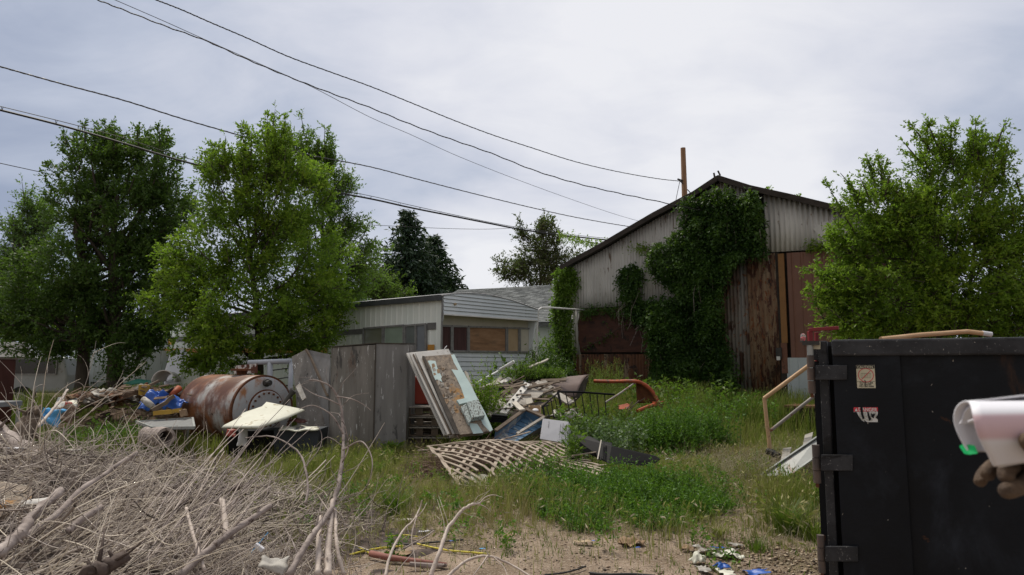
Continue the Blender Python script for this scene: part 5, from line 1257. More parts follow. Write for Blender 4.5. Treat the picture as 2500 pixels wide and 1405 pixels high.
mb = MB(); mb.prism([A0 + back * 0.98, A2 + back * 0.98, A2 + back * 0.98 + Vector((0, 0, ztop - zb)), A0 + back * 0.98 + Vector((0, 0, ztop - zb))], back.normalized() * 0.018); obj('back_panel', mb, M['grey_ply'], cab)
mb = MB(); q = [A0 + Vector((-.01, -.02, zl - zb + .004)), A1 + Vector((0, -.02, ztop - zb + .02)), A2 + Vector((.005, -.02, zrr - zb + .004)), A2 + back + Vector((0, 0, zrr - zb + .02)), A0 + back + Vector((0, 0, zl - zb + .02))]
mb.prism(q, Vector((0, 0, 0.014))); obj('top_panel', mb, M['plank_dark'], cab)
mb = MB(); mb.bar(A1 + Vector((0.004, -0.012, 0)), A1 + Vector((0.004, -0.012, ztop - zb)), 0.022, 0.012, up=(0, 1, 0)); obj('edge_strip', mb, M['plank_dark'], cab)
# plywood sheets leaning behind it on the left
def quadthing(name, label, cat, pts, th, m, group=None, bevel=0.0, parent=None):
    P = [at(*p) for p in pts]; n = (P[1] - P[0]).cross(P[2] - P[0]).normalized()
    if n.y < 0: n = -n
    mb = MB(); mb.prism(P, n * th); return obj(name, mb, m, parent, label=label, cat=cat, group=group, bevel=bevel)
quadthing('plywood_sheet', 'grey plywood sheet with a broken sloping edge leaning left of the cabinet', 'sheet', [(748, 854, 13.3), (806, 866, 13.2), (806, 1085, 12.7), (800, 960, 12.8)], 0.02, M['grey_ply2'])
quadthing('plywood_sheet', 'darker grey plywood sheet behind the sloping one, beside the blue grey pipe frame', 'sheet', [(712, 872, 13.9), (746, 854, 13.9), (802, 975, 13.4), (806, 1095, 13.1), (728, 1090, 13.1), (722, 960, 13.5)], 0.02, M['grey_ply'])
P = [at(747, 854, 13.26), at(758, 872, 13.2), at(800, 968, 12.8)]
mb = MB(); mb.tube(P, 0.028, 6); obj('batten', mb, M['plank_brown'], label='loose wooden edge strip along the sloping plywood sheet', cat='strip')

# ------------------------------------------------------------------ blue grey pipe frame
pf = thing('welded_rack', 'pale blue grey welded pipe frame behind the rusty tank', 'frame', gnd(660, 1010))
Yp = 14.6
mb = MB(); mb.tube([at(606, 886, Yp), at(712, 882, Yp)], 0.055, 12); obj('rail', mb, M['pipe_paint'], pf, smooth=True)
mb = MB(); mb.tube([at(659, 884, Yp), at(659, 1000, Yp)], 0.058, 12); obj('post', mb, M['pipe_paint'], pf, smooth=True)
mb = MB(); a = at(711, 884, Yp); mb.tube([a, Vector((a.x, a.y, 0.05))], 0.05, 12); obj('post', mb, M['pipe_paint'], pf, smooth=True, label='right post, rusty along its side')
mb = MB()
for y0, y1 in ((905, 899), (928, 921), (945, 941)): mb.tube([at(662, y0, Yp + .1), at(709, y1, Yp + .1)], 0.012, 5)
obj('wire_rails', mb, M['cable'], pf)

# ------------------------------------------------------------------ the rusty tank
c0 = at(640, 1000, 13.3); ax = Vector((-0.80, 0.60, 0)).normalized(); R_ = 0.665
c0.z = 0.73
tk = thing('storage_tank', 'large rusty white cylindrical tank lying on its side', 'tank', (c0.x, c0.y, 0.05))
Lt = 1.85
pr = [(0.0, R_ * 0.985), (0.015, R_)] + [(i * Lt / 8, R_) for i in range(1, 9)] + [(Lt + 0.10, R_ * 0.97), (Lt + 0.22, R_ * 0.85), (Lt + 0.31, R_ * 0.6), (Lt + 0.35, R_ * 0.2)]
mb = MB(); mb.lathe(c0, ax, pr, 56); obj('shell', mb, M['tank_paint'], tk, smooth=True)
mb = MB(); mb.lathe(c0 - ax * 0.02, ax, [(-0.06, R_ * 0.25), (-0.05, R_ * 0.6), (-0.025, R_ * 0.9), (0.0, R_ * 0.975), (0.02, R_ * 0.98)], 56); obj('end_cap', mb, M['tank_end'], tk, smooth=True)
mb = MB(); mb.lathe(c0, ax, [(-0.028, R_ * 0.96), (-0.028, R_ * 1.006), (0.02, R_ * 1.006), (0.02, R_ * 0.96)], 56); obj('rim', mb, M['rust'], tk)
c1 = c0 - ax * 0.08 + Vector((0.0, 0, 0.01))
u_ = ax.cross(Vector((0, 0, 1))).normalized(); w_ = Vector((0, 0, 1))
c1 = c1 + u_ * (0.03)
mb = MB(); mb.lathe(c1, -ax, [(-0.03, 0.36), (0.03, 0.36), (0.035, 0.34), (0.035, 0.0)], 40); mw = obj('manway_cover', mb, M['tank_end'], tk)
mb = MB(); mb.lathe(c1, -ax, [(-0.02, 0.36), (-0.02, 0.385), (0.01, 0.385), (0.01, 0.36)], 40); obj('flange', mb, M['rust'], mw)
for i in range(18):
    a = 2 * math.pi * i / 18 + 0.1; p = c1 + (u_ * math.cos(a) + w_ * math.sin(a)) * 0.315 - ax * 0.035
    mb = MB(); mb.lathe(p, -ax, [(0, 0.022), (0.02, 0.022), (0.026, 0.012)], 6); obj('bolt', mb, M['rust'], mw)
p = c0 - ax * 0.06 + w_ * 0.52 + u_ * 0.02
mb = MB(); mb.lathe(p, -ax, [(0, 0.075), (0.05, 0.075), (0.05, 0.055), (0.13, 0.055)], 14); mb.tube([p - ax * 0.10, p - ax * 0.11 + u_ * (-0.10) ], 0.038, 10); obj('nozzle', mb, M['steel_dark'], tk)
p = c0 + ax * 0.75 + w_ * R_
mb = MB(); mb.lathe(p - w_ * 0.02, w_, [(0, 0.10), (0.10, 0.10), (0.10, 0.21), (0.14, 0.21), (0.145, 0.0)], 20); obj('hatch', mb, M['rust'], tk)
for h in (0.4, 1.5):
    mb = MB(); q = c0 + ax * h; mb.box((q.x, q.y, 0.07), (0.12, 1.1, 0.16), Matrix((ax, ax.cross(w_), w_)).transposed()); obj('saddle', mb, M['rust'], tk)
quadthing('metal_sign', 'rust dripped white metal sheet standing on top of the tank', 'sheet', [(576, 893, 14.3), (628, 888, 14.3), (629, 912, 14.3), (570, 913, 14.3)], 0.01, mat('rust_dripped_white', [(0.55, 0.55, 0.54), (0.62, 0.62, 0.6)], 3, 0.5, spots=[((0.10, 0.035, 0.02), 7, 0.50, (1, 1, 0.6), 0.04)]))
# black pipe arm and cracked grille box leaning right of the tank
mb = MB(); mb.tube([at(690, 992, 12.9), at(714, 958, 12.9)], 0.045, 10); mb.tube([at(711, 960, 12.9), at(717, 953, 12.9)], 0.065, 10); obj('elbow_pipe', mb, M['steel_dark'], label='short black pipe arm sticking out right of the tank end', cat='pipe')
hp = quadthing('cracked_panel', 'cracked pale headlamp panel lying in the shade between the tank and the plywood', 'panel', [(722, 945, 13.2), (732, 935, 13.3), (748, 972, 13.1), (738, 978, 13.0)], 0.03, M['trash_white'])
# ------------------------------------------------------------------ tubs and cream lid in front of the tank
Yt = 11.9
def boxpx(name, label, cat, x0, x1, yt, Y, dep, m, zb_=None, parent=None, bevel=0.01, skew=0.0, taper=0.0):
    a = at(x0, yt, Y); b = at(x1, yt, Y + skew); z0 = gz(a.x, Y) if zb_ is None else zb_
    d = Vector((-(b.y - a.y), b.x - a.x, 0)).normalized() * dep; tp = taper
    ex = (b - a).normalized() * tp
    v = [Vector((a.x, a.y, z0)) + ex, Vector((b.x, b.y, z0)) - ex, Vector((b.x, b.y, b.z)), Vector((a.x, a.y, a.z))]
    mb = MB(); mb.prism(v, d); return obj(name, mb, m, parent, label=label, cat=cat, bevel=bevel)
t1 = boxpx('plastic_tub', 'big navy plastic tub under the cream lids in front of the tank', 'tub', 668, 779, 1049, Yt, 0.6, M['navy_plastic'], taper=0.03)
t2 = boxpx('plastic_tub', 'black tub half hidden by dead twigs left of the navy tub', 'tub', 556, 664, 1052, Yt + 0.2, 0.7, M['black_plastic'], taper=0.03)
def sheetpx(name, label, cat, pts, m, th=0.012, amp=0.02, n=12, f=6, parent=None, group=None, bow=0.0):
    """a warped sheet between four corners (TL, TR, BR, BL), each a pixel with its depth"""
    TL, TR, BR, BL = [at(*p) for p in pts]; nn = (TR - TL).cross(BL - TL).normalized(); sd = rng.uniform(0, 50)
    def fn(u, v):
        p = (TL.lerp(TR, u)).lerp(BL.lerp(BR, u), v)
        return p + nn * (amp * mnoise.noise(Vector((u * f * 0.5 + sd, v * f * 0.5, 1))) * 2 + bow * math.sin(math.pi * u) * (1))
    mb = MB(); mb.grid(fn, n, n); return obj(name, mb, m, parent, label=label, cat=cat, group=group, solid=th, smooth=True)
# cream fibreglass lid: irregular outline, raised rim
P = [(541, 1045, 11.3), (575, 1028, 11.7), (590, 1013, 12.0), (640, 996, 12.5), (652, 984, 12.9), (680, 990, 12.9), (744, 1003, 12.4), (700, 1022, 11.9), (632, 1046, 11.2)]
P3 = [at(*p) for p in P]
for p in P3: p.z = p.z
cen = sum(P3, Vector()) / len(P3)
mb = MB(); ring = []
for s_, dz_ in ((1.0, 0.0), (0.93, 0.025), (0.6, 0.035), (0.3, 0.04)):
    ring.append([cen + (p - cen) * s_ + Vector((0, 0, dz_)) for p in P3])
n = len(P3); vs = [q for r in ring for q in r] + [cen + Vector((0, 0, .04))]
fs = [(r * n + i, r * n + (i + 1) % n, (r + 1) * n + (i + 1) % n, (r + 1) * n + i) for r in range(3) for i in range(n)] + [(3 * n + i, 3 * n + (i + 1) % n, 4 * n) for i in range(n)]
mb.add(vs, fs); obj('cream_sheet', mb, M['cream_sheet'], label='big warped cream fibreglass lid leaning against the tank end', cat='sheet', solid=0.02, smooth=True)
sheetpx('cream_sheet', 'narrow curled cream lid on the navy tub', 'sheet', [(690, 1041, 12.4), (781, 1044, 12.4), (778, 1050, 11.8), (680, 1051, 11.8)], M['cream_sheet'], 0.02, 0.02)
sheetpx('scrap_sheet', 'pale angular board lying in the grass left of the cabinet foot', 'scrap', [(740, 1122, 11.9), (785, 1106, 12.0), (812, 1108, 12.0), (745, 1138, 11.3)], M['trash_white'], 0.012, 0.03)
crumple('rag', at(592, 1068, 11.7), 0.14, 0.28, 0.03, M['white_card'], 'white rag caught in the dead twigs by the black tub', 'rag', tilt=(1.2, 0.4), amp=0.03)
crumple('red_rag', at(565, 1058, 11.9), 0.16, 0.14, 0.03, M['red_enamel'], 'small red scrap under the edge of the cream lid', 'scrap', tilt=(1.0, 0), amp=0.03)
crumple('bag', at(725, 1030, 12.3), 0.3, 0.2, 0.06, M['maroon'], 'dark purple bag between the two cream lids', 'bag', amp=0.04)
# aluminium table top and hollow log
tt = thing('aluminium_table', 'dull aluminium framed table top lying flat left of the tank', 'table', at(400, 1040, 12.2))
Pq = [at(333, 1031, 13.0), at(470, 1022, 13.0), at(474, 1045, 11.7), at(372, 1046, 11.7)]
mb = MB(); mb.prism(Pq, Vector((0, 0, -0.03))); obj('panel', mb, M['dull_alu'], tt)
mb = MB()
for i in range(4): mb.bar(Pq[i] + Vector((0, 0, .002 * i)), Pq[(i + 1) % 4] + Vector((0, 0, .002 * i)), 0.035, 0.045)
obj('frame', mb, M['galv'], tt)
mb = MB()
for p in ((350, 1033, 12.8), (460, 1024, 12.9)): q = at(*p); mb.tube([q, Vector((q.x, q.y, gz(q.x, q.y)))], 0.02, 6)
obj('legs', mb, M['galv'], tt)
a, b = at(405, 1068, 11.3), at(350, 1063, 12.2)
mb = MB(); d = (b - a).normalized(); mb.lathe(a, d, [(0.5, 0.085), (0.0, 0.105), (0.0, 0.15), (0.25, 0.165), (0.6, 0.15), (1.0, 0.155), (1.05, 0.1)], 20)
obj('hollow_log', mb, M['branch'], label='short hollow grey log below the aluminium table top', cat='log', smooth=False)

# ------------------------------------------------------------------ junk heap on the left
def heap(name, c, sx, sy, h, m, label, f=1.7):
    x0, y0 = c
    def fn(u, v):
        a, b = (u - .5) * 2, (v - .5) * 2; x, y = x0 + a * sx, y0 + b * sy
        e = max(0, 1 - (a * a + b * b)); z = gz(x, y) - 0.03 + h * (e ** 0.6) * (0.75 + 0.6 * mnoise.noise(Vector((x * f, y * f, 3)))) + 0.05 * mnoise.noise(Vector((x * 6, y * 6, 1)))
        return (x, y, z)
    mb = MB(); mb.grid(fn, 34, 26); return obj(name, mb, m, label=None, kind='stuff', smooth=True)
heap('rubble', (gx(345, 15.5)[0], 15.6), 1.9, 1.0, 0.55, M['trash_brown'], 'x')
heap('rubble', (gx(430, 15.2)[0], 15.3), 0.9, 0.7, 0.8, M['trash_brown'], 'x')
def hz(x, y):
    return 0
items = []
def lit(px, py, Y, sx, sy, h, m, name, label, cat, **k):
    return crumple(name, at(px, py, Y), sx, sy, h, m, label, cat, **k)
lit(250, 965, 15.1, 0.60, 0.40, 0.10, M['trash_white'], 'plastic_film', 'crumpled dirty white plastic film at the left of the rubble heap', 'film', amp=0.09, f=7, n=18, tilt=(0.5, 0), rot=0.2)
lit(262, 975, 14.7, 0.55, 0.3, 0.08, M['trash_grey'], 'felt_sheet', 'grey felt sheet below the white film on the rubble heap', 'sheet', amp=0.08, f=6, n=16, tilt=(0.5, 0))
lit(205, 978, 14.7, 0.4, 0.25, 0.06, M['trash_white'], 'plastic_film', 'small scrap of white film at the foot of the rubble heap', 'film', amp=0.07, n=12, tilt=(0.4, 0))
lit(320, 966, 14.9, 0.45, 0.3, 0.05, M['trash_white'], 'plastic_film', 'white film strip in the middle of the rubble heap', 'film', amp=0.06, n=14, tilt=(0.6, 0.2))
lit(380, 975, 13.9, 0.42, 0.40, 0.16, M['tarp'], 'tarpaulin', 'bright blue tarpaulin bundle on the rubble heap left of the tank', 'tarpaulin', amp=0.10, f=8, n=22, tilt=(0.5, 0))
lit(420, 988, 13.6, 0.55, 0.3, 0.10, M['tarp'], 'tarpaulin', 'flatter blue tarpaulin piece touching the tank', 'tarpaulin', amp=0.08, f=9, n=20, tilt=(0.4, 0), rot=-0.2)
lit(358, 992, 13.7, 0.28, 0.2, 0.05, M['tarp'], 'tarpaulin', 'small blue tarpaulin corner at the left of the bundle', 'tarpaulin', amp=0.06, f=9, n=14, tilt=(0.6, 0))
lit(124, 1018, 11.4, 0.32, 0.30, 0.08, M['tarp_light'], 'plastic_bag', 'light blue plastic sheet hanging among the dead branches at the left', 'bag', amp=0.09, f=9, n=18, tilt=(1.0, 0.2))
lit(160, 1012, 11.8, 0.30, 0.32, 0.06, M['trash_brown'], 'rotten_board', 'rotten brown board scraps right of the light blue sheet', 'board', amp=0.07, f=7, n=14, tilt=(0.8, 0.1))
lit(165, 993, 12.6, 0.12, 0.18, 0.02, M['red_enamel'], 'scrap_piece', 'small dark red scrap above the rotten brown board', 'scrap', amp=0.03, n=8, tilt=(1.1, 0.4))
grp = 'scraps on the rubble heap left of the tank'
for i in range(80):
    px = rng.uniform(170, 470); py = 972 - 26 * math.sin(max(0, (px - 255) / 215) * math.pi) * rng.uniform(-0.2, 1) + rng.uniform(-4, 12); Y = rng.uniform(14.2, 15.4)
    m = [M['trash_brown'], M['cardboard'], M['trash_grey'], M['plank_dark'], M['trash_brown'], M['rust']][i % 6]
    c = at(px, py, Y)
    if i % 3 == 0:
        a = rng.uniform(-0.6, 0.6); L = rng.uniform(0.15, 0.45); d = Vector((math.cos(a), rng.uniform(-.3, .3), math.sin(a))) * L
        plank(c - d, c + d, rng.uniform(0.04, 0.09), 0.03, m, 'dark splintered wood scrap in the rubble heap left of the tank', grp, name='wood_scrap', cat='scrap')
    else:
        crumple('scrap_piece', c, rng.uniform(0.18, 0.4), rng.uniform(0.15, 0.3), 0.04, m, 'crumpled brown scrap in the rubble heap left of the tank', 'scrap', grp, rot=rng.uniform(0, 3), amp=0.07, f=8, n=8, tilt=(rng.uniform(0.2, 1.0), rng.uniform(-.5, .5)), thick=0.01)
plank(at(330, 958, 14.6), at(388, 930, 14.9), 0.10, 0.05, M['plank_brown'], 'long brown timber poking out of the top of the rubble heap')
plank(at(372, 1003, 13.2), at(425, 968, 13.4), 0.11, 0.07, M['plank_brown'], 'dark round timber lying across the blue tarpaulin')
mb = MB(); mb.tube([at(350, 975, 13.5), at(362, 985, 13.45), at(378, 998, 13.4)], [0.06, 0.07, 0.05], 10); obj('padding_roll', mb, M['trash_white'], label='pale padding roll lying against the blue tarpaulin', cat='roll', smooth=True)
mb = MB(); mb.tube([at(418, 966, 13.9), at(438, 948, 14.1)], [0.05, 0.07], 10); obj('rusty_pipe', mb, M['rust_orange'], label='short orange rusty pipe end above the blue tarpaulin', cat='pipe', smooth=True)
a = at(350, 965, 14.1); mb = MB(); mb.lathe(a, (0.05, 0, 1), [(0, 0.085), (0.0, 0.09), (0.20, 0.11), (0.20, 0.10), (0.03, 0.08)], 18); obj('bucket', mb, M['yellow'], label='small orange yellow bucket in the rubble heap', cat='bucket')
plank(at(376, 1008, 13.0), at(442, 1003, 13.0), 0.08, 0.08, M['yellow'], 'yellow painted beam on the ground left of the tank', name='beam', cat='beam')
plank(at(442, 1010, 12.9), at(455, 1006, 12.9), 0.12, 0.12, M['cardboard'], 'brown block at the end of the yellow beam', name='block', cat='block')
plank(at(300, 955, 15.1), at(330, 952, 15.1), 0.08, 0.03, M['yellow'], 'short yellowish board on top of the rubble heap')
crumple('green_tub', at(345, 938, 17.5), 0.7, 0.4, 0.12, mat('green_plastic', [(0.01, 0.12, 0.08), (0.015, 0.16, 0.11)], 3, 0.5), 'dark green plastic shell in the shade below the mobile home wall', 'shell', amp=0.03)
# white fibreglass pieces against the trailer
Pf = [(416, 858, 17.6), (447, 855, 17.6), (455, 862, 17.6), (436, 935, 16.4), (424, 940, 16.4), (400, 940, 16.4), (402, 905, 17.0)]
P3 = [at(*p) for p in Pf]; mb = MB(); mb.prism(P3, Vector((0, 0.06, 0.03))); obj('fibreglass_hood', mb, M['white_card'], label='tall white fibreglass hood leaning beside the mobile home wall', cat='hood', bevel=0.03)
def fn(u, v):
    a = math.pi * u; c = at(398, 928, 16.0)
    return c + Vector((-0.27 * math.cos(a) * (1 - 0.35 * v), 0.5 * v, 0.27 * math.sin(a) * (1 - 0.25 * v) - 0.05))
mb = MB(); mb.grid(fn, 14, 4); obj('fibreglass_shell', mb, M['white_paint'], label='rounded off white fibreglass shell at the foot of the tall hood', cat='shell', solid=0.02, smooth=True)
# stacked ribbed sheets, small grey table, maroon cabinet
st = 'ribbed metal sheets stacked on the ground at the left'
for i in range(5):
    Yq = 14.6 - i * 0.25
    sheetpx('ribbed_sheet', ['topmost', 'second', 'middle', 'fourth', 'lowest'][i] + ' pale ribbed sheet of the stack left of the white film', 'sheet', [(142 - i * 3, 972 + i * 6, Yq + .3), (186, 966 + i * 6, Yq + .3), (190, 976 + i * 6, Yq - .2), (138 - i * 3, 984 + i * 6, Yq - .2)], [M['dull_alu'], M['trash_white'], M['cream_sheet'], M['dull_alu'], M['trash_grey']][i], 0.02, 0.012, n=6, group=st)
plank(at(200, 962, 15.5), at(235, 958, 15.6), 0.2, 0.03, M['dull_alu'], 'short ribbed sheet edge behind the white film', name='ribbed_sheet', cat='sheet')
sm = thing('side_table', 'small grey topped table at the left edge of the photo', 'table', gnd(10, 1045))
a, b = at(-80, 985, 10.6), at(-12, 985, 10.6)
mb = MB(); mb.box(((a.x + b.x) / 2, 10.9, a.z - 0.03), (b.x - a.x, 0.6, 0.08)); obj('top', mb, M['dull_alu'], sm, bevel=0.01)
mb = MB()
for x, y in ((a.x + .03, 10.65), (b.x - .03, 10.65), (b.x - .03, 11.15)): mb.box((x, y, (a.z - .07) / 2), (0.04, 0.04, a.z - .07))
obj('legs', mb, M['galv'], sm)
mc = thing('steel_cabinet', 'maroon steel cabinet standing at the left edge below the camper van', 'cabinet', gnd(5, 985))
a, b, q = at(-90, 878, 14.5), at(-8, 878, 14.5), gnd(5, 985)
mb = MB(); mb.box(((a.x + b.x) / 2, 14.8, (a.z + 0.1) / 2), (b.x - a.x, 0.55, a.z - 0.1)); obj('body', mb, M['maroon'], mc, bevel=0.015)
mb = MB(); mb.box(((a.x + b.x) / 2, 14.78, a.z + 0.015), (b.x - a.x + 0.04, 0.62, 0.03)); obj('top', mb, M['brown_steel'], mc)

# ------------------------------------------------------------------ leaning doors right of the cabinet
def slab(name, label, cat, TL, TR, BR, BL, th, m, parent=None, bevel=0.004, group=None):
    P = [at(*p) for p in (TL, TR, BR, BL)]; n = (P[1] - P[0]).cross(P[3] - P[0]).normalized()
    if n.y < 0: n = -n
    mb = MB(); mb.prism(P, n * th); o = obj(name, mb, m, parent, label=label, cat=cat, bevel=bevel, group=group); return o, P, -n
d1, P1, n1_ = slab('door', 'rearmost white panelled door of the leaning stack', 'door', (992, 862, 12.1), (1095, 852, 12.5), (1190, 1056, 11.6), (1085, 1062, 11.2), 0.045, M['white_paint'])
d2, P2, n2_ = slab('door', 'middle white door of the leaning stack', 'door', (1002, 862, 12.02), (1080, 855, 12.35), (1180, 1060, 11.5), (1100, 1066, 11.12), 0.04, M['white_paint'])
for a0, b0, w in (((1003, 864, 12.0), (1096, 1062, 11.1), 0.05), ((1016, 863, 12.0), (1108, 1062, 11.1), 0.04)):
    mb = MB(); mb.bar(at(*a0) , at(*b0), w, 0.05, up=(0.3, -1, 0.3)); obj('batten', mb, M['white_paint'], label='loose white frame strip on the left edge of the leaning doors' if w == 0.05 else 'second loose white frame strip beside the leaning doors', cat='strip', bevel=0.003)
mb = MB(); mb.bar(at(1009, 866, 11.95), at(1101, 1062, 11.08), 0.022, 0.03, up=(0.3, -1, 0.3)); obj('batten', mb, M['plank_brown'], label='bare brown strip between the white frame strips', cat='strip')
pd = thing('peeling_door', 'rotten wooden door with peeling mint green paint at the front of the leaning stack', 'door', at(1130, 1060, 11.0))
P = [at(*p) for p in ((1031, 871, 12.0), (1105, 865, 12.2), (1203, 1052, 11.15), (1118, 1062, 10.95))]
nd = (P[1] - P[0]).cross(P[3] - P[0]).normalized()
if nd.y < 0: nd = -nd
ns_ = -nd
mb = MB(); mb.prism(P, nd * 0.05); obj('core', mb, M['old_wood'], pd)
def dpt(px, py, off=0.0):
    return plane_hit(px, py, P[0] + ns_ * off, nd)
def dpatch(name, pts, off, th, m, **k):
    mb = MB(); mb.prism([dpt(x, y, off) for x, y in pts], ns_ * th); return obj(name, mb, m, pd, **k)
dpatch('paint_patch', [(1044, 882), (1050, 881), (1063, 882), (1068, 900), (1078, 920), (1080, 934), (1072, 929), (1066, 927), (1063, 929), (1057, 917), (1053, 900)], 0.002, 0.005, M['mint_paint'])
dpatch('paint_patch', [(1101, 868), (1109, 866), (1127, 903), (1148, 938), (1168, 978), (1185, 1010), (1203, 1050), (1196, 1055), (1180, 1038), (1160, 1000), (1135, 975), (1126, 948), (1113, 921), (1102, 903), (1119, 905), (1108, 886)], 0.002, 0.006, M['mint_paint'])
dpatch('paint_patch', [(1144, 1034), (1165, 1036), (1180, 1058), (1155, 1060)], 0.002, 0.006, M['mint_paint'])
dpatch('rotten_stile', [(1031, 871), (1036, 872), (1060, 925), (1095, 1000), (1122, 1062), (1112, 1062), (1085, 1005), (1052, 925)], 0.004, 0.02, M['plank_dark'], label='dark rotten stile along the left edge')
for i in range(46):
    t = rng.uniform(0, 1); x = 1062 + 62 * t + rng.uniform(-16, 16); y = 885 + 160 * t + rng.uniform(-8, 8); w = rng.uniform(2, 5); h = rng.uniform(2, 7)
    if 1120 < x and y > 975: continue
    dpatch('wood_flake', [(x - w, y - h * rng.uniform(.4, 1)), (x + w * rng.uniform(.3, 1), y - h), (x + w * 1.4, y + h * .3), (x + w * .6, y + h * rng.uniform(.5, 1)), (x - w * .5, y + h)], 0.002, 0.006, M[('old_wood', 'plank_brown', 'cardboard', 'plank_grey')[i % 4]])
# mint cedar shingle hanging on it
sg = thing('shingle_box', 'small peeling mint wooden box lying on the leaning door', 'box', dpt(1150, 1030, 0.1))
def spx(pts, off, th, m, name):
    mb = MB(); mb.prism([dpt(x, y, off) for x, y in pts], ns_ * th); return obj(name, mb, m, sg)
spx([(1137, 992), (1166, 985), (1181, 1024), (1150, 1030)], 0.02, 0.10, M['mint_cracked'], 'front')
spx([(1124, 1000), (1136, 992), (1149, 1031), (1143, 1040)], 0.02, 0.06, M['mint_cracked'], 'side')
spx([(1114, 982), (1146, 975), (1153, 984), (1121, 992)], 0.03, 0.05, M['mint_paint'], 'lid')
slab('torn_board', 'pale torn board edge poking out right of the leaning doors', 'board', (1136, 905, 12.3), (1143, 912, 12.3), (1168, 985, 11.8), (1158, 978, 11.8), 0.03, M['plank_pale'])
crumple('leaf_scrap', at(1087, 850, 12.3), 0.10, 0.03, 0.01, M['white_card'], 'white curled scrap stuck on top of the leaning doors', 'scrap', amp=0.01, n=6, tilt=(0.3, -0.9))
# red locker and pallets behind
rl_ = thing('red_locker', 'red steel locker in the shade between cabinet and leaning doors', 'locker', at(1015, 990, 13.2))
a, b = at(985, 921, 13.0), at(1062, 921, 13.0); zz = at(1000, 987, 13.0).z
mb = MB(); mb.box(((a.x + b.x) / 2, 13.3, (a.z + zz) / 2), (b.x - a.x, 0.6, a.z - zz)); obj('body', mb, M['red_enamel'], rl_, bevel=0.012)
mb = MB(); q = at(1007, 952, 12.99); mb.tube([q, q + Vector((0, -.03, 0))], 0.03, 10); mb.tube([q + Vector((0, -.03, 0)), q + Vector((0.05, -.04, 0.0))], 0.012, 6); obj('handle', mb, M['steel_dark'], rl_)
zb_ = gz(-1.7, 12.6)
for i in range(5):
    z0 = zb_ + i * (zz - zb_) / 5; hgt = (zz - zb_) / 5
    p = thing('pallet', ['lowest', 'second lowest', 'middle', 'second highest', 'topmost'][i] + ' wooden pallet in the stack under the red locker', 'pallet', (-1.55, 12.9, z0), 'stacked wooden pallets')
    x0, x1 = at(984, 1000, 12.5).x, at(1110, 1000, 12.5).x; x1 += rng.uniform(-.05, .05)
    for k, yy in enumerate((12.5, 13.0, 13.5)):
        mb = MB(); mb.box(((x0 + x1) / 2, yy, z0 + hgt * 0.45), (x1 - x0, 0.05, hgt * 0.5)) if k else [mb.box((x0 + f * (x1 - x0), yy, z0 + hgt * 0.45), (0.12, 0.10, hgt * 0.62)) for f in (0.08, 0.32, 0.6, 0.92)]
        obj('stringer', mb, M['plank_brown'], p)
    mb = MB()
    for k in range(6): mb.box(((x0 + x1) / 2, 12.46 + k * 0.22, z0 + hgt * 0.86), (x1 - x0 + .04, 0.10, 0.02))
    obj('deck', mb, M['plank_grey'], p)
    mb = MB()
    for k in range(3): mb.box(((x0 + x1) / 2, 12.5 + k * 0.5, z0 + hgt * 0.08), (x1 - x0, 0.09, 0.018))
    obj('base', mb, M['plank_brown'], p)
crumple('white_bag', gnd(990, 1098, 0.05), 0.45, 0.3, 0.10, M['white_card'], 'white plastic bag on the ground at the right foot of the cabinet', 'bag', amp=0.05, f=8)
crumple('cardboard_sheet', gnd(1045, 1106, 0.02), 0.75, 0.25, 0.02, M['cardboard'], 'flat brown cardboard beside the white bag', 'cardboard', amp=0.02)
crumple('stone_slab', gnd(940, 1118, 0.06), 0.35, 0.2, 0.06, M['concrete'], 'broken grey slab in the grass below the cabinet', 'slab', amp=0.03)

# ------------------------------------------------------------------ plank pile
gp = 'weathered planks of the big timber pile'
def pk_(x0, y0, Y0, x1, y1, Y1, w, t, m, label, up=(0.0, -0.7, 1), **k): return plank(at(x0, y0, Y0), at(x1, y1, Y1), w, t, m, label, k.pop('group', gp), up=up, **k)
pk_(1182, 1008, 11.9, 1318, 948, 13.2, 0.30, 0.03, M['plank_grey'], 'broadest grey plank, at the lower left of the timber pile')
pk_(1262, 985, 12.2, 1332, 938, 13.0, 0.34, 0.03, M['plank_grey'], 'broad grey plank slanting up right of the perforated strip')
o = pk_(1228, 1010, 11.8, 1288, 938, 12.8, 0.12, 0.03, M['white_paint'], 'white strip with round holes lying across the timber pile', name='perforated_strip', cat='strip')
for i in range(6):
    t = 0.1 + 0.15 * i; p = at(1228, 1010, 11.8).lerp(at(1288, 938, 12.8), t) + Vector((0, -0.035, 0.028))
    mb = MB(); mb.lathe(p, Vector((0, -0.7, 1)), [(-0.01, 0.022), (0.004, 0.022)], 12); h = obj('hole', mb, M['black_void'], o)
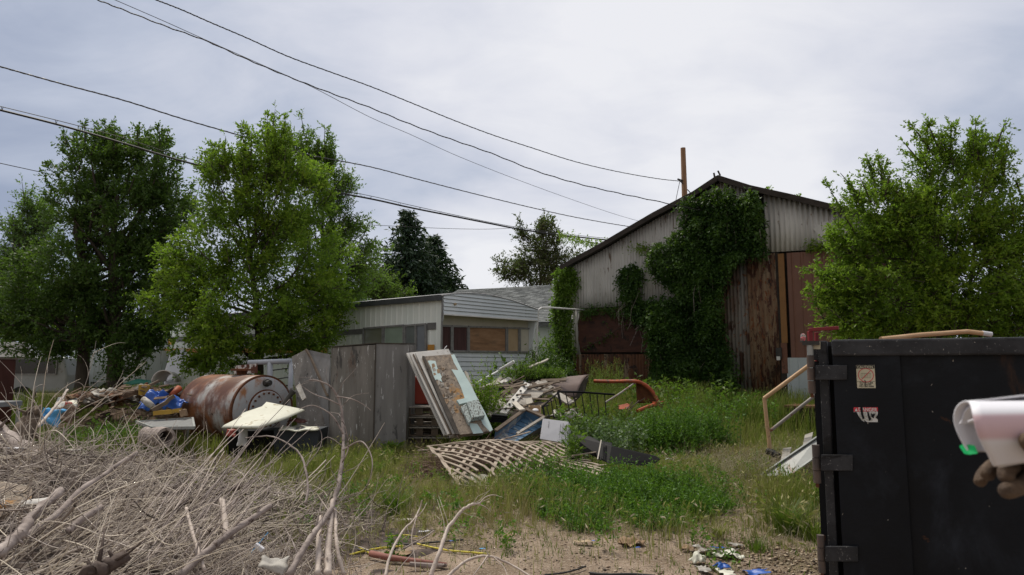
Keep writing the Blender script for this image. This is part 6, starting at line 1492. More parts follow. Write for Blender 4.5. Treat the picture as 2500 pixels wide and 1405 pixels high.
for i, (x0, y0, Y0, x1, y1, Y1, w, m, lb) in enumerate((
    (1160, 975, 12.8, 1300, 950, 13.3, 0.12, 'plank_brown', 'brown plank lying behind the broadest grey plank'),
    (1165, 985, 12.5, 1290, 962, 13.0, 0.10, 'plank_grey', 'thin grey plank just below the brown one at the left of the pile'),
    (1170, 962, 13.0, 1260, 925, 13.6, 0.12, 'plank_grey', 'grey plank behind the sapling at the left of the pile'),
    (1200, 948, 13.0, 1245, 925, 13.5, 0.10, 'white_paint', 'short white painted plank high on the left of the pile'),
    (1190, 958, 13.1, 1270, 935, 13.6, 0.10, 'plank_dark', 'dark plank under the short white one'),
    (1255, 955, 13.2, 1330, 925, 13.8, 0.12, 'plank_dark', 'dark plank behind the perforated strip'),
    (1290, 938, 13.4, 1355, 932, 13.6, 0.12, 'plank_dark', 'dark plank end at the top right of the pile'),
    (1320, 930, 13.3, 1382, 928, 13.3, 0.07, 'plank_brown', 'thin brown lath lying on the curved brown sheet'),
    (1290, 968, 12.6, 1350, 960, 12.9, 0.06, 'plank_pale', 'thin pale lath above the wooden box'),
    (1260, 975, 12.7, 1310, 968, 12.9, 0.14, 'plank_dark', 'short dark plank under the broad slanting plank'),
    (1255, 983, 11.7, 1275, 1002, 11.3, 0.09, 'plank_pale', 'short pale stick pointing down beside the perforated strip'),
    (1285, 983, 12.1, 1300, 978, 12.1, 0.14, 'plank_pale', 'small pale block behind the wooden box'),
    (1355, 960, 12.4, 1395, 985, 12.0, 0.14, 'plank_grey', 'grey board slanting down behind the black wire gate'),
    (1205, 935, 13.6, 1235, 918, 13.8, 0.09, 'plank_grey', 'grey plank end among the sapling leaves'),
    (1300, 928, 13.8, 1330, 920, 14.0, 0.07, 'plank_brown', 'brown offcut at the top of the pile under the shrub'),
    (1160, 955, 13.2, 1220, 930, 13.6, 0.07, 'plank_pale', 'pale lath crossing the left end of the pile'),
    (1150, 995, 12.3, 1225, 985, 12.6, 0.12, 'plank_dark', 'dark plank at the bottom left of the pile'),
    (1270, 1000, 12.0, 1330, 985, 12.5, 0.16, 'plank_dark', 'dark board in the shade behind the wooden box'))):
    pk_(x0, y0, Y0, x1, y1, Y1, w, 0.028, M[m], lb)
for i in range(14):
    px = rng.uniform(1180, 1320); py = rng.uniform(940, 990); Y = rng.uniform(12.7, 13.4); a = rng.uniform(0.1, 0.7); L = rng.uniform(0.15, 0.4); d = Vector((math.cos(a), .3, math.sin(a) * 0.6)) * L; c = at(px, py, Y)
    plank(c - d, c + d, rng.uniform(0.05, 0.12), 0.025, M[['plank_dark', 'plank_brown', 'plank_grey'][i % 3]], 'weathered offcut buried in the timber pile behind the leaning doors', gp, up=(0, -.7, 1))
heap('rubble', (gx(1262, 13.9)[0], 14.0), 1.1, 0.6, 0.75, M['plank_dark'], 'x')
mb = MB(); mb.tube([at(1222, 903, 13.6), at(1254, 884, 13.3)], 0.035, 12); obj('plastic_pipe', mb, M['roof_white'], label='thick white plastic pipe end sticking up from the timber pile', cat='pipe', smooth=True)
mb = MB(); mb.tube([at(1153, 942, 13.0), at(1218, 906, 13.5)], 0.022, 8); obj('plastic_pipe', mb, M['roof_white'], label='thin white pipe low among the sapling leaves', cat='pipe', smooth=True)
pk_(1291, 898, 13.6, 1338, 878, 13.9, 0.04, 0.03, M['plank_pale'], 'thin pale batten sticking up at the right above the shrub')
pk_(1345, 922, 14.2, 1370, 909, 14.4, 0.025, 0.02, M['plank_pale'], 'thin pale stick above the curved brown sheet')
mb = MB()
for i in range(75):
    px, py = rng.uniform(1165, 1400), rng.uniform(925, 1005); py = max(py, 925 + abs(px - 1270) * 0.35); c = at(px, py, rng.uniform(12.6, 13.5) - (py - 940) * 0.012); a = rng.uniform(-0.4, 1.0); L = rng.uniform(0.04, 0.22)
    d = Vector((math.cos(a) * rng.choice([-1, 1]), rng.uniform(-.4, .4), math.sin(a) * .6)) * L; mb.bar(c - d, c + d, rng.uniform(0.012, 0.05), 0.014, up=(0, -.7, 1))
obj('splinters', mb, M['plank_brown'], kind='stuff', origin=(0, 0, 0))
mb = MB()
for i in range(150):
    px, py = rng.uniform(150, 500), rng.uniform(940, 1010); c = at(px, py, rng.uniform(13.6, 15.6)); c.z = max(gz(c.x, c.y) + 0.02, c.z - rng.uniform(0, .1)); a = rng.uniform(-0.6, 0.9); L = rng.uniform(0.03, 0.16)
    d = Vector((math.cos(a), rng.uniform(-.4, .4), math.sin(a) * .6)) * L; mb.bar(c - d, c + d, rng.uniform(0.015, 0.07), 0.016, up=(0, -.7, 1))
obj('splinters', mb, M['trash_brown'], kind='stuff', origin=(0, 0, 0))
# curved brown sheet (an old hood)
TL, TR, Lw = at(1318, 926, 13.9), at(1440, 916, 14.5), 0
def hood(u, v):
    # u along, v from back-top over the bend down to the front
    top0, top1 = at(1322, 928, 14.3), at(1442, 915, 14.9)
    mid0, mid1 = at(1345, 938, 13.3), at(1418, 938, 13.5)
    bot0, bot1 = at(1362, 962, 13.1), at(1402, 972, 13.3)
    a = top0.lerp(top1, u); b = mid0.lerp(mid1, u); c = bot0.lerp(bot1, u)
    if v < 0.55: t = v / 0.55; return a.lerp(b, t) + Vector((0, 0, 0.05 * math.sin(math.pi * t)))
    t = (v - 0.55) / 0.45; return b.lerp(c, t) + Vector((0, -0.06 * math.sin(math.pi * t * 0.8), 0))
mb = MB(); mb.grid(hood, 12, 16); obj('bent_sheet', mb, M['brown_steel'], label='bent dull brown steel sheet on top of the timber pile', cat='sheet', solid=0.012, smooth=True)
sheetpx('bent_sheet', 'brown steel flap folded behind the black wire gate', 'sheet', [(1400, 945, 13.4), (1438, 918, 14.3), (1425, 960, 14.0), (1400, 985, 13.4)], M['plank_dark'], 0.01, 0.01)
# wooden box with white scrap
bx = thing('wooden_box', 'small open wooden box with a white scrap in it beside the timber pile', 'box', at(1308, 1010, 11.6))
a, b, z0 = at(1292, 992, 11.7), at(1320, 991, 11.7), at(1300, 1012, 11.5).z
for dy in (0.0, 0.28):
    mb = MB(); mb.box(((a.x + b.x) / 2, 11.6 + dy, (a.z + z0) / 2 - (0.05 if dy == 0 else 0)), (b.x - a.x, 0.015, a.z - z0 - (0.1 if dy == 0 else 0))); obj('side', mb, M['tan_board'], bx)
for x in (a.x, b.x):
    mb = MB(); mb.box((x, 11.74, (a.z + z0) / 2), (0.015, 0.264, a.z - z0)); obj('side', mb, M['tan_board'], bx)
mb = MB(); mb.box(((a.x + b.x) / 2, 11.74, z0), (b.x - a.x, 0.25, 0.012)); obj('bottom', mb, M['tan_board'], bx)
crumple('white_scrap', at(1308, 1003, 11.68), 0.1, 0.12, 0.04, M['white_card'], 'white scrap inside the small open wooden box', 'scrap', amp=0.02, n=8)
# shallow blue lined crate
cr = thing('blue_crate', 'shallow weathered crate painted blue inside, tipped up in front of the timber pile', 'crate', at(1260, 1058, 10.9))
Q = [at(1210, 1052, 10.8), at(1283, 999, 11.4), at(1330, 1020, 11.3), at(1262, 1060, 10.7)]   # rim: left, top, right, bottom
nn = (Q[1] - Q[0]).cross(Q[2] - Q[0]).normalized()
if nn.z > 0: nn = -nn
mb = MB(); mb.bar(Q[0], Q[1], 0.055, 0.03, up=-nn); obj('rim', mb, M['plank_brown'], cr)
mb = MB(); mb.bar(Q[1], Q[2], 0.055, 0.03, up=-nn); obj('rim', mb, M['plank_brown'], cr)
mb = MB(); mb.bar(Q[2].lerp(Q[1], 0.05) - nn * 0.0, Q[3], 0.04, 0.03, up=-nn); obj('rim', mb, M['plank_grey'], cr)
mb = MB(); dp = nn * 0.17
mb.prism([Q[0], Q[1], Q[1] + dp, Q[0] + dp], (Q[3] - Q[0]).normalized() * 0.015); mb.prism([Q[1], Q[2], Q[2] + dp, Q[1] + dp], (Q[0] - Q[1]).normalized() * 0.015); obj('inner_side', mb, M['blue_paint'], cr)
for i in range(6):
    t0, t1 = i / 6 + 0.012, (i + 1) / 6 - 0.012
    mb = MB(); mb.prism([Q[0].lerp(Q[1], t0) + dp, Q[0].lerp(Q[1], t1) + dp, Q[3].lerp(Q[2], t1) + dp, Q[3].lerp(Q[2], t0) + dp], nn * 0.012); obj('slat', mb, M['blue_paint'], cr)
# black milk crate
bc = thing('plastic_crate', 'small black plastic crate left of the blue crate', 'crate', at(1215, 1035, 11.3))
for i in range(4):
    mb = MB(); y0 = 1014 + i * 5; mb.bar(at(1200 - i, y0, 11.3), at(1240 - i * 1.5, y0 + 3, 11.3), 0.03, 0.018); obj('slat', mb, M['black_plastic'], bc)
mb = MB(); mb.prism([at(1202, 1012, 11.32), at(1240, 1016, 11.32), at(1236, 1032, 11.32), at(1195, 1032, 11.32)], Vector((0, 0.25, 0))); obj('body', mb, M['black_plastic'], bc)
# black wire gate
gt = thing('wire_gate', 'black iron railing gate standing crooked in the weeds', 'gate', at(1390, 1040, 11.9))
def gtube(pts, r, nm='bar'):
    mb = MB(); mb.tube([at(*p) for p in pts], r, 6); return obj(nm, mb, M['black_plastic'], gt)
gtube([(1362, 957, 12.0), (1420, 958, 12.3), (1500, 964, 12.7)], 0.018, 'rail')
gtube([(1362, 960, 12.0), (1325, 992, 11.5)], 0.014, 'rail'); gtube([(1325, 992, 11.5), (1330, 1023, 11.4)], 0.018, 'post')
gtube([(1362, 957, 12.0), (1378, 1027, 11.7)], 0.022, 'post')
for x0, y0, x1, y1 in ((1333, 987, 1342, 1022), (1345, 977, 1353, 1023), (1354, 970, 1366, 1024), (1381, 960, 1392, 1010), (1400, 961, 1410, 1010), (1420, 962, 1428, 1015), (1440, 963, 1446, 1015), (1458, 964, 1462, 1015), (1476, 965, 1480, 1012)):
    gtube([(x0, y0, 11.8 + (x0 - 1330) * 0.004), (x1, y1, 11.6 + (x0 - 1330) * 0.004)], 0.009)
# white carton with print
ct = thing('carton', 'white carton with faded printed text standing tilted behind the lattice', 'carton', at(1352, 1078, 10.6))
P = [at(1325, 1022, 10.7), at(1388, 1030, 10.7), at(1383, 1083, 10.5), at(1318, 1072, 10.5)]
nb = (P[1] - P[0]).cross(P[3] - P[0]).normalized()
if nb.y < 0: nb = -nb
mb = MB(); mb.prism(P, nb * 0.14 + Vector((0.06, 0, 0))); obj('box', mb, M['white_card'], ct, bevel=0.004)
def cpt(u, v): return (P[0].lerp(P[1], u)).lerp(P[3].lerp(P[2], u), v) - nb * 0.003
rows = ((0.24, 0.10, 0.42, 10), (0.70, 0.16, 0.94, 14), (0.79, 0.10, 0.95, 18), (0.86, 0.22, 0.96, 15), (0.93, 0.2, 0.9, 12))
mb = MB()
for (u, v0_, v1_, k) in rows:
    for i in range(k):
        t0 = v0_ + (v1_ - v0_) * i / k; t1 = t0 + (v1_ - v0_) / k * (0.45 + 0.4 * random.random()); w = 0.028
        if random.random() < 0.14: continue
        for (ua, ub, va, vb) in ((u, u + w, t0, t0 + (t1 - t0) * .3), (u, u + w * .3, t0, t1), (u + w * .7, u + w, t0, t1)):
            mb.prism([cpt(ua, va), cpt(ub, va), cpt(ub, vb), cpt(ua, vb)], -nb * 0.0015)
obj('printing', mb, M['print_grey'], ct)
crumple('plastic_sack', at(1385, 1015, 11.9), 0.5, 0.25, 0.08, M['trash_white'], 'pale plastic sack lying behind the black gate and the carton', 'sack', amp=0.09, f=6, n=18, tilt=(0.3, 0))
crumple('plastic_sack', at(1350, 1018, 11.8), 0.22, 0.15, 0.05, M['trash_white'], 'small white sack between the wooden box and the black gate', 'sack', amp=0.06, f=6, n=12)
# black panel
bp = thing('black_panel', 'long glossy black plastic panel lying on edge in the weeds', 'panel', gnd(1500, 1132))
P = [at(*p) for p in ((1392, 1062, 10.0), (1440, 1066, 9.8), (1464, 1078, 9.6), (1494, 1082, 9.5), (1494, 1090, 9.4), (1600, 1114, 9.2), (1612, 1122, 9.15), (1590, 1140, 9.1), (1485, 1132, 9.2), (1410, 1095, 9.8))]
mb = MB(); mb.prism(P, Vector((0.01, 0.03, 0.0))); obj('shell', mb, M['black_plastic'], bp, bevel=0.01)
for x in ((1468, 1075, 9.5, 1459, 1122, 9.2), (1475, 1078, 9.48, 1466, 1124, 9.18)):
    mb = MB(); mb.bar(at(*x[:3]), at(*x[3:]), 0.015, 0.012); obj('edge_bead', mb, M['plank_pale'] if x[0] == 1468 else M['black_plastic'], bp)
# bent rusty orange pipe
hp_ = thing('bent_pipe_frame', 'bent rusty orange pipe frame with a curved plate standing in the tall grass', 'pipe frame', gnd(1590, 1010))
Yo = 13.9
mb = MB(); pts = catmull([at(1451, 931, 14.6), at(1500, 932, 14.3), at(1545, 931, Yo), at(1567, 936, Yo - .05), at(1588, 951, Yo - .1), at(1602, 972, Yo - .15), at(1608, 988, Yo - .2)], 6)
mb.tube([Vector(p) for p in pts], 0.037, 14); obj('hoop', mb, M['rust_orange'], hp_, smooth=True)
mb = MB(); mb.tube([at(1549, 936, Yo), at(1512, 962, Yo - .3), at(1478, 983, Yo - .5)], 0.018, 8); obj('brace', mb, M['rusty_pipe'], hp_)
def fn(u, v):
    t = u; a = at(1553, 938, Yo).lerp(at(1555, 985, Yo + .1), t); q = pts[int(14 + t * (len(pts) - 16))]; q = Vector(q)
    return a.lerp(q, v) + Vector((0, 0.12 * math.sin(v * 2.5), 0))
mb = MB(); mb.grid(fn, 10, 6); obj('plate', mb, M['rust'], hp_, solid=0.012, smooth=True, label='darker curved plate inside the hoop')
mb = MB(); mb.tube([at(1608, 986, Yo - .2), at(1585, 992, Yo - .4), at(1556, 1004, Yo - .6)], 0.035, 8); mb.bar(at(1596, 986, Yo - .3), at(1616, 990, Yo - .2), 0.09, 0.08); mb.tube([at(1608, 985, Yo - .2), at(1622, 979, Yo - .2)], 0.014, 6); mb.tube([at(1608, 992, Yo - .2), at(1620, 990, Yo - .2)], 0.014, 6); obj('foot', mb, M['rust_orange'], hp_, label='brighter orange foot bracket')
mb = MB(); mb.prism([at(1513, 991, 13.4), at(1535, 986, 13.4), at(1540, 990, 13.4), at(1536, 998, 13.3), at(1512, 1000, 13.3)], Vector((0, .15, 0))); obj('orange_block', mb, M['rust_orange'], label='small orange painted metal block in the grass under the bent pipe', cat='block', bevel=0.01)
mb = MB()
for q in (((1538, 996, 13.3), (1555, 985, 13.3), (1575, 972, 13.3)), ((1535, 1005, 13.2), (1548, 990, 13.2), (1560, 978, 13.3)), ((1530, 1000, 13.2), (1545, 982, 13.3))): mb.tube([at(*p) for p in q], 0.008, 5)
obj('weed_stalks', mb, M['branch_dark'], label='thin dead stems beside the orange block', cat='stems')
# stick and white rag on the ground
mb = MB(); mb.tube([gnd(1605, 1128, .05), gnd(1680, 1130, .05), gnd(1757, 1131, .03)], [0.02, 0.024, 0.02], 8); obj('stick', mb, M['branch'], label='straight grey stick lying right of the black panel', cat='stick')
crumple('rag', gnd(1636, 1124, .07), 0.16, 0.10, 0.03, M['white_card'], 'small white rag on the grey stick', 'rag', amp=0.02, n=8)
crumple('rag', gnd(1808, 1134, .03), 0.09, 0.06, 0.02, M['white_card'], 'tiny white scrap in the dry grass left of the steel stringer', 'rag', amp=0.015, n=8)
mb = MB(); mb.tube([gnd(1716, 1150, .04), gnd(1790, 1138, .03), gnd(1850, 1130, .03)], 0.008, 6); obj('wire_rod', mb, M['galv'], label='thin pale rod lying in the dry grass', cat='rod')

# ------------------------------------------------------------------ lattice
lt = thing('lattice_panel', 'warped wooden lattice panel sagging over the grass', 'lattice', gnd(1250, 1170))
C00, C10, C11, C01 = (1050, 1092, 9.9), (1385, 1092, 10.0), (1500, 1172, 8.7), (1120, 1190, 8.55)
def lat(u, v):
    p = at(*C00).lerp(at(*C10), u).lerp(at(*C01).lerp(at(*C11), u), v)
    z = p.z + 0.05 * mnoise.noise(Vector((u * 4, v * 4, 2))) + 0.12 * math.sin(math.pi * u) * math.sin(math.pi * min(1, v + .25)) + 0.05 * math.sin(5.0 * u + 3 * v) * v
    return Vector((p.x, p.y, max(gz(p.x, p.y) + 0.03, z)))
def slat(p0, p1, off, parent):
    n = 12; L = []; 
    for i in range(n + 1):
        u = p0[0] + (p1[0] - p0[0]) * i / n; v = p0[1] + (p1[1] - p0[1]) * i / n; L.append(lat(u, v) + Vector((0, 0, off)))
    vs, fs = [], []
    for i, p in enumerate(L):
        d = (L[min(i + 1, n)] - L[max(i - 1, 0)]).normalized(); s = d.cross(Vector((0, 0, 1))).normalized() * 0.025; t = Vector((0, 0, 0.0045))
        vs += [p + s + t, p - s + t, p - s - t, p + s - t]
    for i in range(n):
        for j in range(4): fs.append((4 * i + j, 4 * i + (j + 1) % 4, 4 * i + 4 + (j + 1) % 4, 4 * i + 4 + j))
    fs += [(3, 2, 1, 0), (4 * n, 4 * n + 1, 4 * n + 2, 4 * n + 3)]
    return vs, fs
for dirn, nm in ((1, 'upper_slats'), (-1, 'lower_slats')):
    mb = MB(); K = 13
    for i in range(-K, K * 2):
        c = i / K * 1.0
        # line v*0.85 = dirn*(u - c): clip to the panel
        pts = []
        k = 0.50
        u0, u1 = (c, c + k) if dirn == 1 else (c, c - k)
        a, b = (u0, 0.0), (u1, 1.0)
        t0, t1 = 0.0, 1.0; du = b[0] - a[0]
        for lim, sg in ((0.0, 1), (1.0, -1)):
            f0 = sg * (a[0] - lim); f1 = sg * (b[0] - lim)
            if f0 < 0 and f1 < 0: t0 = 2
            elif f0 < 0: t0 = max(t0, f0 / (f0 - f1))
            elif f1 < 0: t1 = min(t1, f0 / (f0 - f1))
        if t1 - t0 < 0.12: continue
        if rng.uniform() < 0.16: t1 = t0 + (t1 - t0) * rng.uniform(.4, .8)
        t0 -= rng.uniform(0, .03); t1 += rng.uniform(0, .03)
        A_ = (a[0] + du * t0, t0); B_ = (a[0] + du * t1, t1)
        vs, fs = slat((A_[0] + rng.normal(0, .006), A_[1]), (B_[0] + rng.normal(0, .012), B_[1]), (0.006 if dirn == 1 else -0.006) + rng.uniform(-.003, .006), lt); mb.add(vs, fs)
    obj(nm, mb, M['lath'], lt)
mb = MB()
for a0, b0 in (((0, 0), (1, 0)), ((0, 0), (0, 1))):
    vs, fs = slat(a0, b0, 0.018, lt); mb.add(vs, fs)
obj('border', mb, M['lath'], lt)
crumple('pale_board', at(1148, 1170, 8.9), 0.45, 0.3, 0.02, M['trash_white'], 'torn pale sheet poking out under the front of the lattice', 'sheet', amp=0.03, n=10, tilt=(0.2, 0))
for i, (x0, y0, Y0, x1, y1, Y1) in enumerate(((1095, 1108, 9.6, 1295, 1055, 10.2), (1020, 1100, 9.9, 1345, 1078, 10.1), (1355, 1120, 9.2, 1495, 1098, 9.6), (1330, 1150, 9.0, 1480, 1135, 9.1), (1150, 1186, 8.5, 1260, 1190, 8.5), (1110, 1182, 8.6, 1230, 1200, 8.4), (1420, 1165, 8.9, 1350, 1130, 9.2))):
    plank(at(x0, y0, Y0), at(x1, y1, Y1), 0.03, 0.012, M['lath'], ('long loose lath slanting over the brown stem heap', 'longest loose lath lying level over the brown stem heap', 'loose lath lying in the weeds below the black panel', 'broken lath right of the lattice near the weeds', 'lath lying in the grass along the front of the lattice', 'second lath in the grass just in front of the lattice', 'short lath crossing the right end of the lattice')[i], 'loose laths around the lattice', name='lath', cat='lath')
# ------------------------------------------------------------------ dead brush
def curvy(n, starts, dirs, lens, K=9, droop=0.25, wob=0.12, r=0.003, r1=0.35, floor=None):
    t = np.linspace(0, 1, K)
    P = np.zeros((n, K, 3)); d = nrm(dirs).copy(); p = starts.copy(); P[:, 0] = p
    cur = rng.normal(size=(n, 3)) * wob; cur2 = rng.normal(size=(n, 3)) * wob
    for i in range(1, K):
        w = i / K
        d = nrm(d + (cur * (1 - w) + cur2 * w) + np.array([0, 0, -droop / K]) + rng.normal(size=(n, 3)) * wob * 0.25)
        p = p + d * (lens / (K - 1))[:, None]; 
        if floor is not None: p[:, 2] = np.maximum(p[:, 2], floor(p[:, 0], p[:, 1]))
        P[:, i] = p
    R = (r[:, None] if isinstance(r, np.ndarray) else r) * np.linspace(1, r1, K)[None] * np.ones((n, 1))
    return P, R
def pile_h(x, y):
    """top surface of the brush mound"""
    def b(cx, cy, rx, ry, h): return h * np.exp(-(((x - cx) / rx) ** 2 + ((y - cy) / ry) ** 2) ** 1.5)
    return np.maximum.reduce([b(-4.9, 6.7, 2.7, 1.9, 0.74), b(-3.6, 5.3, 1.7, 1.55, 0.62), b(-2.65, 4.6, 1.0, 1.0, 0.48), b(-1.7, 4.4, 0.75, 0.6, 0.13), b(-6.6, 8.2, 1.6, 1.6, 0.8)])
def brush(name, n, m, fx, fy, hfun, dmean, dspread, lr, rr, label=None, rn=(0.5, 0.2), zmax=1.0, K=9, droop=0.3, wob=0.14, sides=3, thr=0.05, deep=True):
    x = rng.uniform(*fx, n * 3); y = rng.uniform(*fy, n * 3); h = hfun(x, y); k = h > thr * rng.uniform(0.5, 3, len(h)); x, y, h = x[k][:n], y[k][:n], h[k][:n]; n = len(x)
    u = rng.uniform(0, 1, n) ** (0.45 if deep else 0.2); S = np.stack([x, y, h * u * zmax + 0.01], 1)
    D_ = nrm(np.array(dmean)[None] + rng.normal(size=(n, 3)) * dspread * np.array([1, 1, 0.45]))
    L = rng.uniform(*lr, n) * (0.6 + 0.4 * rng.uniform(0, 1, n)); S = S - D_ * L[:, None] * 0.5; S[:, 2] = np.maximum(S[:, 2], 0.01)
    P, R = curvy(n, S, D_, L, K, droop, wob, rng.uniform(*rr, n), floor=lambda a, b: 0.01)
    V, F, fi = tubes_np(P, R, sides); rnv = np.clip(rng.normal(rn[0], rn[1], n), 0, 1)[fi]
    return foliage_obj(name, V, F, m, None, rnv, kind='stuff', origin=(0, 0, 0))
# litter under-layer filling the mound; its dark colour paints shade into the gaps
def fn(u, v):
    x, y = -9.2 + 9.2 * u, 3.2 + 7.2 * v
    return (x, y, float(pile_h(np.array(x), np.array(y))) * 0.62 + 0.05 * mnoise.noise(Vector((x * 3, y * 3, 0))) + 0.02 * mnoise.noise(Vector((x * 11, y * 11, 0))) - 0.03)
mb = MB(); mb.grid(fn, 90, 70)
M['litter'] = mat('litter_gap_shade', [(0.02, 0.014, 0.012), (0.06, 0.043, 0.037), (0.16, 0.12, 0.10)], 14, 0.95, 1.0, bscale=40, stretch=(1, 1, 1))
obj('brush_litter_shade', mb, M['litter'], kind='stuff', smooth=True, origin=(0, 0, 0))
brush('brushwood', 8500, M['twig'], (-9, 0.0), (3.3, 9.5), pile_h, (0.35, 0.1, 0.05), 1.0, (0.25, 0.8), (0.002, 0.0058), rn=(0.42, 0.34), wob=0.30, K=8)
brush('brushwood', 1500, M['twig'], (-8, -1.4), (3.4, 8.2), pile_h, (0.7, 0.15, 0.16), 0.55, (0.5, 1.3), (0.003, 0.0075), rn=(0.62, 0.28), wob=0.18, K=10, droop=0.45, deep=False, sides=4)
brush('brushwood', 70, M['twig'], (-8, -1.3), (3.6, 8.2), pile_h, (0.5, 0.1, 0.12), 0.8, (0.4, 1.3), (0.006, 0.012), rn=(0.5, 0.3), wob=0.10, K=7, droop=0.1, deep=False, sides=6, thr=0.12)
brush('brushwood', 300, M['twig'], (-3.2, -1.9), (4.0, 6.0), pile_h, (0.62, 0.5, 0.46), 0.20, (0.9, 1.7), (0.003, 0.0055), rn=(0.88, 0.12), wob=0.07, K=12, droop=0.4, deep=False, sides=4, thr=0.12)
brush('brushwood', 900, M['twig'], (-2.1, -1.0), (4.1, 5.2), pile_h, (0.1, 0.15, 0.6), 0.7, (0.25, 0.7), (0.0022, 0.0045), rn=(0.7, 0.2), wob=0.30, K=10, droop=0.7, sides=4, thr=0.03)
# reddish-brown heap of dry stems behind the lattice
def heap2(x, y):
    return 0.34 * np.exp(-(((x + 0.35) / 0.85) ** 2 + ((y - 10.4) / 0.55) ** 2) ** 1.5)
brush('dry_stems', 3200, M['strand'], (-1.6, 1.0), (9.6, 11.2), heap2, (1.0, -0.05, -0.03), 0.30, (0.5, 1.1), (0.0025, 0.005), rn=(0.55, 0.2), wob=0.07, thr=0.03, droop=0.1)
# dead vine on the steel ramp
def heap3(x, y): return 0.30 * np.exp(-(((x - 4.15) / 0.5) ** 2 + ((y - 10.1) / 0.5) ** 2) ** 1.5) + 0.1 * np.exp(-(((x - 3.4) / 0.8) ** 2 + ((y - 10.2) / 0.7) ** 2))
brush('dead_vines', 2200, M['drygrass'], (2.4, 5.0), (9.2, 11.4), heap3, (1.0, 0.2, 0.35), 0.6, (0.3, 0.8), (0.0018, 0.003), rn=(0.7, 0.2), wob=0.15, thr=0.02)
# left dead shrub: long arching stems
def arch_sapling(label, root, n, spread, L, r=0.006, m=None, lean=(0.3, 0, 1), seed=0, name='dead_sapling'):
    root = Vector(root); t = thing(name, label, 'dead shrub', root)
    S = np.tile(np.array(root), (n, 1)) + rng.normal(size=(n, 3)) * np.array([0.12, 0.12, 0.02])
    D_ = nrm(np.array(lean)[None] + rng.normal(size=(n, 3)) * spread)
    P, R = curvy(n, S, D_, rng.uniform(0.5, 1, n) * L, 12, 0.8, 0.07, rng.uniform(0.6, 1.3, n) * r, 0.25)
    V, F, fi = tubes_np(P, R, 5); rv = [np.clip(rng.normal(0.75, 0.15, n), 0, 1)[fi]]; parts = [(V, F)]
    # side twigs
    k = n * 4; i = rng.integers(0, n, k); j = rng.integers(3, 11, k); s = P[i, j]; d = nrm(nrm(P[i, np.minimum(j + 1, 11)] - P[i, j - 1]) + rng.normal(size=(k, 3)) * 0.6)
    P2, R2 = curvy(k, s, d, rng.uniform(0.15, 0.5, k) * L * 0.5, 8, 0.8, 0.12, np.full(k, r * 0.4), 0.3)
    V, F2, fi2 = tubes_np(P2, R2, 3); parts.append((V, F2)); rv.append(np.clip(rng.normal(0.7, 0.15, k), 0, 1)[fi2])
    V, F = merge(parts); foliage_obj('stems', V, F, m or M['twig'], t, np.concatenate(rv)); return t
arch_sapling('tall spray of dead stems rising at the left edge in front of the camper van', (at(70, 1100, 7.0).x, 7.0, 0.5), 26, 0.5, 1.5, 0.007, lean=(0.0, 0, 1))
arch_sapling('dead arching stems between the light blue sheet and the hollow log', (at(230, 1130, 7.2).x, 7.2, 0.45), 16, 0.6, 0.8, 0.005)
arch_sapling('dead arching stems in front of the hollow log', (at(400, 1140, 7.0).x, 7.0, 0.35), 14, 0.7, 0.6, 0.004)
# individual branches, measured one by one
def branch(label, pts, r, m='branch', name='branch', sub=(), cat='branch', knots=True):
    P = [Vector(p) for p in catmull([tuple(at(*p)) for p in pts], 6)]
    P = [p + Vector(rng.normal(size=3)) * r[0] * 0.10 for p in P]
    n = len(P); rs = [r[0] + (r[1] - r[0]) * i / (n - 1) for i in range(n)]
    if knots: rs = [q * (1 + 0.10 * math.sin(i * 2.3) + rng.normal(0, .04)) for i, q in enumerate(rs)]
    mb = MB(); mb.tube(P, rs, 9 if r[0] > .012 else 6)
    for s in sub:
        Q = [Vector(p) for p in catmull([tuple(at(*p)) for p in s[0]], 6)]; k = len(Q); mb.tube(Q, [s[1] * (1 - 0.7 * i / (k - 1)) for i in range(k)], 5)
    if knots and r[0] > 0.015:
        for _ in range(max(3, n // 4)):
            i = rng.integers(2, n - 1); p = P[i]; d_ = ((P[i] - P[i - 1]).normalized() + Vector(rng.normal(size=3)) * 0.5).normalized(); L_ = rng.uniform(0.1, 0.35); e_ = Vector(rng.normal(size=3)) * 0.03
            mb.tube([p, p + d_ * L_ * 0.5 + e_, p + d_ * L_ + e_ * 3], [rs[i] * 0.3, rs[i] * 0.18, 0.001], 5)
        for _ in range(int(n / 3)):
            i = rng.integers(1, n - 1); p = P[i]; mb.tube([p, p + Vector(nrm(rng.normal(size=3))) * rs[i] * 1.7], [rs[i] * 0.45, rs[i] * 0.2], 5)
    return obj(name, mb, M[m], label=label, cat=cat, group='branches lying in the foreground brush pile', smooth=True)
branch('longest thick pale branch slanting across the brush pile at the left', [(-20, 1350, 4.3), (60, 1310, 4.5), (140, 1255, 4.75), (200, 1195, 5.0), (250, 1163, 5.2), (335, 1105, 5.5)], (0.028, 0.018))
branch('thick grey log slanting left of the longest branch', [(-30, 1365, 3.9), (30, 1322, 4.1), (60, 1290, 4.2), (85, 1255, 4.4), (148, 1198, 4.7)], (0.036, 0.026))
branch('thick smooth brown branch slanting up at the middle of the brush pile', [(436, 1408, 4.2), (500, 1352, 4.4), (560, 1305, 4.6), (662, 1235, 4.9)], (0.025, 0.021))
branch('dark curved branch sticking out right over the grass', [(440, 1228, 5.6), (500, 1212, 5.9), (560, 1195, 6.2), (606, 1187, 6.4)], (0.026, 0.020), 'branch_dark')
branch('short purplish branch stub in the middle of the brush pile', [(165, 1300, 4.6), (190, 1275, 4.7), (245, 1240, 4.9)], (0.022, 0.024))
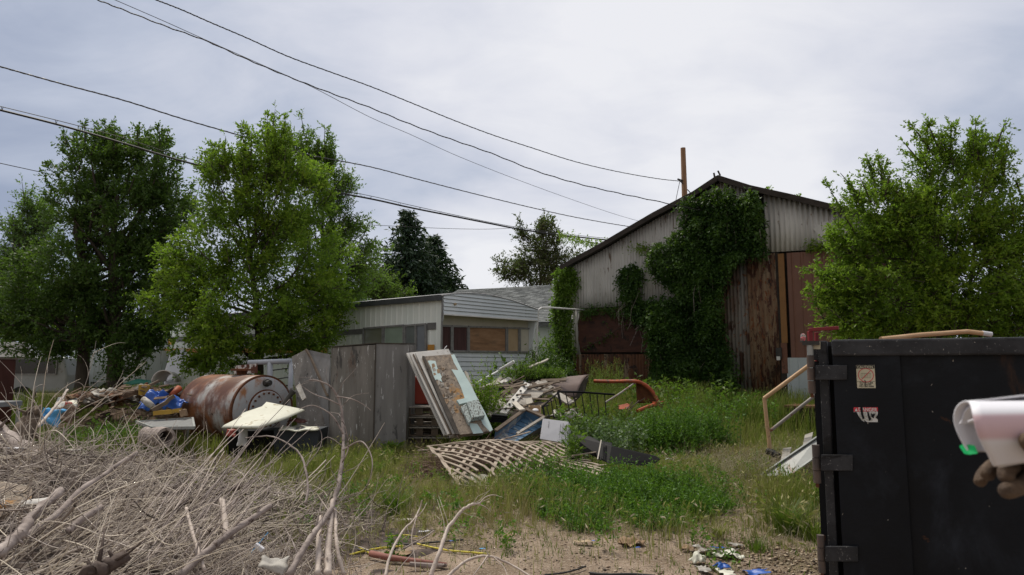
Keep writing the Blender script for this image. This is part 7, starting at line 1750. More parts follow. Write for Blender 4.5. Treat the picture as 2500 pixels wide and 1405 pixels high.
branch('dark rotten log at the bottom of the brush pile', [(215, 1405, 3.9), (260, 1385, 4.0), (300, 1362, 4.1)], (0.05, 0.035), 'branch_dark')
branch('big weathered trunk lying along the left edge of the brush pile', [(-60, 1020, 8.3), (20, 1075, 7.8), (90, 1120, 7.4), (150, 1160, 7.0)], (0.12, 0.06))
branch('rotten upright stump with rusty brown wood at the left', [(45, 1110, 8.0), (52, 1070, 8.1), (75, 1020, 8.2), (82, 1012, 8.2)], (0.13, 0.08), 'plank_brown')
branch('grey dead branch ending in a pale fork left of the white film', [(90, 1045, 8.5), (130, 1000, 9.0), (150, 975, 9.3), (164, 952, 9.6)], (0.02, 0.014), 'branch_pale')
branch('short upright pale stub right of the smooth brown branch', [(555, 1310, 4.7), (545, 1240, 4.9), (541, 1222, 5.0)], (0.02, 0.02), 'branch_pale')
branch('white peeled stick standing beside the upright stub', [(500, 1395, 4.3), (470, 1300, 4.6), (455, 1240, 4.8)], (0.012, 0.01), 'branch_pale')
branch('pale broken stem bundle in the middle bottom of the photo', [(800, 1405, 4.4), (802, 1330, 4.6), (812, 1222, 4.9)], (0.026, 0.016), 'branch_pale')
branch('second pale broken stem just left of the bundle', [(775, 1405, 4.35), (778, 1320, 4.6), (784, 1262, 4.8)], (0.02, 0.013), 'branch_pale')
branch('third slim pale stem right of the bundle', [(840, 1405, 4.5), (822, 1330, 4.6), (818, 1240, 4.9)], (0.014, 0.01), 'branch_pale')
branch('dead sapling standing before the grey cabinet with hooped side shoots', [(705, 1405, 4.2), (760, 1310, 4.5), (805, 1250, 4.8), (825, 1190, 5.0), (836, 1120, 5.2), (838, 1050, 5.4), (830, 985, 5.5), (812, 950, 5.5), (785, 932, 5.5), (755, 928, 5.5)], (0.022, 0.004),
       sub=[(((838, 1060, 5.3), (815, 1020, 5.3), (790, 1000, 5.3), (760, 990, 5.3), (730, 1000, 5.3)), 0.007), (((832, 990, 5.5), (800, 975, 5.4), (765, 962, 5.4), (735, 942, 5.4)), 0.006),
            (((836, 1100, 5.2), (880, 1078, 5.2), (905, 1110, 5.1), (908, 1150, 5.0), (890, 1195, 5.0), (850, 1210, 5.0)), 0.007), (((835, 1130, 5.1), (850, 1095, 5.1), (842, 1040, 5.1), (830, 1025, 5.1)), 0.006),
            (((826, 1180, 5.0), (810, 1150, 5.0), (807, 1120, 5.0)), 0.004), (((820, 968, 5.5), (860, 975, 5.4), (890, 990, 5.4), (906, 1003, 5.4)), 0.006), (((836, 1090, 5.2), (800, 1068, 5.2), (770, 1092, 5.2)), 0.004), (((830, 1000, 5.4), (860, 968, 5.4), (900, 960, 5.4)), 0.003)])
branch('dead forked sapling left of the hooped sapling', [(745, 1230, 5.2), (752, 1190, 5.3), (738, 1120, 5.5), (705, 1085, 5.6), (660, 1066, 5.7), (600, 1070, 5.8)], (0.011, 0.004), sub=[(((745, 1140, 5.4), (780, 1095, 5.5), (785, 1060, 5.6), (770, 1035, 5.6)), 0.004)])
branch('pale forked branch curving up from the bottom edge', [(940, 1410, 4.6), (955, 1350, 4.8), (985, 1295, 5.0), (1010, 1270, 5.1), (1025, 1240, 5.2), (1030, 1222, 5.2)], (0.011, 0.004), 'branch_pale', sub=[(((1012, 1268, 5.1), (1030, 1250, 5.1), (1042, 1228, 5.2)), 0.005), (((1018, 1260, 5.1), (1005, 1310, 5.0), (1012, 1360, 4.9), (1015, 1400, 4.8)), 0.006)])
branch('boldest pale branch arching over the dirt near the middle bottom', [(1050, 1410, 4.6), (1072, 1350, 4.7), (1092, 1295, 4.9), (1125, 1250, 5.0), (1150, 1233, 5.05), (1172, 1230, 5.1)], (0.016, 0.008), 'branch_pale', sub=[(((1170, 1231, 5.1), (1185, 1215, 5.1), (1205, 1209, 5.15), (1228, 1215, 5.2)), 0.006), (((1170, 1231, 5.1), (1188, 1240, 5.1), (1198, 1250, 5.1)), 0.005), (((1132, 1248, 5.0), (1122, 1236, 5.0), (1121, 1225, 5.0)), 0.004)])
branch('pale low branch hooping over the dirt at the bottom edge', [(1085, 1415, 4.7), (1130, 1375, 4.9), (1165, 1360, 5.0), (1200, 1360, 5.0), (1250, 1380, 5.0), (1300, 1412, 4.9)], (0.012, 0.006), 'branch_pale', sub=[(((1190, 1358, 5.0), (1175, 1380, 4.9), (1150, 1412, 4.8)), 0.008), (((1195, 1358, 5.0), (1187, 1345, 5.0), (1180, 1338, 5.0)), 0.005), (((1205, 1360, 5.0), (1230, 1385, 4.9), (1240, 1412, 4.8)), 0.005)])
branch('dark thin stick lying in front of the yellow cable', [(985, 1340, 5.6), (1030, 1315, 5.8), (1060, 1296, 6.0)], (0.008, 0.005), 'branch')
for i in range(30):       # long thin wands crossing the pile's right shoulder
    x0 = rng.uniform(330, 560); y0 = rng.uniform(1200, 1390); L = rng.uniform(180, 380); a = rng.uniform(0.72, 1.0)
    x1 = x0 + L * math.cos(a); y1 = y0 - L * math.sin(a); cx_ = (x0 + x1) / 2 + rng.uniform(-15, 15); cy_ = (y0 + y1) / 2 - rng.uniform(0, 25)
    yd = 4.3 + (1400 - y0) * 0.005
    branch('long thin dead wand slanting up over the right shoulder of the brush pile', [(x0, y0, yd), (cx_, cy_, yd + .5), (x1, y1, yd + 1.0)], (0.0055, 0.0025), 'branch_pale' if i % 3 == 0 else 'branch', name='wand', knots=False)
# pieces half buried in the brush
quadthing('rotten_board', 'delaminated tan board half buried at the left edge of the brush pile', 'board', [(-30, 1180, 5.6), (50, 1195, 5.5), (75, 1200, 5.4), (72, 1235, 5.2), (-30, 1250, 5.2)], 0.03, M['old_wood'])
quadthing('rotten_board', 'darker second board under the tan one at the left edge of the brush pile', 'board', [(-30, 1210, 5.45), (60, 1215, 5.35), (40, 1245, 5.1), (-30, 1275, 5.0)], 0.02, M['plank_brown'])
crumple('white_shard', at(82, 1226, 5.0), 0.22, 0.06, 0.01, M['white_paint'], 'narrow white splinter lying on the brush at the left', 'splinter', amp=0.01, n=8, tilt=(0.5, -0.2))
crumple('gutter_scrap', at(672, 1378, 4.35), 0.17, 0.13, 0.008, M['trash_white'], 'curled pale gutter scrap in the brush at the bottom', 'scrap', amp=0.04, n=12, tilt=(0.35, 0.2), f=9, thick=0.003)
mb = MB(); q = at(633, 1337, 4.6); Rz = Matrix.Rotation(0.6, 3, 'Y'); mb.box(q, (0.065, 0.03, 0.028), Rz); wb = obj('cable_clip', mb, M['white_card'], label='small pale blue clip with a rod in the brush at the bottom', cat='clip', bevel=0.004)
mb = MB(); mb.tube([at(613, 1350, 4.6), at(655, 1300, 4.65)], 0.003, 5); obj('rod', mb, M['tarp_light'], wb)
crumple('paper_chips', at(40, 1095, 7.3), 0.14, 0.08, 0.01, M['white_card'], 'white paper chip on the weathered trunk at the left', 'chip', amp=0.01, n=6)
crumple('paper_chips', at(175, 1100, 7.2), 0.2, 0.05, 0.01, M['trash_white'], 'pale splinter lying on the far side of the brush pile', 'chip', amp=0.01, n=6)

# ------------------------------------------------------------------ cables and litter on the dirt
def rope(label, pts, r, m, name='cable', cat='cable', up=0.02):
    P = [Vector(p) for p in catmull([tuple(gnd(x, y, up + (q[0] if q else 0))) for (x, y, *q) in pts], 7)]
    mb = MB(); mb.tube(P, r, 8); return obj(name, mb, M[m], label=label, cat=cat, smooth=True, group='cables lying on the dirt')
rope('yellow cable crossing the dirt right of the pale branches', [(1018, 1328), (1060, 1338), (1100, 1345), (1150, 1349), (1188, 1353)], 0.008, 'yellow_rope')
rope('yellow cable looping out of the brush pile', [(815, 1322), (850, 1314), (880, 1316), (905, 1325), (920, 1330)], 0.008, 'yellow_rope')
rope('yellow cable lying behind the forked pale branch', [(900, 1315), (950, 1310), (990, 1307), (1020, 1311)], 0.007, 'yellow_rope')
rope('long yellow cable bending forward beside the brush pile', [(855, 1355), (880, 1348), (920, 1340), (960, 1336), (985, 1333)], 0.009, 'yellow_rope')
rope('short yellow cable crossing the others', [(862, 1330), (885, 1342), (905, 1352)], 0.007, 'yellow_rope')
rope('black cable behind the yellow ones', [(800, 1300), (860, 1308), (920, 1322), (980, 1330), (1050, 1325), (1132, 1318)], 0.008, 'cable')
rope('second black cable among the yellow ones', [(845, 1312), (900, 1305), (940, 1308), (975, 1306)], 0.008, 'cable')
rope('third black cable close to the brush pile', [(860, 1335), (890, 1345), (930, 1335), (965, 1340)], 0.010, 'cable')
rope('thin dark cable pair lying on the dirt', [(1330, 1404), (1370, 1400), (1405, 1392), (1430, 1383)], 0.007, 'cable')
rope('black hose end at the bottom edge', [(1440, 1400), (1480, 1404), (1540, 1403), (1600, 1407)], 0.012, 'cable', up=0.01)
mb = MB(); mb.tube([gnd(905, 1352, .05), gnd(950, 1362, .05), gnd(1000, 1368, .04), gnd(1090, 1380, .03)], [0.026, 0.026, 0.02, 0.018], 10); obj('rusty_rod', mb, mat('red_brown_rod', [(0.22, 0.085, 0.07), (0.32, 0.14, 0.11)], 6, 0.7, 0.3), label='reddish brown pipe lying at the foot of the pale branches', cat='pipe', smooth=True)
mb = MB(); mb.tube([gnd(1000, 1378, .05), gnd(1050, 1382, .04), gnd(1090, 1381, .03)], [0.02, 0.022, 0.014], 8); obj('rusty_rod', mb, M['branch'], label='split grey stick beside the reddish brown pipe', cat='stick')
def flat(px, py, sx, sy, m, name, label, cat='litter', **k):
    k['amp'] = k.get('amp', .03) * 0.6; k['f'] = 13; k['n'] = max(12, k.get('n', 16)); k['ragged'] = 0.7
    return crumple(name, gnd(px, py, 0.035), sx, sy, k.pop('h', 0.004), M[m], label, cat, group='litter on the dirt', thick=0.002, **k)
flat(975, 1350, 0.20, 0.12, 'cardboard', 'cardboard_piece', 'tan cardboard piece beside the yellow cables', amp=0.02)
flat(990, 1268, 0.20, 0.06, 'plank_pale', 'cardboard_piece', 'pale flat board in the grass edge behind the forked branch', amp=0.01)
flat(1540, 1322, 0.22, 0.16, 'cardboard', 'cardboard_piece', 'brown folded cardboard at the edge of the lush weeds', amp=0.07, h=0.02, f=9)
flat(1240, 1308, 0.12, 0.08, 'cardboard', 'cardboard_piece', 'small brown cardboard scrap left of the lush weeds', amp=0.02)
flat(1425, 1322, 0.15, 0.06, 'tan_board', 'cardboard_piece', 'tan leaf like scrap before the lush weeds', amp=0.02)
flat(1745, 1345, 0.32, 0.16, 'trash_white', 'paper_scrap', 'largest torn white paper sheet in the litter by the dumpster', amp=0.05, f=8, rot=-0.4)
flat(1772, 1352, 0.20, 0.15, 'cream_sheet', 'paper_scrap', 'cream torn sheet right of the largest white one', amp=0.06, f=8)
flat(1705, 1370, 0.12, 0.12, 'cream_sheet', 'paper_scrap', 'curled cream scrap left of the litter heap', amp=0.05, h=0.05)
flat(1718, 1388, 0.09, 0.16, 'trash_white', 'paper_scrap', 'narrow cream strip pointing to the camera in the litter', amp=0.03)
flat(1775, 1398, 0.10, 0.17, 'cream_sheet', 'paper_scrap', 'yellowish white strip beside the blue tape', amp=0.02)
flat(1764, 1385, 0.09, 0.10, 'tarp', 'tape_scrap', 'bright blue tape scrap in the middle of the litter', amp=0.04, h=0.03)
flat(1846, 1396, 0.16, 0.09, 'tarp', 'tape_scrap', 'largest blue tape scrap near the dumpster at the bottom', amp=0.03)
flat(1754, 1338, 0.11, 0.04, 'tarp', 'tape_scrap', 'small blue tape scrap behind the white paper', amp=0.02)
flat(1447, 1321, 0.04, 0.03, 'tarp', 'tape_scrap', 'tiny blue scrap on the dirt before the lush weeds', amp=0.01, n=6)
flat(1555, 1337, 0.05, 0.02, 'tarp', 'tape_scrap', 'tiny blue scrap below the folded cardboard', amp=0.01, n=6)
flat(1178, 1340, 0.05, 0.03, 'tarp_light', 'tape_scrap', 'tiny light blue scrap near the end of the yellow cable', amp=0.01, n=6)
flat(1105, 1321, 0.05, 0.02, 'tarp', 'tape_scrap', 'tiny blue scrap on the black cable', amp=0.01, n=6)
flat(1035, 1297, 0.09, 0.04, 'white_card', 'paper_scrap', 'white scrap behind the forked pale branch', amp=0.01, n=6)
flat(1797, 1328, 0.12, 0.05, 'trash_white', 'paper_scrap', 'pale scrap beside the flattened green tuft', amp=0.03, n=8)
flat(1682, 1337, 0.12, 0.07, 'cardboard', 'cardboard_piece', 'tan scrap left of the white papers', amp=0.03)
# pebbles and chips: nobody could count them
def chips(name, n, x0, x1, y0, y1, m, smin, smax, dens):
    x = rng.uniform(x0, x1, n); y = rng.uniform(y0, y1, n); k = rng.uniform(0, 1, n) < dens(x, y); x, y = x[k], y[k]; n = len(x)
    z = np.array([gz(a, b) for a, b in zip(x, y)]); s = smin + (smax - smin) * rng.uniform(0, 1, n) ** 4
    o = np.array([[1, 0, 0], [0, 1, 0], [-1, 0, 0], [0, -1, 0], [0, 0, 0.7], [0, 0, -0.7]], float)
    V = o[None] * s[:, None, None] * rng.uniform(0.4, 1.2, (n, 6, 1)); a = rng.uniform(0, 6.28, n); c, sn = np.cos(a), np.sin(a)
    Vx = V[..., 0] * c[:, None] - V[..., 1] * sn[:, None]; Vy = V[..., 0] * sn[:, None] + V[..., 1] * c[:, None]
    V = np.stack([Vx + x[:, None], Vy + y[:, None], V[..., 2] * 0.5 + z[:, None] + s[:, None] * 0.15], -1).reshape(-1, 3)
    f = np.array([[0, 1, 4], [1, 2, 4], [2, 3, 4], [3, 0, 4], [1, 0, 5], [2, 1, 5], [3, 2, 5], [0, 3, 5]])
    F = (f[None] + (np.arange(n) * 6)[:, None, None]).reshape(-1, 3)
    foliage_obj(name, V, F, m, None, np.repeat(rng.uniform(0, 1, n), 8), kind='stuff', origin=(0, 0, 0))
M['pebble'] = leafmat('pebbles', [(0.10, 0.075, 0.055), (0.24, 0.18, 0.135), (0.36, 0.28, 0.22), (0.55, 0.48, 0.42)], 0.0, 0.85)
M['chips'] = leafmat('litter_chips', [(0.03, 0.022, 0.016), (0.14, 0.09, 0.055), (0.36, 0.27, 0.18), (0.55, 0.47, 0.36)], 0.0, 0.85)
chips('gravel', 26000, -1.6, 4.6, 4.6, 9.0, M['pebble'], 0.003, 0.016, lambda x, y: np.clip(1.3 - (y - 5) * 0.25, 0.1, 1))
def lit_d(x, y): return np.clip(np.exp(-(((x - 2.15) / 0.55) ** 2 + ((y - 5.75) / 0.7) ** 2)) * 1.3 + 0.06, 0, 1)
chips('litter_chips', 16000, 0.5, 3.4, 4.8, 7.6, M['chips'], 0.004, 0.028, lit_d)
chips('leaf_litter', 22000, -1.6, 3.8, 4.8, 8.6, M['chips'], 0.004, 0.018, lambda x, y: 0.14 + 0.5 * np.exp(-((y - edge(x)) / 0.55) ** 2))

# ------------------------------------------------------------------ steel ramp, railing and red frame
rp = thing('steel_stairs', 'fallen galvanised steel stair stringer with treads leaning by the dumpster', 'stairs', gnd(1880, 1160))
P = [at(*p) for p in ((1854, 1161, 9.7), (2000, 1062, 9.6), (2010, 1100, 9.4), (1922, 1163, 9.4))]
n_ = (P[1] - P[0]).cross(P[3] - P[0]).normalized()
if n_.y < 0: n_ = -n_
mb = MB(); mb.prism(P, n_ * 0.008); obj('stringer', mb, M['galv'], rp)
mb = MB(); mb.bar(P[0] - Vector((0, .02, 0)), P[1] - Vector((0, .02, 0)), 0.06, 0.012); mb.bar(P[3] - Vector((0, .02, 0)), P[2] - Vector((0, .02, 0)), 0.06, 0.012); obj('flange', mb, M['galv'], rp)
for (x0, y0, x1, y1) in ((1912, 1095, 1932, 1092), (1965, 1062, 1985, 1055)):
    mb = MB(); a, b = at(x0, y0, 10.2), at(x1, y1, 10.2); c = at(x0 - 6, y0 + 30, 9.66); d = at(x1 - 6, y1 + 28, 9.66); mb.prism([a, b, d, c], Vector((0, 0, -0.03))); obj('tread', mb, M['concrete'], rp)
mb = MB(); mb.tube([at(1874, 1102, 10.3), at(1890, 1108, 10.2), at(1902, 1114, 10.1)], [0.05, 0.055, 0.04], 9); obj('burnt_log', mb, M['black_plastic'], label='charred black log end at the foot of the tan pipe railing', cat='log')
hr = thing('pipe_railing', 'tan painted pipe railing rising behind the dumpster hinge', 'railing', at(1881, 1105, 9.4))
Yr = 10.3
mb = MB(); mb.tube([at(1866, 973, Yr), at(1995, 878, Yr - .3)], 0.030, 12); obj('handrail', mb, M['tan_pipe'], hr, smooth=False)
mb = MB(); mb.tube([at(1866, 972, Yr), at(1873, 1040, Yr), at(1877, 1070, Yr)], 0.028, 12); mb.tube([at(1877, 1068, Yr), at(1880, 1105, Yr)], 0.03, 12); obj('post', mb, M['tan_pipe'], hr)
mb = MB(); mb.tube([at(1880, 1053, Yr), at(1995, 962, Yr - .3)], 0.024, 12); obj('midrail', mb, M['rusty_pipe'], hr, label='grey rusty lower rail')
# ------------------------------------------------------------------ dumpster
M['dump'] = mat('black_dumpster_paint', [(0.0016, 0.0027, 0.005), (0.003, 0.0048, 0.0085), (0.006, 0.0085, 0.013)], 2.2, 0.45, 0.8, bscale=3.0, spec=0.2, spots=[((0.022, 0.028, 0.040), 1.6, 0.56, (1, 1, 0.8), 0.22), ((0.05, 0.025, 0.014), 2.5, 0.64, (1, 1, 0.25), 0.12), ((0.10, 0.10, 0.09), 42, 0.745, (1, 1, 0.7), 0.02), ((0.05, 0.022, 0.012), 4, 0.70, (1, 1, 1), 0.05)], roughvar=0.3)
M['dump_worn'] = mat('worn_black_paint', [(0.010, 0.011, 0.013), (0.026, 0.027, 0.031), (0.05, 0.052, 0.058)], 4, 0.5, 0.3, spec=0.22, spots=[((0.16, 0.16, 0.16), 60, 0.66, (1, 1, 1), 0.03), ((0.008, 0.008, 0.009), 3, 0.6)], roughvar=0.3)
M['hinge'] = mat('rusty_hinge', [(0.035, 0.03, 0.03), (0.075, 0.06, 0.055), (0.14, 0.09, 0.065)], 9, 0.7, 0.4, stretch=(1, 1, 0.5))
M['sticker'] = mat('sticker_cream', [(0.46, 0.42, 0.30), (0.56, 0.52, 0.40)], 6, 0.5, spots=[((0.2, 0.17, 0.1), 22, 0.66)])
M['sticker_white'] = mat('sticker_white', [(0.52, 0.52, 0.52), (0.62, 0.62, 0.62)], 6, 0.5)
M['sticker_red'] = mat('sticker_red', [(0.48, 0.03, 0.05), (0.55, 0.045, 0.065)], 6, 0.5)
M['ink'] = mat('sticker_ink', [(0.012, 0.012, 0.012), (0.02, 0.02, 0.02)], 6, 0.5)
M['ink_grey'] = mat('sticker_grey_ink', [(0.22, 0.22, 0.16), (0.28, 0.28, 0.2)], 6, 0.5)
DA = Vector((1.93, 4.30, 0)); DU = Vector((0.88, -0.46, 0)).normalized(); DN = Vector((DU.y, -DU.x, 0))
if DN.y > 0: DN = -DN
def DW(px, py, off=0.0):
    p = plane_hit(px, py, DA + DN * off, DN); return ((p - DA).dot(DU), p.z)
def Dp(s, z, off=0.0): return DA + DU * s + DN * off + Vector((0, 0, z))
RD = Matrix((DU, -DN, Vector((0, 0, 1)))).transposed()
dm = thing('dumpster', 'huge black roll off dumpster with hinged door filling the right of the photo', 'dumpster', Dp(1.2, 0.0, -1))
def dbox(name, x0, y0, x1, y1, off, th, m, parent=dm, **k):
    """box on the dumpster face between two pixels of its outline"""
    q = [DW(x0, y0, off + th), DW(x1, y0, off + th), DW(x1, y1, off + th), DW(x0, y1, off + th)]
    mb = MB(); mb.prism([Dp(a, b, off + th) for a, b in q], -DN * th); return obj(name, mb, m, parent, **k)
s_l = DW(2000, 900)[0]; s_gap = DW(2036, 900)[0]; s_d0 = DW(2045, 900)[0]
zt_ = DW(2060, 832)[1]
Wd = 2.44; LB = 5.2
def sbox(name, s0, s1, z0, z1, off, th, m, parent=dm, **k):
    mb = MB(); mb.prism([Dp(s0, z0, off), Dp(s1, z0, off), Dp(s1, z1, off), Dp(s0, z1, off)], DN * th)
    return obj(name, mb, m, parent, **k)
zb0 = 0.15
sp = s_l; ss = DW(2022, 900)[0]; sd_ = DW(2034, 900)[0]
sbox('corner_post', sp, ss, zb0, zt_ + 0.0, -0.12, 0.12, M['dump_worn'], bevel=0.006)
sbox('corner_post', sp + Wd, sp + Wd + 0.1, zb0, zt_, -0.12, 0.12, M['dump_worn'], bevel=0.006)
sbox('door', sd_, sp + Wd, zb0 + 0.05, zt_ - 0.02, -0.045, 0.045, M['dump'], bevel=0.006)
sbox('door_gap', ss - 0.01, sd_ + 0.01, zb0, zt_ - 0.03, -0.115, 0.02, M['black_void'])
s_f = DW(2205, 1000)[0]
sbox('door_stile', sd_, s_f, zb0 + 0.05, zt_ - 0.02, 0.0, 0.035, M['dump'], bevel=0.006)
sbox('top_rail', sd_, sp + Wd, zt_ - 0.095, zt_ + 0.004, -0.06, 0.125, M['dump_worn'], bevel=0.012)
sbox('bottom_rail', s_f + 0.003, sp + Wd, zb0 + 0.05, zb0 + 0.22, 0.0, 0.032, M['dump'], bevel=0.006)
# recessed plate with a paler patch; body walls behind the door
R2 = -DN
for s0, nm in ((sp, 'side_wall'), (sp + Wd + 0.06, 'side_wall')):
    mb = MB(); mb.prism([Dp(s0, zb0, -0.125), Dp(s0 + 0.04, zb0, -0.125), Dp(s0 + 0.04, zt_, -0.125), Dp(s0, zt_, -0.125)], -DN * LB); obj(nm, mb, M['dump'], dm)
    mb = MB()
    mb.prism([Dp(s0 - 0.04, zt_ - 0.12, -0.13), Dp(s0 + 0.07, zt_ - 0.12, -0.13), Dp(s0 + 0.07, zt_ - 0.003, -0.13), Dp(s0 - 0.04, zt_ - 0.003, -0.13)], -DN * (LB - 0.02)); obj('top_rim', mb, M['dump_worn'], dm)
    for k in range(9):
        mb = MB(); o = -0.35 - k * 0.58; mb.prism([Dp(s0 - 0.06 if s0 == sp else s0 + 0.04, zb0, o), Dp(s0 if s0 == sp else s0 + 0.10, zb0, o), Dp(s0 if s0 == sp else s0 + 0.10, zt_ - 0.125, o), Dp(s0 - 0.06 if s0 == sp else s0 + 0.04, zt_ - 0.125, o)], -DN * 0.09); obj('rib', mb, M['dump'], dm)
mb = MB(); mb.prism([Dp(sp + 0.05, zb0, -LB), Dp(sp + Wd + 0.05, zb0, -LB), Dp(sp + Wd + 0.05, zt_, -LB), Dp(sp + 0.05, zt_, -LB)], -DN * 0.05); obj('end_wall', mb, M['dump'], dm)
mb = MB(); mb.prism([Dp(sp + 0.05, zb0, -0.13), Dp(sp + Wd + 0.05, zb0, -0.13), Dp(sp + Wd + 0.05, zb0 + 0.06, -0.13), Dp(sp + 0.05, zb0 + 0.06, -0.13)], -DN * (LB - 0.2)); obj('floor', mb, M['dump'], dm)
for s0 in (sp + 0.5, sp + 1.8):
    for o in (-0.4, -LB + 0.5):
        mb = MB(); mb.lathe(Dp(s0, 0.09, o), DU, [(0, 0.05), (0, 0.085), (0.15, 0.085), (0.15, 0.05)], 18); obj('roller', mb, M['hinge'], dm)
# strap hinges with knuckles
for i, (y0, y1, xr, kx0, kx1, ky0, ky1) in enumerate(((892, 928, 2068, 1972, 1990, 868, 962), (1111, 1150, 2082, 1985, 2003, 1086, 1180), (1335, 1372, 2095, 1997, 2014, 1305, 1398))):
    hg = dbox('hinge', kx1 + 1, y0, xr, y1, 0.036, 0.022, M['dump_worn'], label=('top', 'middle', 'bottom')[i] + ' strap hinge', bevel=0.004)
    cxx = (kx0 + kx1) / 2; ca = Dp(DW(cxx, 900)[0], 0, 0.03); za, zb_ = DW(cxx, ky0)[1], DW(cxx, ky1)[1]; rk = 0.5 * (kx1 - kx0) / FPX * 4.35
    s_, _ = DW((kx0 + kx1) / 2, (ky0 + ky1) / 2)
    ca = Dp(s_, 0, 0.02); nk = 3
    for k in range(nk):
        mb = MB(); z1_ = za + (zb_ - za) * k / nk; z2_ = za + (zb_ - za) * (k + 1) / nk + 0.004
        mb.tube([Vector((ca.x, ca.y, z1_)), Vector((ca.x, ca.y, z2_))], rk * (1.0 if k % 2 else 0.94), 14); obj('knuckle', mb, M['hinge'], hg, smooth=False)
    mb = MB(); mb.tube([Vector((ca.x, ca.y, zb_ + 0.01)), Vector((ca.x, ca.y, zb_ - 0.022))], rk * 0.45, 8); obj('pin', mb, M['rust'], hg)
# long hinge rod housing above the top hinge, and marker lamp
s_, z_ = DW(1979, 868); ca = Dp(s_, 0, 0.02)
mb = MB(); mb.tube([Vector((ca.x, ca.y, z_)), Vector((ca.x, ca.y, DW(1977, 842)[1]))], 0.019, 14); obj('hinge_tube', mb, M['galv'], dm)
mb = MB(); a0 = DW(1960, 836); mb.prism([Dp(a0[0], a0[1] - 0.02, 0.0), Dp(sp + 0.01, a0[1] - 0.02, 0.0), Dp(sp + 0.01, a0[1] + 0.006, 0.0), Dp(a0[0], a0[1] + 0.006, 0.0)], DN * 0.04); br = obj('lamp_bracket', mb, M['steel_dark'], dm)
lb_ = DW(1962, 835); lc = Dp(lb_[0], lb_[1] + 0.005, 0.02)
glass = bpy.data.materials.new('clear_lamp_lens'); glass.use_nodes = True; gb = glass.node_tree.nodes['Principled BSDF']; gb.inputs['Transmission Weight'].default_value = 0.85; gb.inputs['Roughness'].default_value = 0.08; gb.inputs['Base Color'].default_value = (0.85, 0.82, 0.83, 1)
lamp = thing('marker_lamp', 'small clear domed lamp with a red bulb on top of the dumpster hinge', 'lamp', lc)
mb = MB(); mb.lathe(lc, (0, 0, 1), [(0, 0.016), (0.03, 0.016), (0.042, 0.012), (0.047, 0.004)], 18); obj('lens', mb, glass, lamp, smooth=True)
mb = MB(); mb.lathe(lc, (0, 0, 1), [(0.001, 0.006), (0.012, 0.011), (0.022, 0.0105), (0.028, 0.004)], 14); obj('bulb', mb, M['sticker_red'], lamp, smooth=True)
mb = MB(); mb.lathe(lc - Vector((0, 0, 0.008)), (0, 0, 1), [(0, 0.02), (0.008, 0.02)], 18); obj('base', mb, M['steel_dark'], lamp)
mb = MB(); yr = 4.75
mb.bar(at(1974, 806, yr), at(2048, 801, yr - .1), 0.024, 0.024); mb.bar(at(1977, 809, yr), at(1981, 860, yr), 0.03, 0.03, up=(0, 1, 0)); mb.bar(at(1993, 812, yr + .02), at(1996, 950, yr + .02), 0.022, 0.022, up=(0, 1, 0))
obj('red_bracket', mb, M['deep_red'], dm, label='dark red square tube bracket above the hinge', bevel=0.003)
# stickers
def dtext(txt, px0, px1, py0, py1, off, m, parent, name='lettering', bold=0.0):
    """lettering filled between two pixels on the dumpster face"""
    a = DW(px0, py1, off); b = DW(px1, py0, off)
    cu = bpy.data.curves.new('lettering', 'FONT'); cu.body = txt; cu.size = 1; cu.extrude = 0.0; cu.offset = bold
    tmp = bpy.data.objects.new('tmp', cu); COL.objects.link(tmp); bpy.context.view_layer.update()
    me = bpy.data.meshes.new_from_object(tmp.evaluated_get(bpy.context.evaluated_depsgraph_get())); bpy.data.objects.remove(tmp)
    V = np.array([v.co[:] for v in me.vertices]); F = [tuple(p.vertices) for p in me.polygons]
    lo, hi = V.min(0), V.max(0); V = (V - lo) / np.maximum(hi - lo, 1e-6)
    W3 = [tuple(Dp(a[0] + (b[0] - a[0]) * v[0], a[1] + (b[1] - a[1]) * v[1], off)) for v in V]
    mb = MB(); mb.add(W3, F); return obj(name, mb, m, parent)
def sticker(px0, px1, py0, py1, off, m, parent=None, name='sticker', skew=0, **k):
    q = [DW(px0, py0, off), DW(px1, py0, off), DW(px1 + skew, py1, off), DW(px0 + skew, py1, off)]
    mb = MB(); mb.prism([Dp(a, b, off) for a, b in q], DN * 0.0012); return obj(name, mb, m, parent if parent else dm, **k)
O = 0.0362
s1 = sticker(2090, 2135, 892, 948, O, M['sticker'], name='caution_sticker', skew=3, label='worn cream CAUTION sticker')
sticker(2090.5, 2134.5, 892.5, 900.5, O + .0016, M['ink'], s1, 'band')
dtext('CAUTION', 2093, 2131, 893.8, 899.6, O + .0032, M['sticker'], s1, bold=0.02)
def ring(cx, cy, r0, r1, off, m, parent, nm='ring'):
    mb = MB(); n = 36; vs = []; c = DW(cx, cy, off); k = 4.3 / FPX
    for i in range(n):
        a = 2 * math.pi * i / n
        for r in (r0, r1): vs.append(tuple(Dp(c[0] + math.cos(a) * r * k, c[1] + math.sin(a) * r * k, off)))
    mb.add(vs, [(2 * i, 2 * i + 1, (2 * i + 3) % (2 * n), (2 * i + 2) % (2 * n)) for i in range(n)]); return obj(nm, mb, m, parent)
def dline(x0, y0, x1, y1, w, off, m, parent, nm='line'):
    a, b = DW(x0, y0, off), DW(x1, y1, off); A, B = Dp(*a, off), Dp(*b, off); d = (B - A).normalized(); s = d.cross(DN).normalized() * w * 4.3 / FPX / 2
    mb = MB(); mb.add([A - s, A + s, B + s, B - s], [(0, 1, 2, 3)]); return obj(nm, mb, m, parent)
for y_ in (912, 923): dline(2102, y_, 2126, y_, 0.8, O + .0020, M['ink_grey'], s1, 'container_drawing')
for i in range(7): dline(2102.5 + i * 3.9, 911.8, 2102.5 + i * 3.9, 923, 0.7, O + .0021, M['ink_grey'], s1, 'container_drawing')
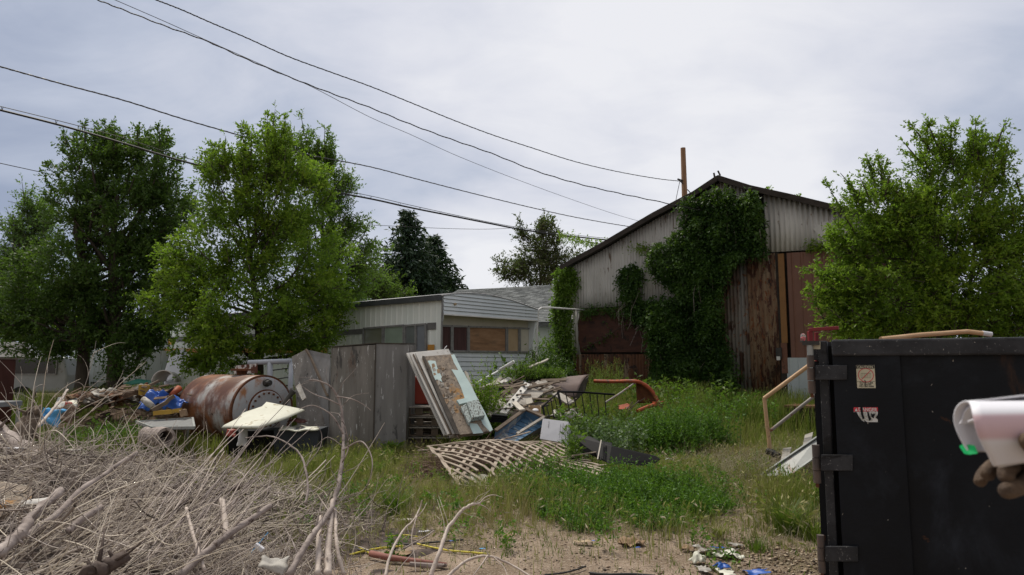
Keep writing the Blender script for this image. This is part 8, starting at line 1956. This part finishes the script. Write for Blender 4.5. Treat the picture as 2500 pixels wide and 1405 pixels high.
ring(2114, 916.5, 15.0, 16.4, O + .0028, M['sticker_red'], s1); dline(2103.5, 927, 2125, 905.5, 1.3, O + .0032, M['sticker_red'], s1, 'slash')
dline(2093, 932.3, 2136, 932.3, 0.8, O + .0022, M['ink'], s1)
for j, tx in enumerate(('DO NOT CLIMB', 'OR ENTER', 'THIS CONTAINER')): dtext(tx, 2098 - (1 if j == 2 else -1), 2131 + (3 if j == 2 else -3 if j == 1 else 0), 933.5 + j * 4.4, 936.9 + j * 4.4, O + .0024, M['ink'], s1, bold=0.02)
dline(2112.5, 931, 2114, 946, 1.4, O + .0038, M['dump_worn'], s1, 'scratch'); dline(2111, 928, 2113, 933, 1.6, O + .0040, M['dump_worn'], s1, 'scratch')
s2 = sticker(2084, 2143, 995, 1005.5, O, M['sticker_red'], name='danger_sticker', label='torn red and white DANGER sticker')
dtext('DANGER', 2096.5, 2141.5, 996.5, 1004.5, O + .0018, M['sticker_white'], s2, bold=0.02)
a, b, c = DW(2087, 1004.5, O + .0018), DW(2094, 1004.5, O + .0018), DW(2090.5, 996.5, O + .0018)
mb = MB(); mb.add([Dp(*a, O + .0018), Dp(*b, O + .0018), Dp(*c, O + .0018)], [(0, 1, 2)]); obj('warning_triangle', mb, M['sticker_white'], s2)
wp = sticker(2084, 2143, 1006, 1031, O, M['sticker_white'], s2, 'white_field')
for j, tx in enumerate(('STAY CLEAR', 'WHEN GATE IS', 'OPENED')): dtext(tx, 2098, 2140 - (10 if j == 2 else 0), 1008 + j * 7.2, 1013 + j * 7.2, O + .0024, M['ink_grey'], s2)
# torn-off areas showing the black paint
for pts in ([(2083, 1007), (2091, 1006), (2096, 1016), (2104, 1027), (2112, 1032), (2083, 1032)], [(2100, 994), (2106, 994), (2107, 1010), (2111, 1022), (2106, 1024), (2102, 1012)], [(2117, 1006), (2120, 1006), (2124, 1018), (2128, 1024), (2122, 1028), (2118, 1016)],
            [(2126, 1008), (2129, 1012), (2137, 1010), (2133, 1022), (2127, 1018)], [(2138, 1020), (2144, 1010), (2144, 1026)], [(2108, 1026), (2118, 1031.5), (2112, 1032)]):
    mb = MB(); mb.add([Dp(*DW(x, y, O + .0038), O + .0038) for x, y in pts], [tuple(range(len(pts)))]); obj('torn_patch', mb, M['dump'], s2)
sq = sticker(1983, 2003, 834, 853, 0.002, M['sticker'], name='blank_sticker', label='small blank cream sticker on the corner post')
# paint chips
for i in range(12):
    x_, y_ = rng.uniform(2045, 2440), rng.choice([rng.uniform(830, 880), rng.uniform(900, 1400)]); off = O + .0006 if x_ < 2200 and y_ > 868 else 0.0656
    if 868 > y_ : off = 0.0658
    elif x_ > 2200: off = 0.0006
    dline(x_, y_, x_ + rng.uniform(-3, 3), y_ + rng.uniform(1.5, 5), rng.uniform(0.6, 1.8), off, M['trash_white'], dm, 'paint_chip')
# tan pipes resting on the load
mb = MB(); mb.tube([at(2150, 829, 5.6), at(2250, 818, 5.8), at(2362, 810, 6.0)], 0.020, 10); mb.tube([at(2362, 810, 6.0), at(2412, 816, 6.0)], 0.021, 10); obj('load_pipe', mb, M['tan_pipe'], label='bent tan pipe poking out over the dumpster rim', cat='pipe', smooth=False)
mb = MB(); mb.tube([at(2398, 814, 6.0), at(2420, 817, 6.0)], 0.023, 10); obj('white_sleeve', mb, M['white_card'], label='white sleeve on the end of the tan pipe above the dumpster', cat='sleeve')
heap_y = None
def load(u, v):
    s = sp + 0.12 + (Wd - 0.2) * u; o = -0.3 - (LB - 0.5) * v
    return Dp(s, 1.15 + 0.22 * mnoise.noise(Vector((s * 2, o * 2, 0))), o)
mb = MB(); mb.grid(load, 20, 30); obj('dumpster_load', mb, M['trash_brown'], kind='stuff')

# ------------------------------------------------------------------ the person at the right with gloves and paper
def skin(name, verts, edges, radii, m, parent, sub=1, label=None):
    me = bpy.data.meshes.new(name); org = ORG[parent.name]
    me.from_pydata([tuple(Vector(v) - org) for v in verts], edges, []); o = bpy.data.objects.new(name, me); COL.objects.link(o); o.parent = parent; ORG[o.name] = org
    md = o.modifiers.new('skin', 'SKIN'); md.use_smooth_shade = True
    for i, r in enumerate(radii):
        sv = me.skin_vertices[0].data[i]; sv.radius = r if isinstance(r, tuple) else (r, r); sv.use_root = (i == 0)
    s = o.modifiers.new('sub', 'SUBSURF'); s.levels = sub; s.render_levels = sub
    me.materials.append(m)
    if label: o['label'] = label
    return o
ps = thing('person', 'person mostly outside the frame holding rolled white papers in worn leather gloves', 'person', (1.5, 0.95, 0))
M['jacket'] = mat('dark_jacket', [(0.04, 0.045, 0.06), (0.07, 0.075, 0.09)], 6, 0.9, 0.3)
hx = at(2560, 1150, 1.06)
V_ = [(1.55, 0.95, 0.98), (1.55, 0.97, 1.20), (1.54, 0.98, 1.42), (1.54, 0.98, 1.54), (1.53, 0.96, 1.62), (1.52, 0.95, 1.74),
      (1.45, 0.90, 0.90), (1.44, 0.90, 0.50), (1.44, 0.93, 0.10), (1.40, 0.82, 0.04), (1.65, 1.02, 0.90), (1.67, 1.02, 0.50), (1.68, 1.05, 0.10), (1.64, 0.94, 0.04),
      (1.42, 0.80, 1.43), (1.38, 0.76, 1.18), (1.14, 0.88, 1.26), (hx.x + 0.10, hx.y - 0.02, hx.z - 0.03), (1.66, 1.15, 1.43), (1.74, 1.2, 1.15), (1.60, 1.32, 0.98), (1.5, 1.38, 1.0)]
E_ = [(0, 1), (1, 2), (2, 3), (3, 4), (4, 5), (0, 6), (6, 7), (7, 8), (8, 9), (0, 10), (10, 11), (11, 12), (12, 13), (2, 14), (14, 15), (15, 16), (16, 17), (2, 18), (18, 19), (19, 20), (20, 21)]
Rr = [0.15, 0.14, 0.15, 0.06, 0.085, 0.08, 0.09, 0.065, 0.045, 0.04, 0.09, 0.065, 0.045, 0.04, 0.065, 0.052, 0.042, 0.034, 0.065, 0.052, 0.035, 0.03]
M['skin'] = mat('skin', [(0.42, 0.24, 0.17), (0.50, 0.30, 0.22)], 6, 0.6, 0.1)
M['denim'] = mat('denim', [(0.03, 0.045, 0.08), (0.06, 0.08, 0.13)], 9, 0.9, 0.3)
M['hair'] = mat('brown_hair', [(0.03, 0.02, 0.013), (0.07, 0.045, 0.03)], 20, 0.8, 0.8)
V2 = V_ + [(1.435, 0.90, 1.655), (1.60, 1.01, 1.66), (1.50, 1.05, 1.66), (1.474, 0.93, 1.61)]
E2 = E_ + [(4, 22), (4, 23), (4, 24), (4, 25)]
skin('body', V2, E2, [r * 0.93 for r in Rr] + [0.014, 0.02, 0.02, 0.012], M['skin'], ps, 2)
ja = [0, 1, 2, 3, 14, 15, 16, 17, 18, 19, 20]
def pick(ids, k, m, nm, ends=()):
    mp = {a: i for i, a in enumerate(ids)}
    skin(nm, [V_[a] for a in ids], [(mp[a], mp[b]) for a, b in E_ if a in mp and b in mp], [Rr[a] * k for a in ids], m, ps, 2)
pick(ja, 1.08, M['jacket'], 'jacket'); pick([0, 6, 7, 8, 10, 11, 12], 1.05, M['denim'], 'trousers'); pick([8, 9], 1.25, M['leather'], 'boot'); pick([12, 13], 1.25, M['leather'], 'boot')
mb = MB(); hc = Vector((1.535, 0.98, 1.675))
mb.grid(lambda u, v: hc + Vector((0.088 * math.cos(2 * math.pi * u) * math.cos(v * 1.5), 0.098 * math.sin(2 * math.pi * u) * math.cos(v * 1.5), 0.005 + 0.125 * math.sin(v * 1.5))), 24, 8); obj('hair', mb, M['hair'], ps, smooth=True, solid=0.008)
for q in ((1.452, 0.885, 1.685), (1.485, 0.868, 1.685)):
    mb = MB(); mb.lathe(q, (-0.5, -0.8, 0), [(-0.01, 0.004), (0.0, 0.010), (0.008, 0.006)], 10); obj('eye', mb, M['ink'], ps, smooth=True)
# glove: palm + five separate fingers, curled under the papers
g0 = hx
def gp_(px, py, Y): return at(px, py, Y)
Vg = [tuple(gp_(2575, 1150, 1.07)), tuple(gp_(2530, 1145, 1.07)), tuple(gp_(2500, 1135, 1.08)),
      # index
      tuple(gp_(2478, 1132, 1.05)), tuple(gp_(2456, 1148, 1.03)), tuple(gp_(2452, 1166, 1.03)), tuple(gp_(2480, 1170, 1.02)),
      # middle
      tuple(gp_(2445, 1128, 1.10)), tuple(gp_(2418, 1140, 1.10)), tuple(gp_(2408, 1170, 1.09)),
      # ring
      tuple(gp_(2425, 1135, 1.14)), tuple(gp_(2402, 1155, 1.14)), tuple(gp_(2388, 1186, 1.13)),
      # little
      tuple(gp_(2500, 1185, 1.03)), tuple(gp_(2470, 1195, 1.02)), tuple(gp_(2440, 1205, 1.02)),
      # thumb, over the paper
      tuple(gp_(2540, 1105, 1.00)), tuple(gp_(2515, 1085, 0.975)), tuple(gp_(2500, 1062, 0.97))]
Eg = [(0, 1), (1, 2), (2, 3), (3, 4), (4, 5), (5, 6), (2, 7), (7, 8), (8, 9), (2, 10), (10, 11), (11, 12), (1, 13), (13, 14), (14, 15), (1, 16), (16, 17), (17, 18)]
Rg = [(0.034, 0.03), 0.034, 0.024, 0.0125, 0.0135, 0.0135, 0.0125, 0.012, 0.0125, 0.0105, 0.0115, 0.0115, 0.0095, 0.0130, 0.0135, 0.0125, 0.014, 0.0135, 0.012]
skin('glove', Vg, Eg, Rg, M['leather'], ps, 2, label='worn brown leather glove')
# rolled papers with a pink printed field and a green tab
def paper_mat():
    m = bpy.data.materials.new('printed_paper'); m.use_nodes = True; nt = m.node_tree; bs = nt.nodes['Principled BSDF']; bs.inputs['Roughness'].default_value = 0.6
    t = N(nt, 'ShaderNodeTexCoord'); mp = N(nt, 'ShaderNodeMapping'); mp.inputs['Scale'].default_value = (5, 5, 14); nt.links.new(t.outputs['UV'], mp.inputs[0])
    u = N(nt, 'ShaderNodeSeparateXYZ'); nt.links.new(t.outputs['UV'], u.inputs[0])
    a = smooth(nt, u.outputs[1], 0.28, 0.36); b = smooth(nt, u.outputs[1], 0.66, 0.58); f = math_node(nt, 'MULTIPLY', math_node(nt, 'MULTIPLY', a, b), 0.8)
    c = mixc(nt, f, (0.72, 0.72, 0.78), (0.60, 0.38, 0.42)); nt.links.new(c, bs.inputs['Base Color']); return m
M['paper'] = mat('white_paper', [(0.66, 0.66, 0.71), (0.72, 0.72, 0.77)], 3, 0.6)
M['paper_print'] = paper_mat()
prof = [(2426, 1139, 1.015), (2412, 1112, 1.005), (2395, 1080, 0.995), (2384, 1050, 0.99), (2377, 1022, 0.992), (2372, 1002, 1.0), (2369, 990, 1.015), (2364, 982, 1.035), (2355, 981, 1.06), (2343, 987, 1.08), (2334, 998, 1.092), (2329, 1014, 1.10), (2330, 1034, 1.103), (2338, 1058, 1.10), (2350, 1082, 1.096), (2364, 1104, 1.09)]
def sheetstack(name, prof, right, m, label=None, parent=None, off=0.0, cut=None, uv=False):
    pr_ = catmull([(a, b, c) for a, b, c in prof], 4)
    if cut: pr_ = pr_[cut[0]:cut[1]]
    mb = MB(); n = len(pr_); K = 10
    for i, (a, b, c) in enumerate(pr_):
        t = i / (n - 1)
        lift = (b - 1139) * 0 
        rb = b - 4 - (24 * max(0, 1 - i / 8) if right > 2500 else 0)
        A = at(a, b, c); B = at(right, rb, c - 0.01)
        for k in range(K + 1): mb.v.append(tuple(A.lerp(B, k / K)))
    for i in range(n - 1):
        for k in range(K): q = i * (K + 1) + k; mb.f.append((q, q + 1, q + K + 2, q + K + 1))
    o = obj(name, mb, m, parent, label=label, smooth=True, solid=0.0025)
    if uv:
        ul = o.data.uv_layers.new(name='UVMap')
        for li, lp in enumerate(o.data.loops):
            vi = lp.vertex_index; ul.data[li].uv = ((vi % (K + 1)) / K, (vi // (K + 1)) / (n - 1))
    return o
pp = thing('papers', 'rolled stack of white papers with a green tab in the gloved hand', 'papers', at(2440, 1100, 1.04))
sheetstack('front_sheets', prof[:8], 2620, M['paper_print'], parent=pp, uv=True)
sheetstack('back_sheets', prof[7:], 2600, M['paper'], parent=pp)
inner = [(a + 12 + (8 if 4 < i < 12 else 0), b + (10 if 4 < i < 12 else 2), c + (0.008 if i < 6 else -0.012)) for i, (a, b, c) in enumerate(prof)]
sheetstack('inner_sheets', inner[:-3], 2600, M['paper'], parent=pp)
inner2 = [(2420, 1120, 1.02), (2405, 1090, 1.02), (2392, 1060, 1.02), (2384, 1035, 1.03), (2376, 1026, 1.045), (2362, 1030, 1.06)]
sheetstack('inner_sheets', inner2, 2600, M['paper'], parent=pp)
mb = MB(); q = [at(2353, 1092, 1.10), at(2364, 1086, 1.09), at(2380, 1088, 1.075), (at(2388, 1108, 1.07)), at(2366, 1111, 1.085)]
mb.prism(q, Vector((0, 0.012, 0))); obj('index_tab', mb, mat('green_tab', [(0.0, 0.33, 0.09), (0.0, 0.40, 0.12)], 3, 0.5), pp, bevel=0.002)
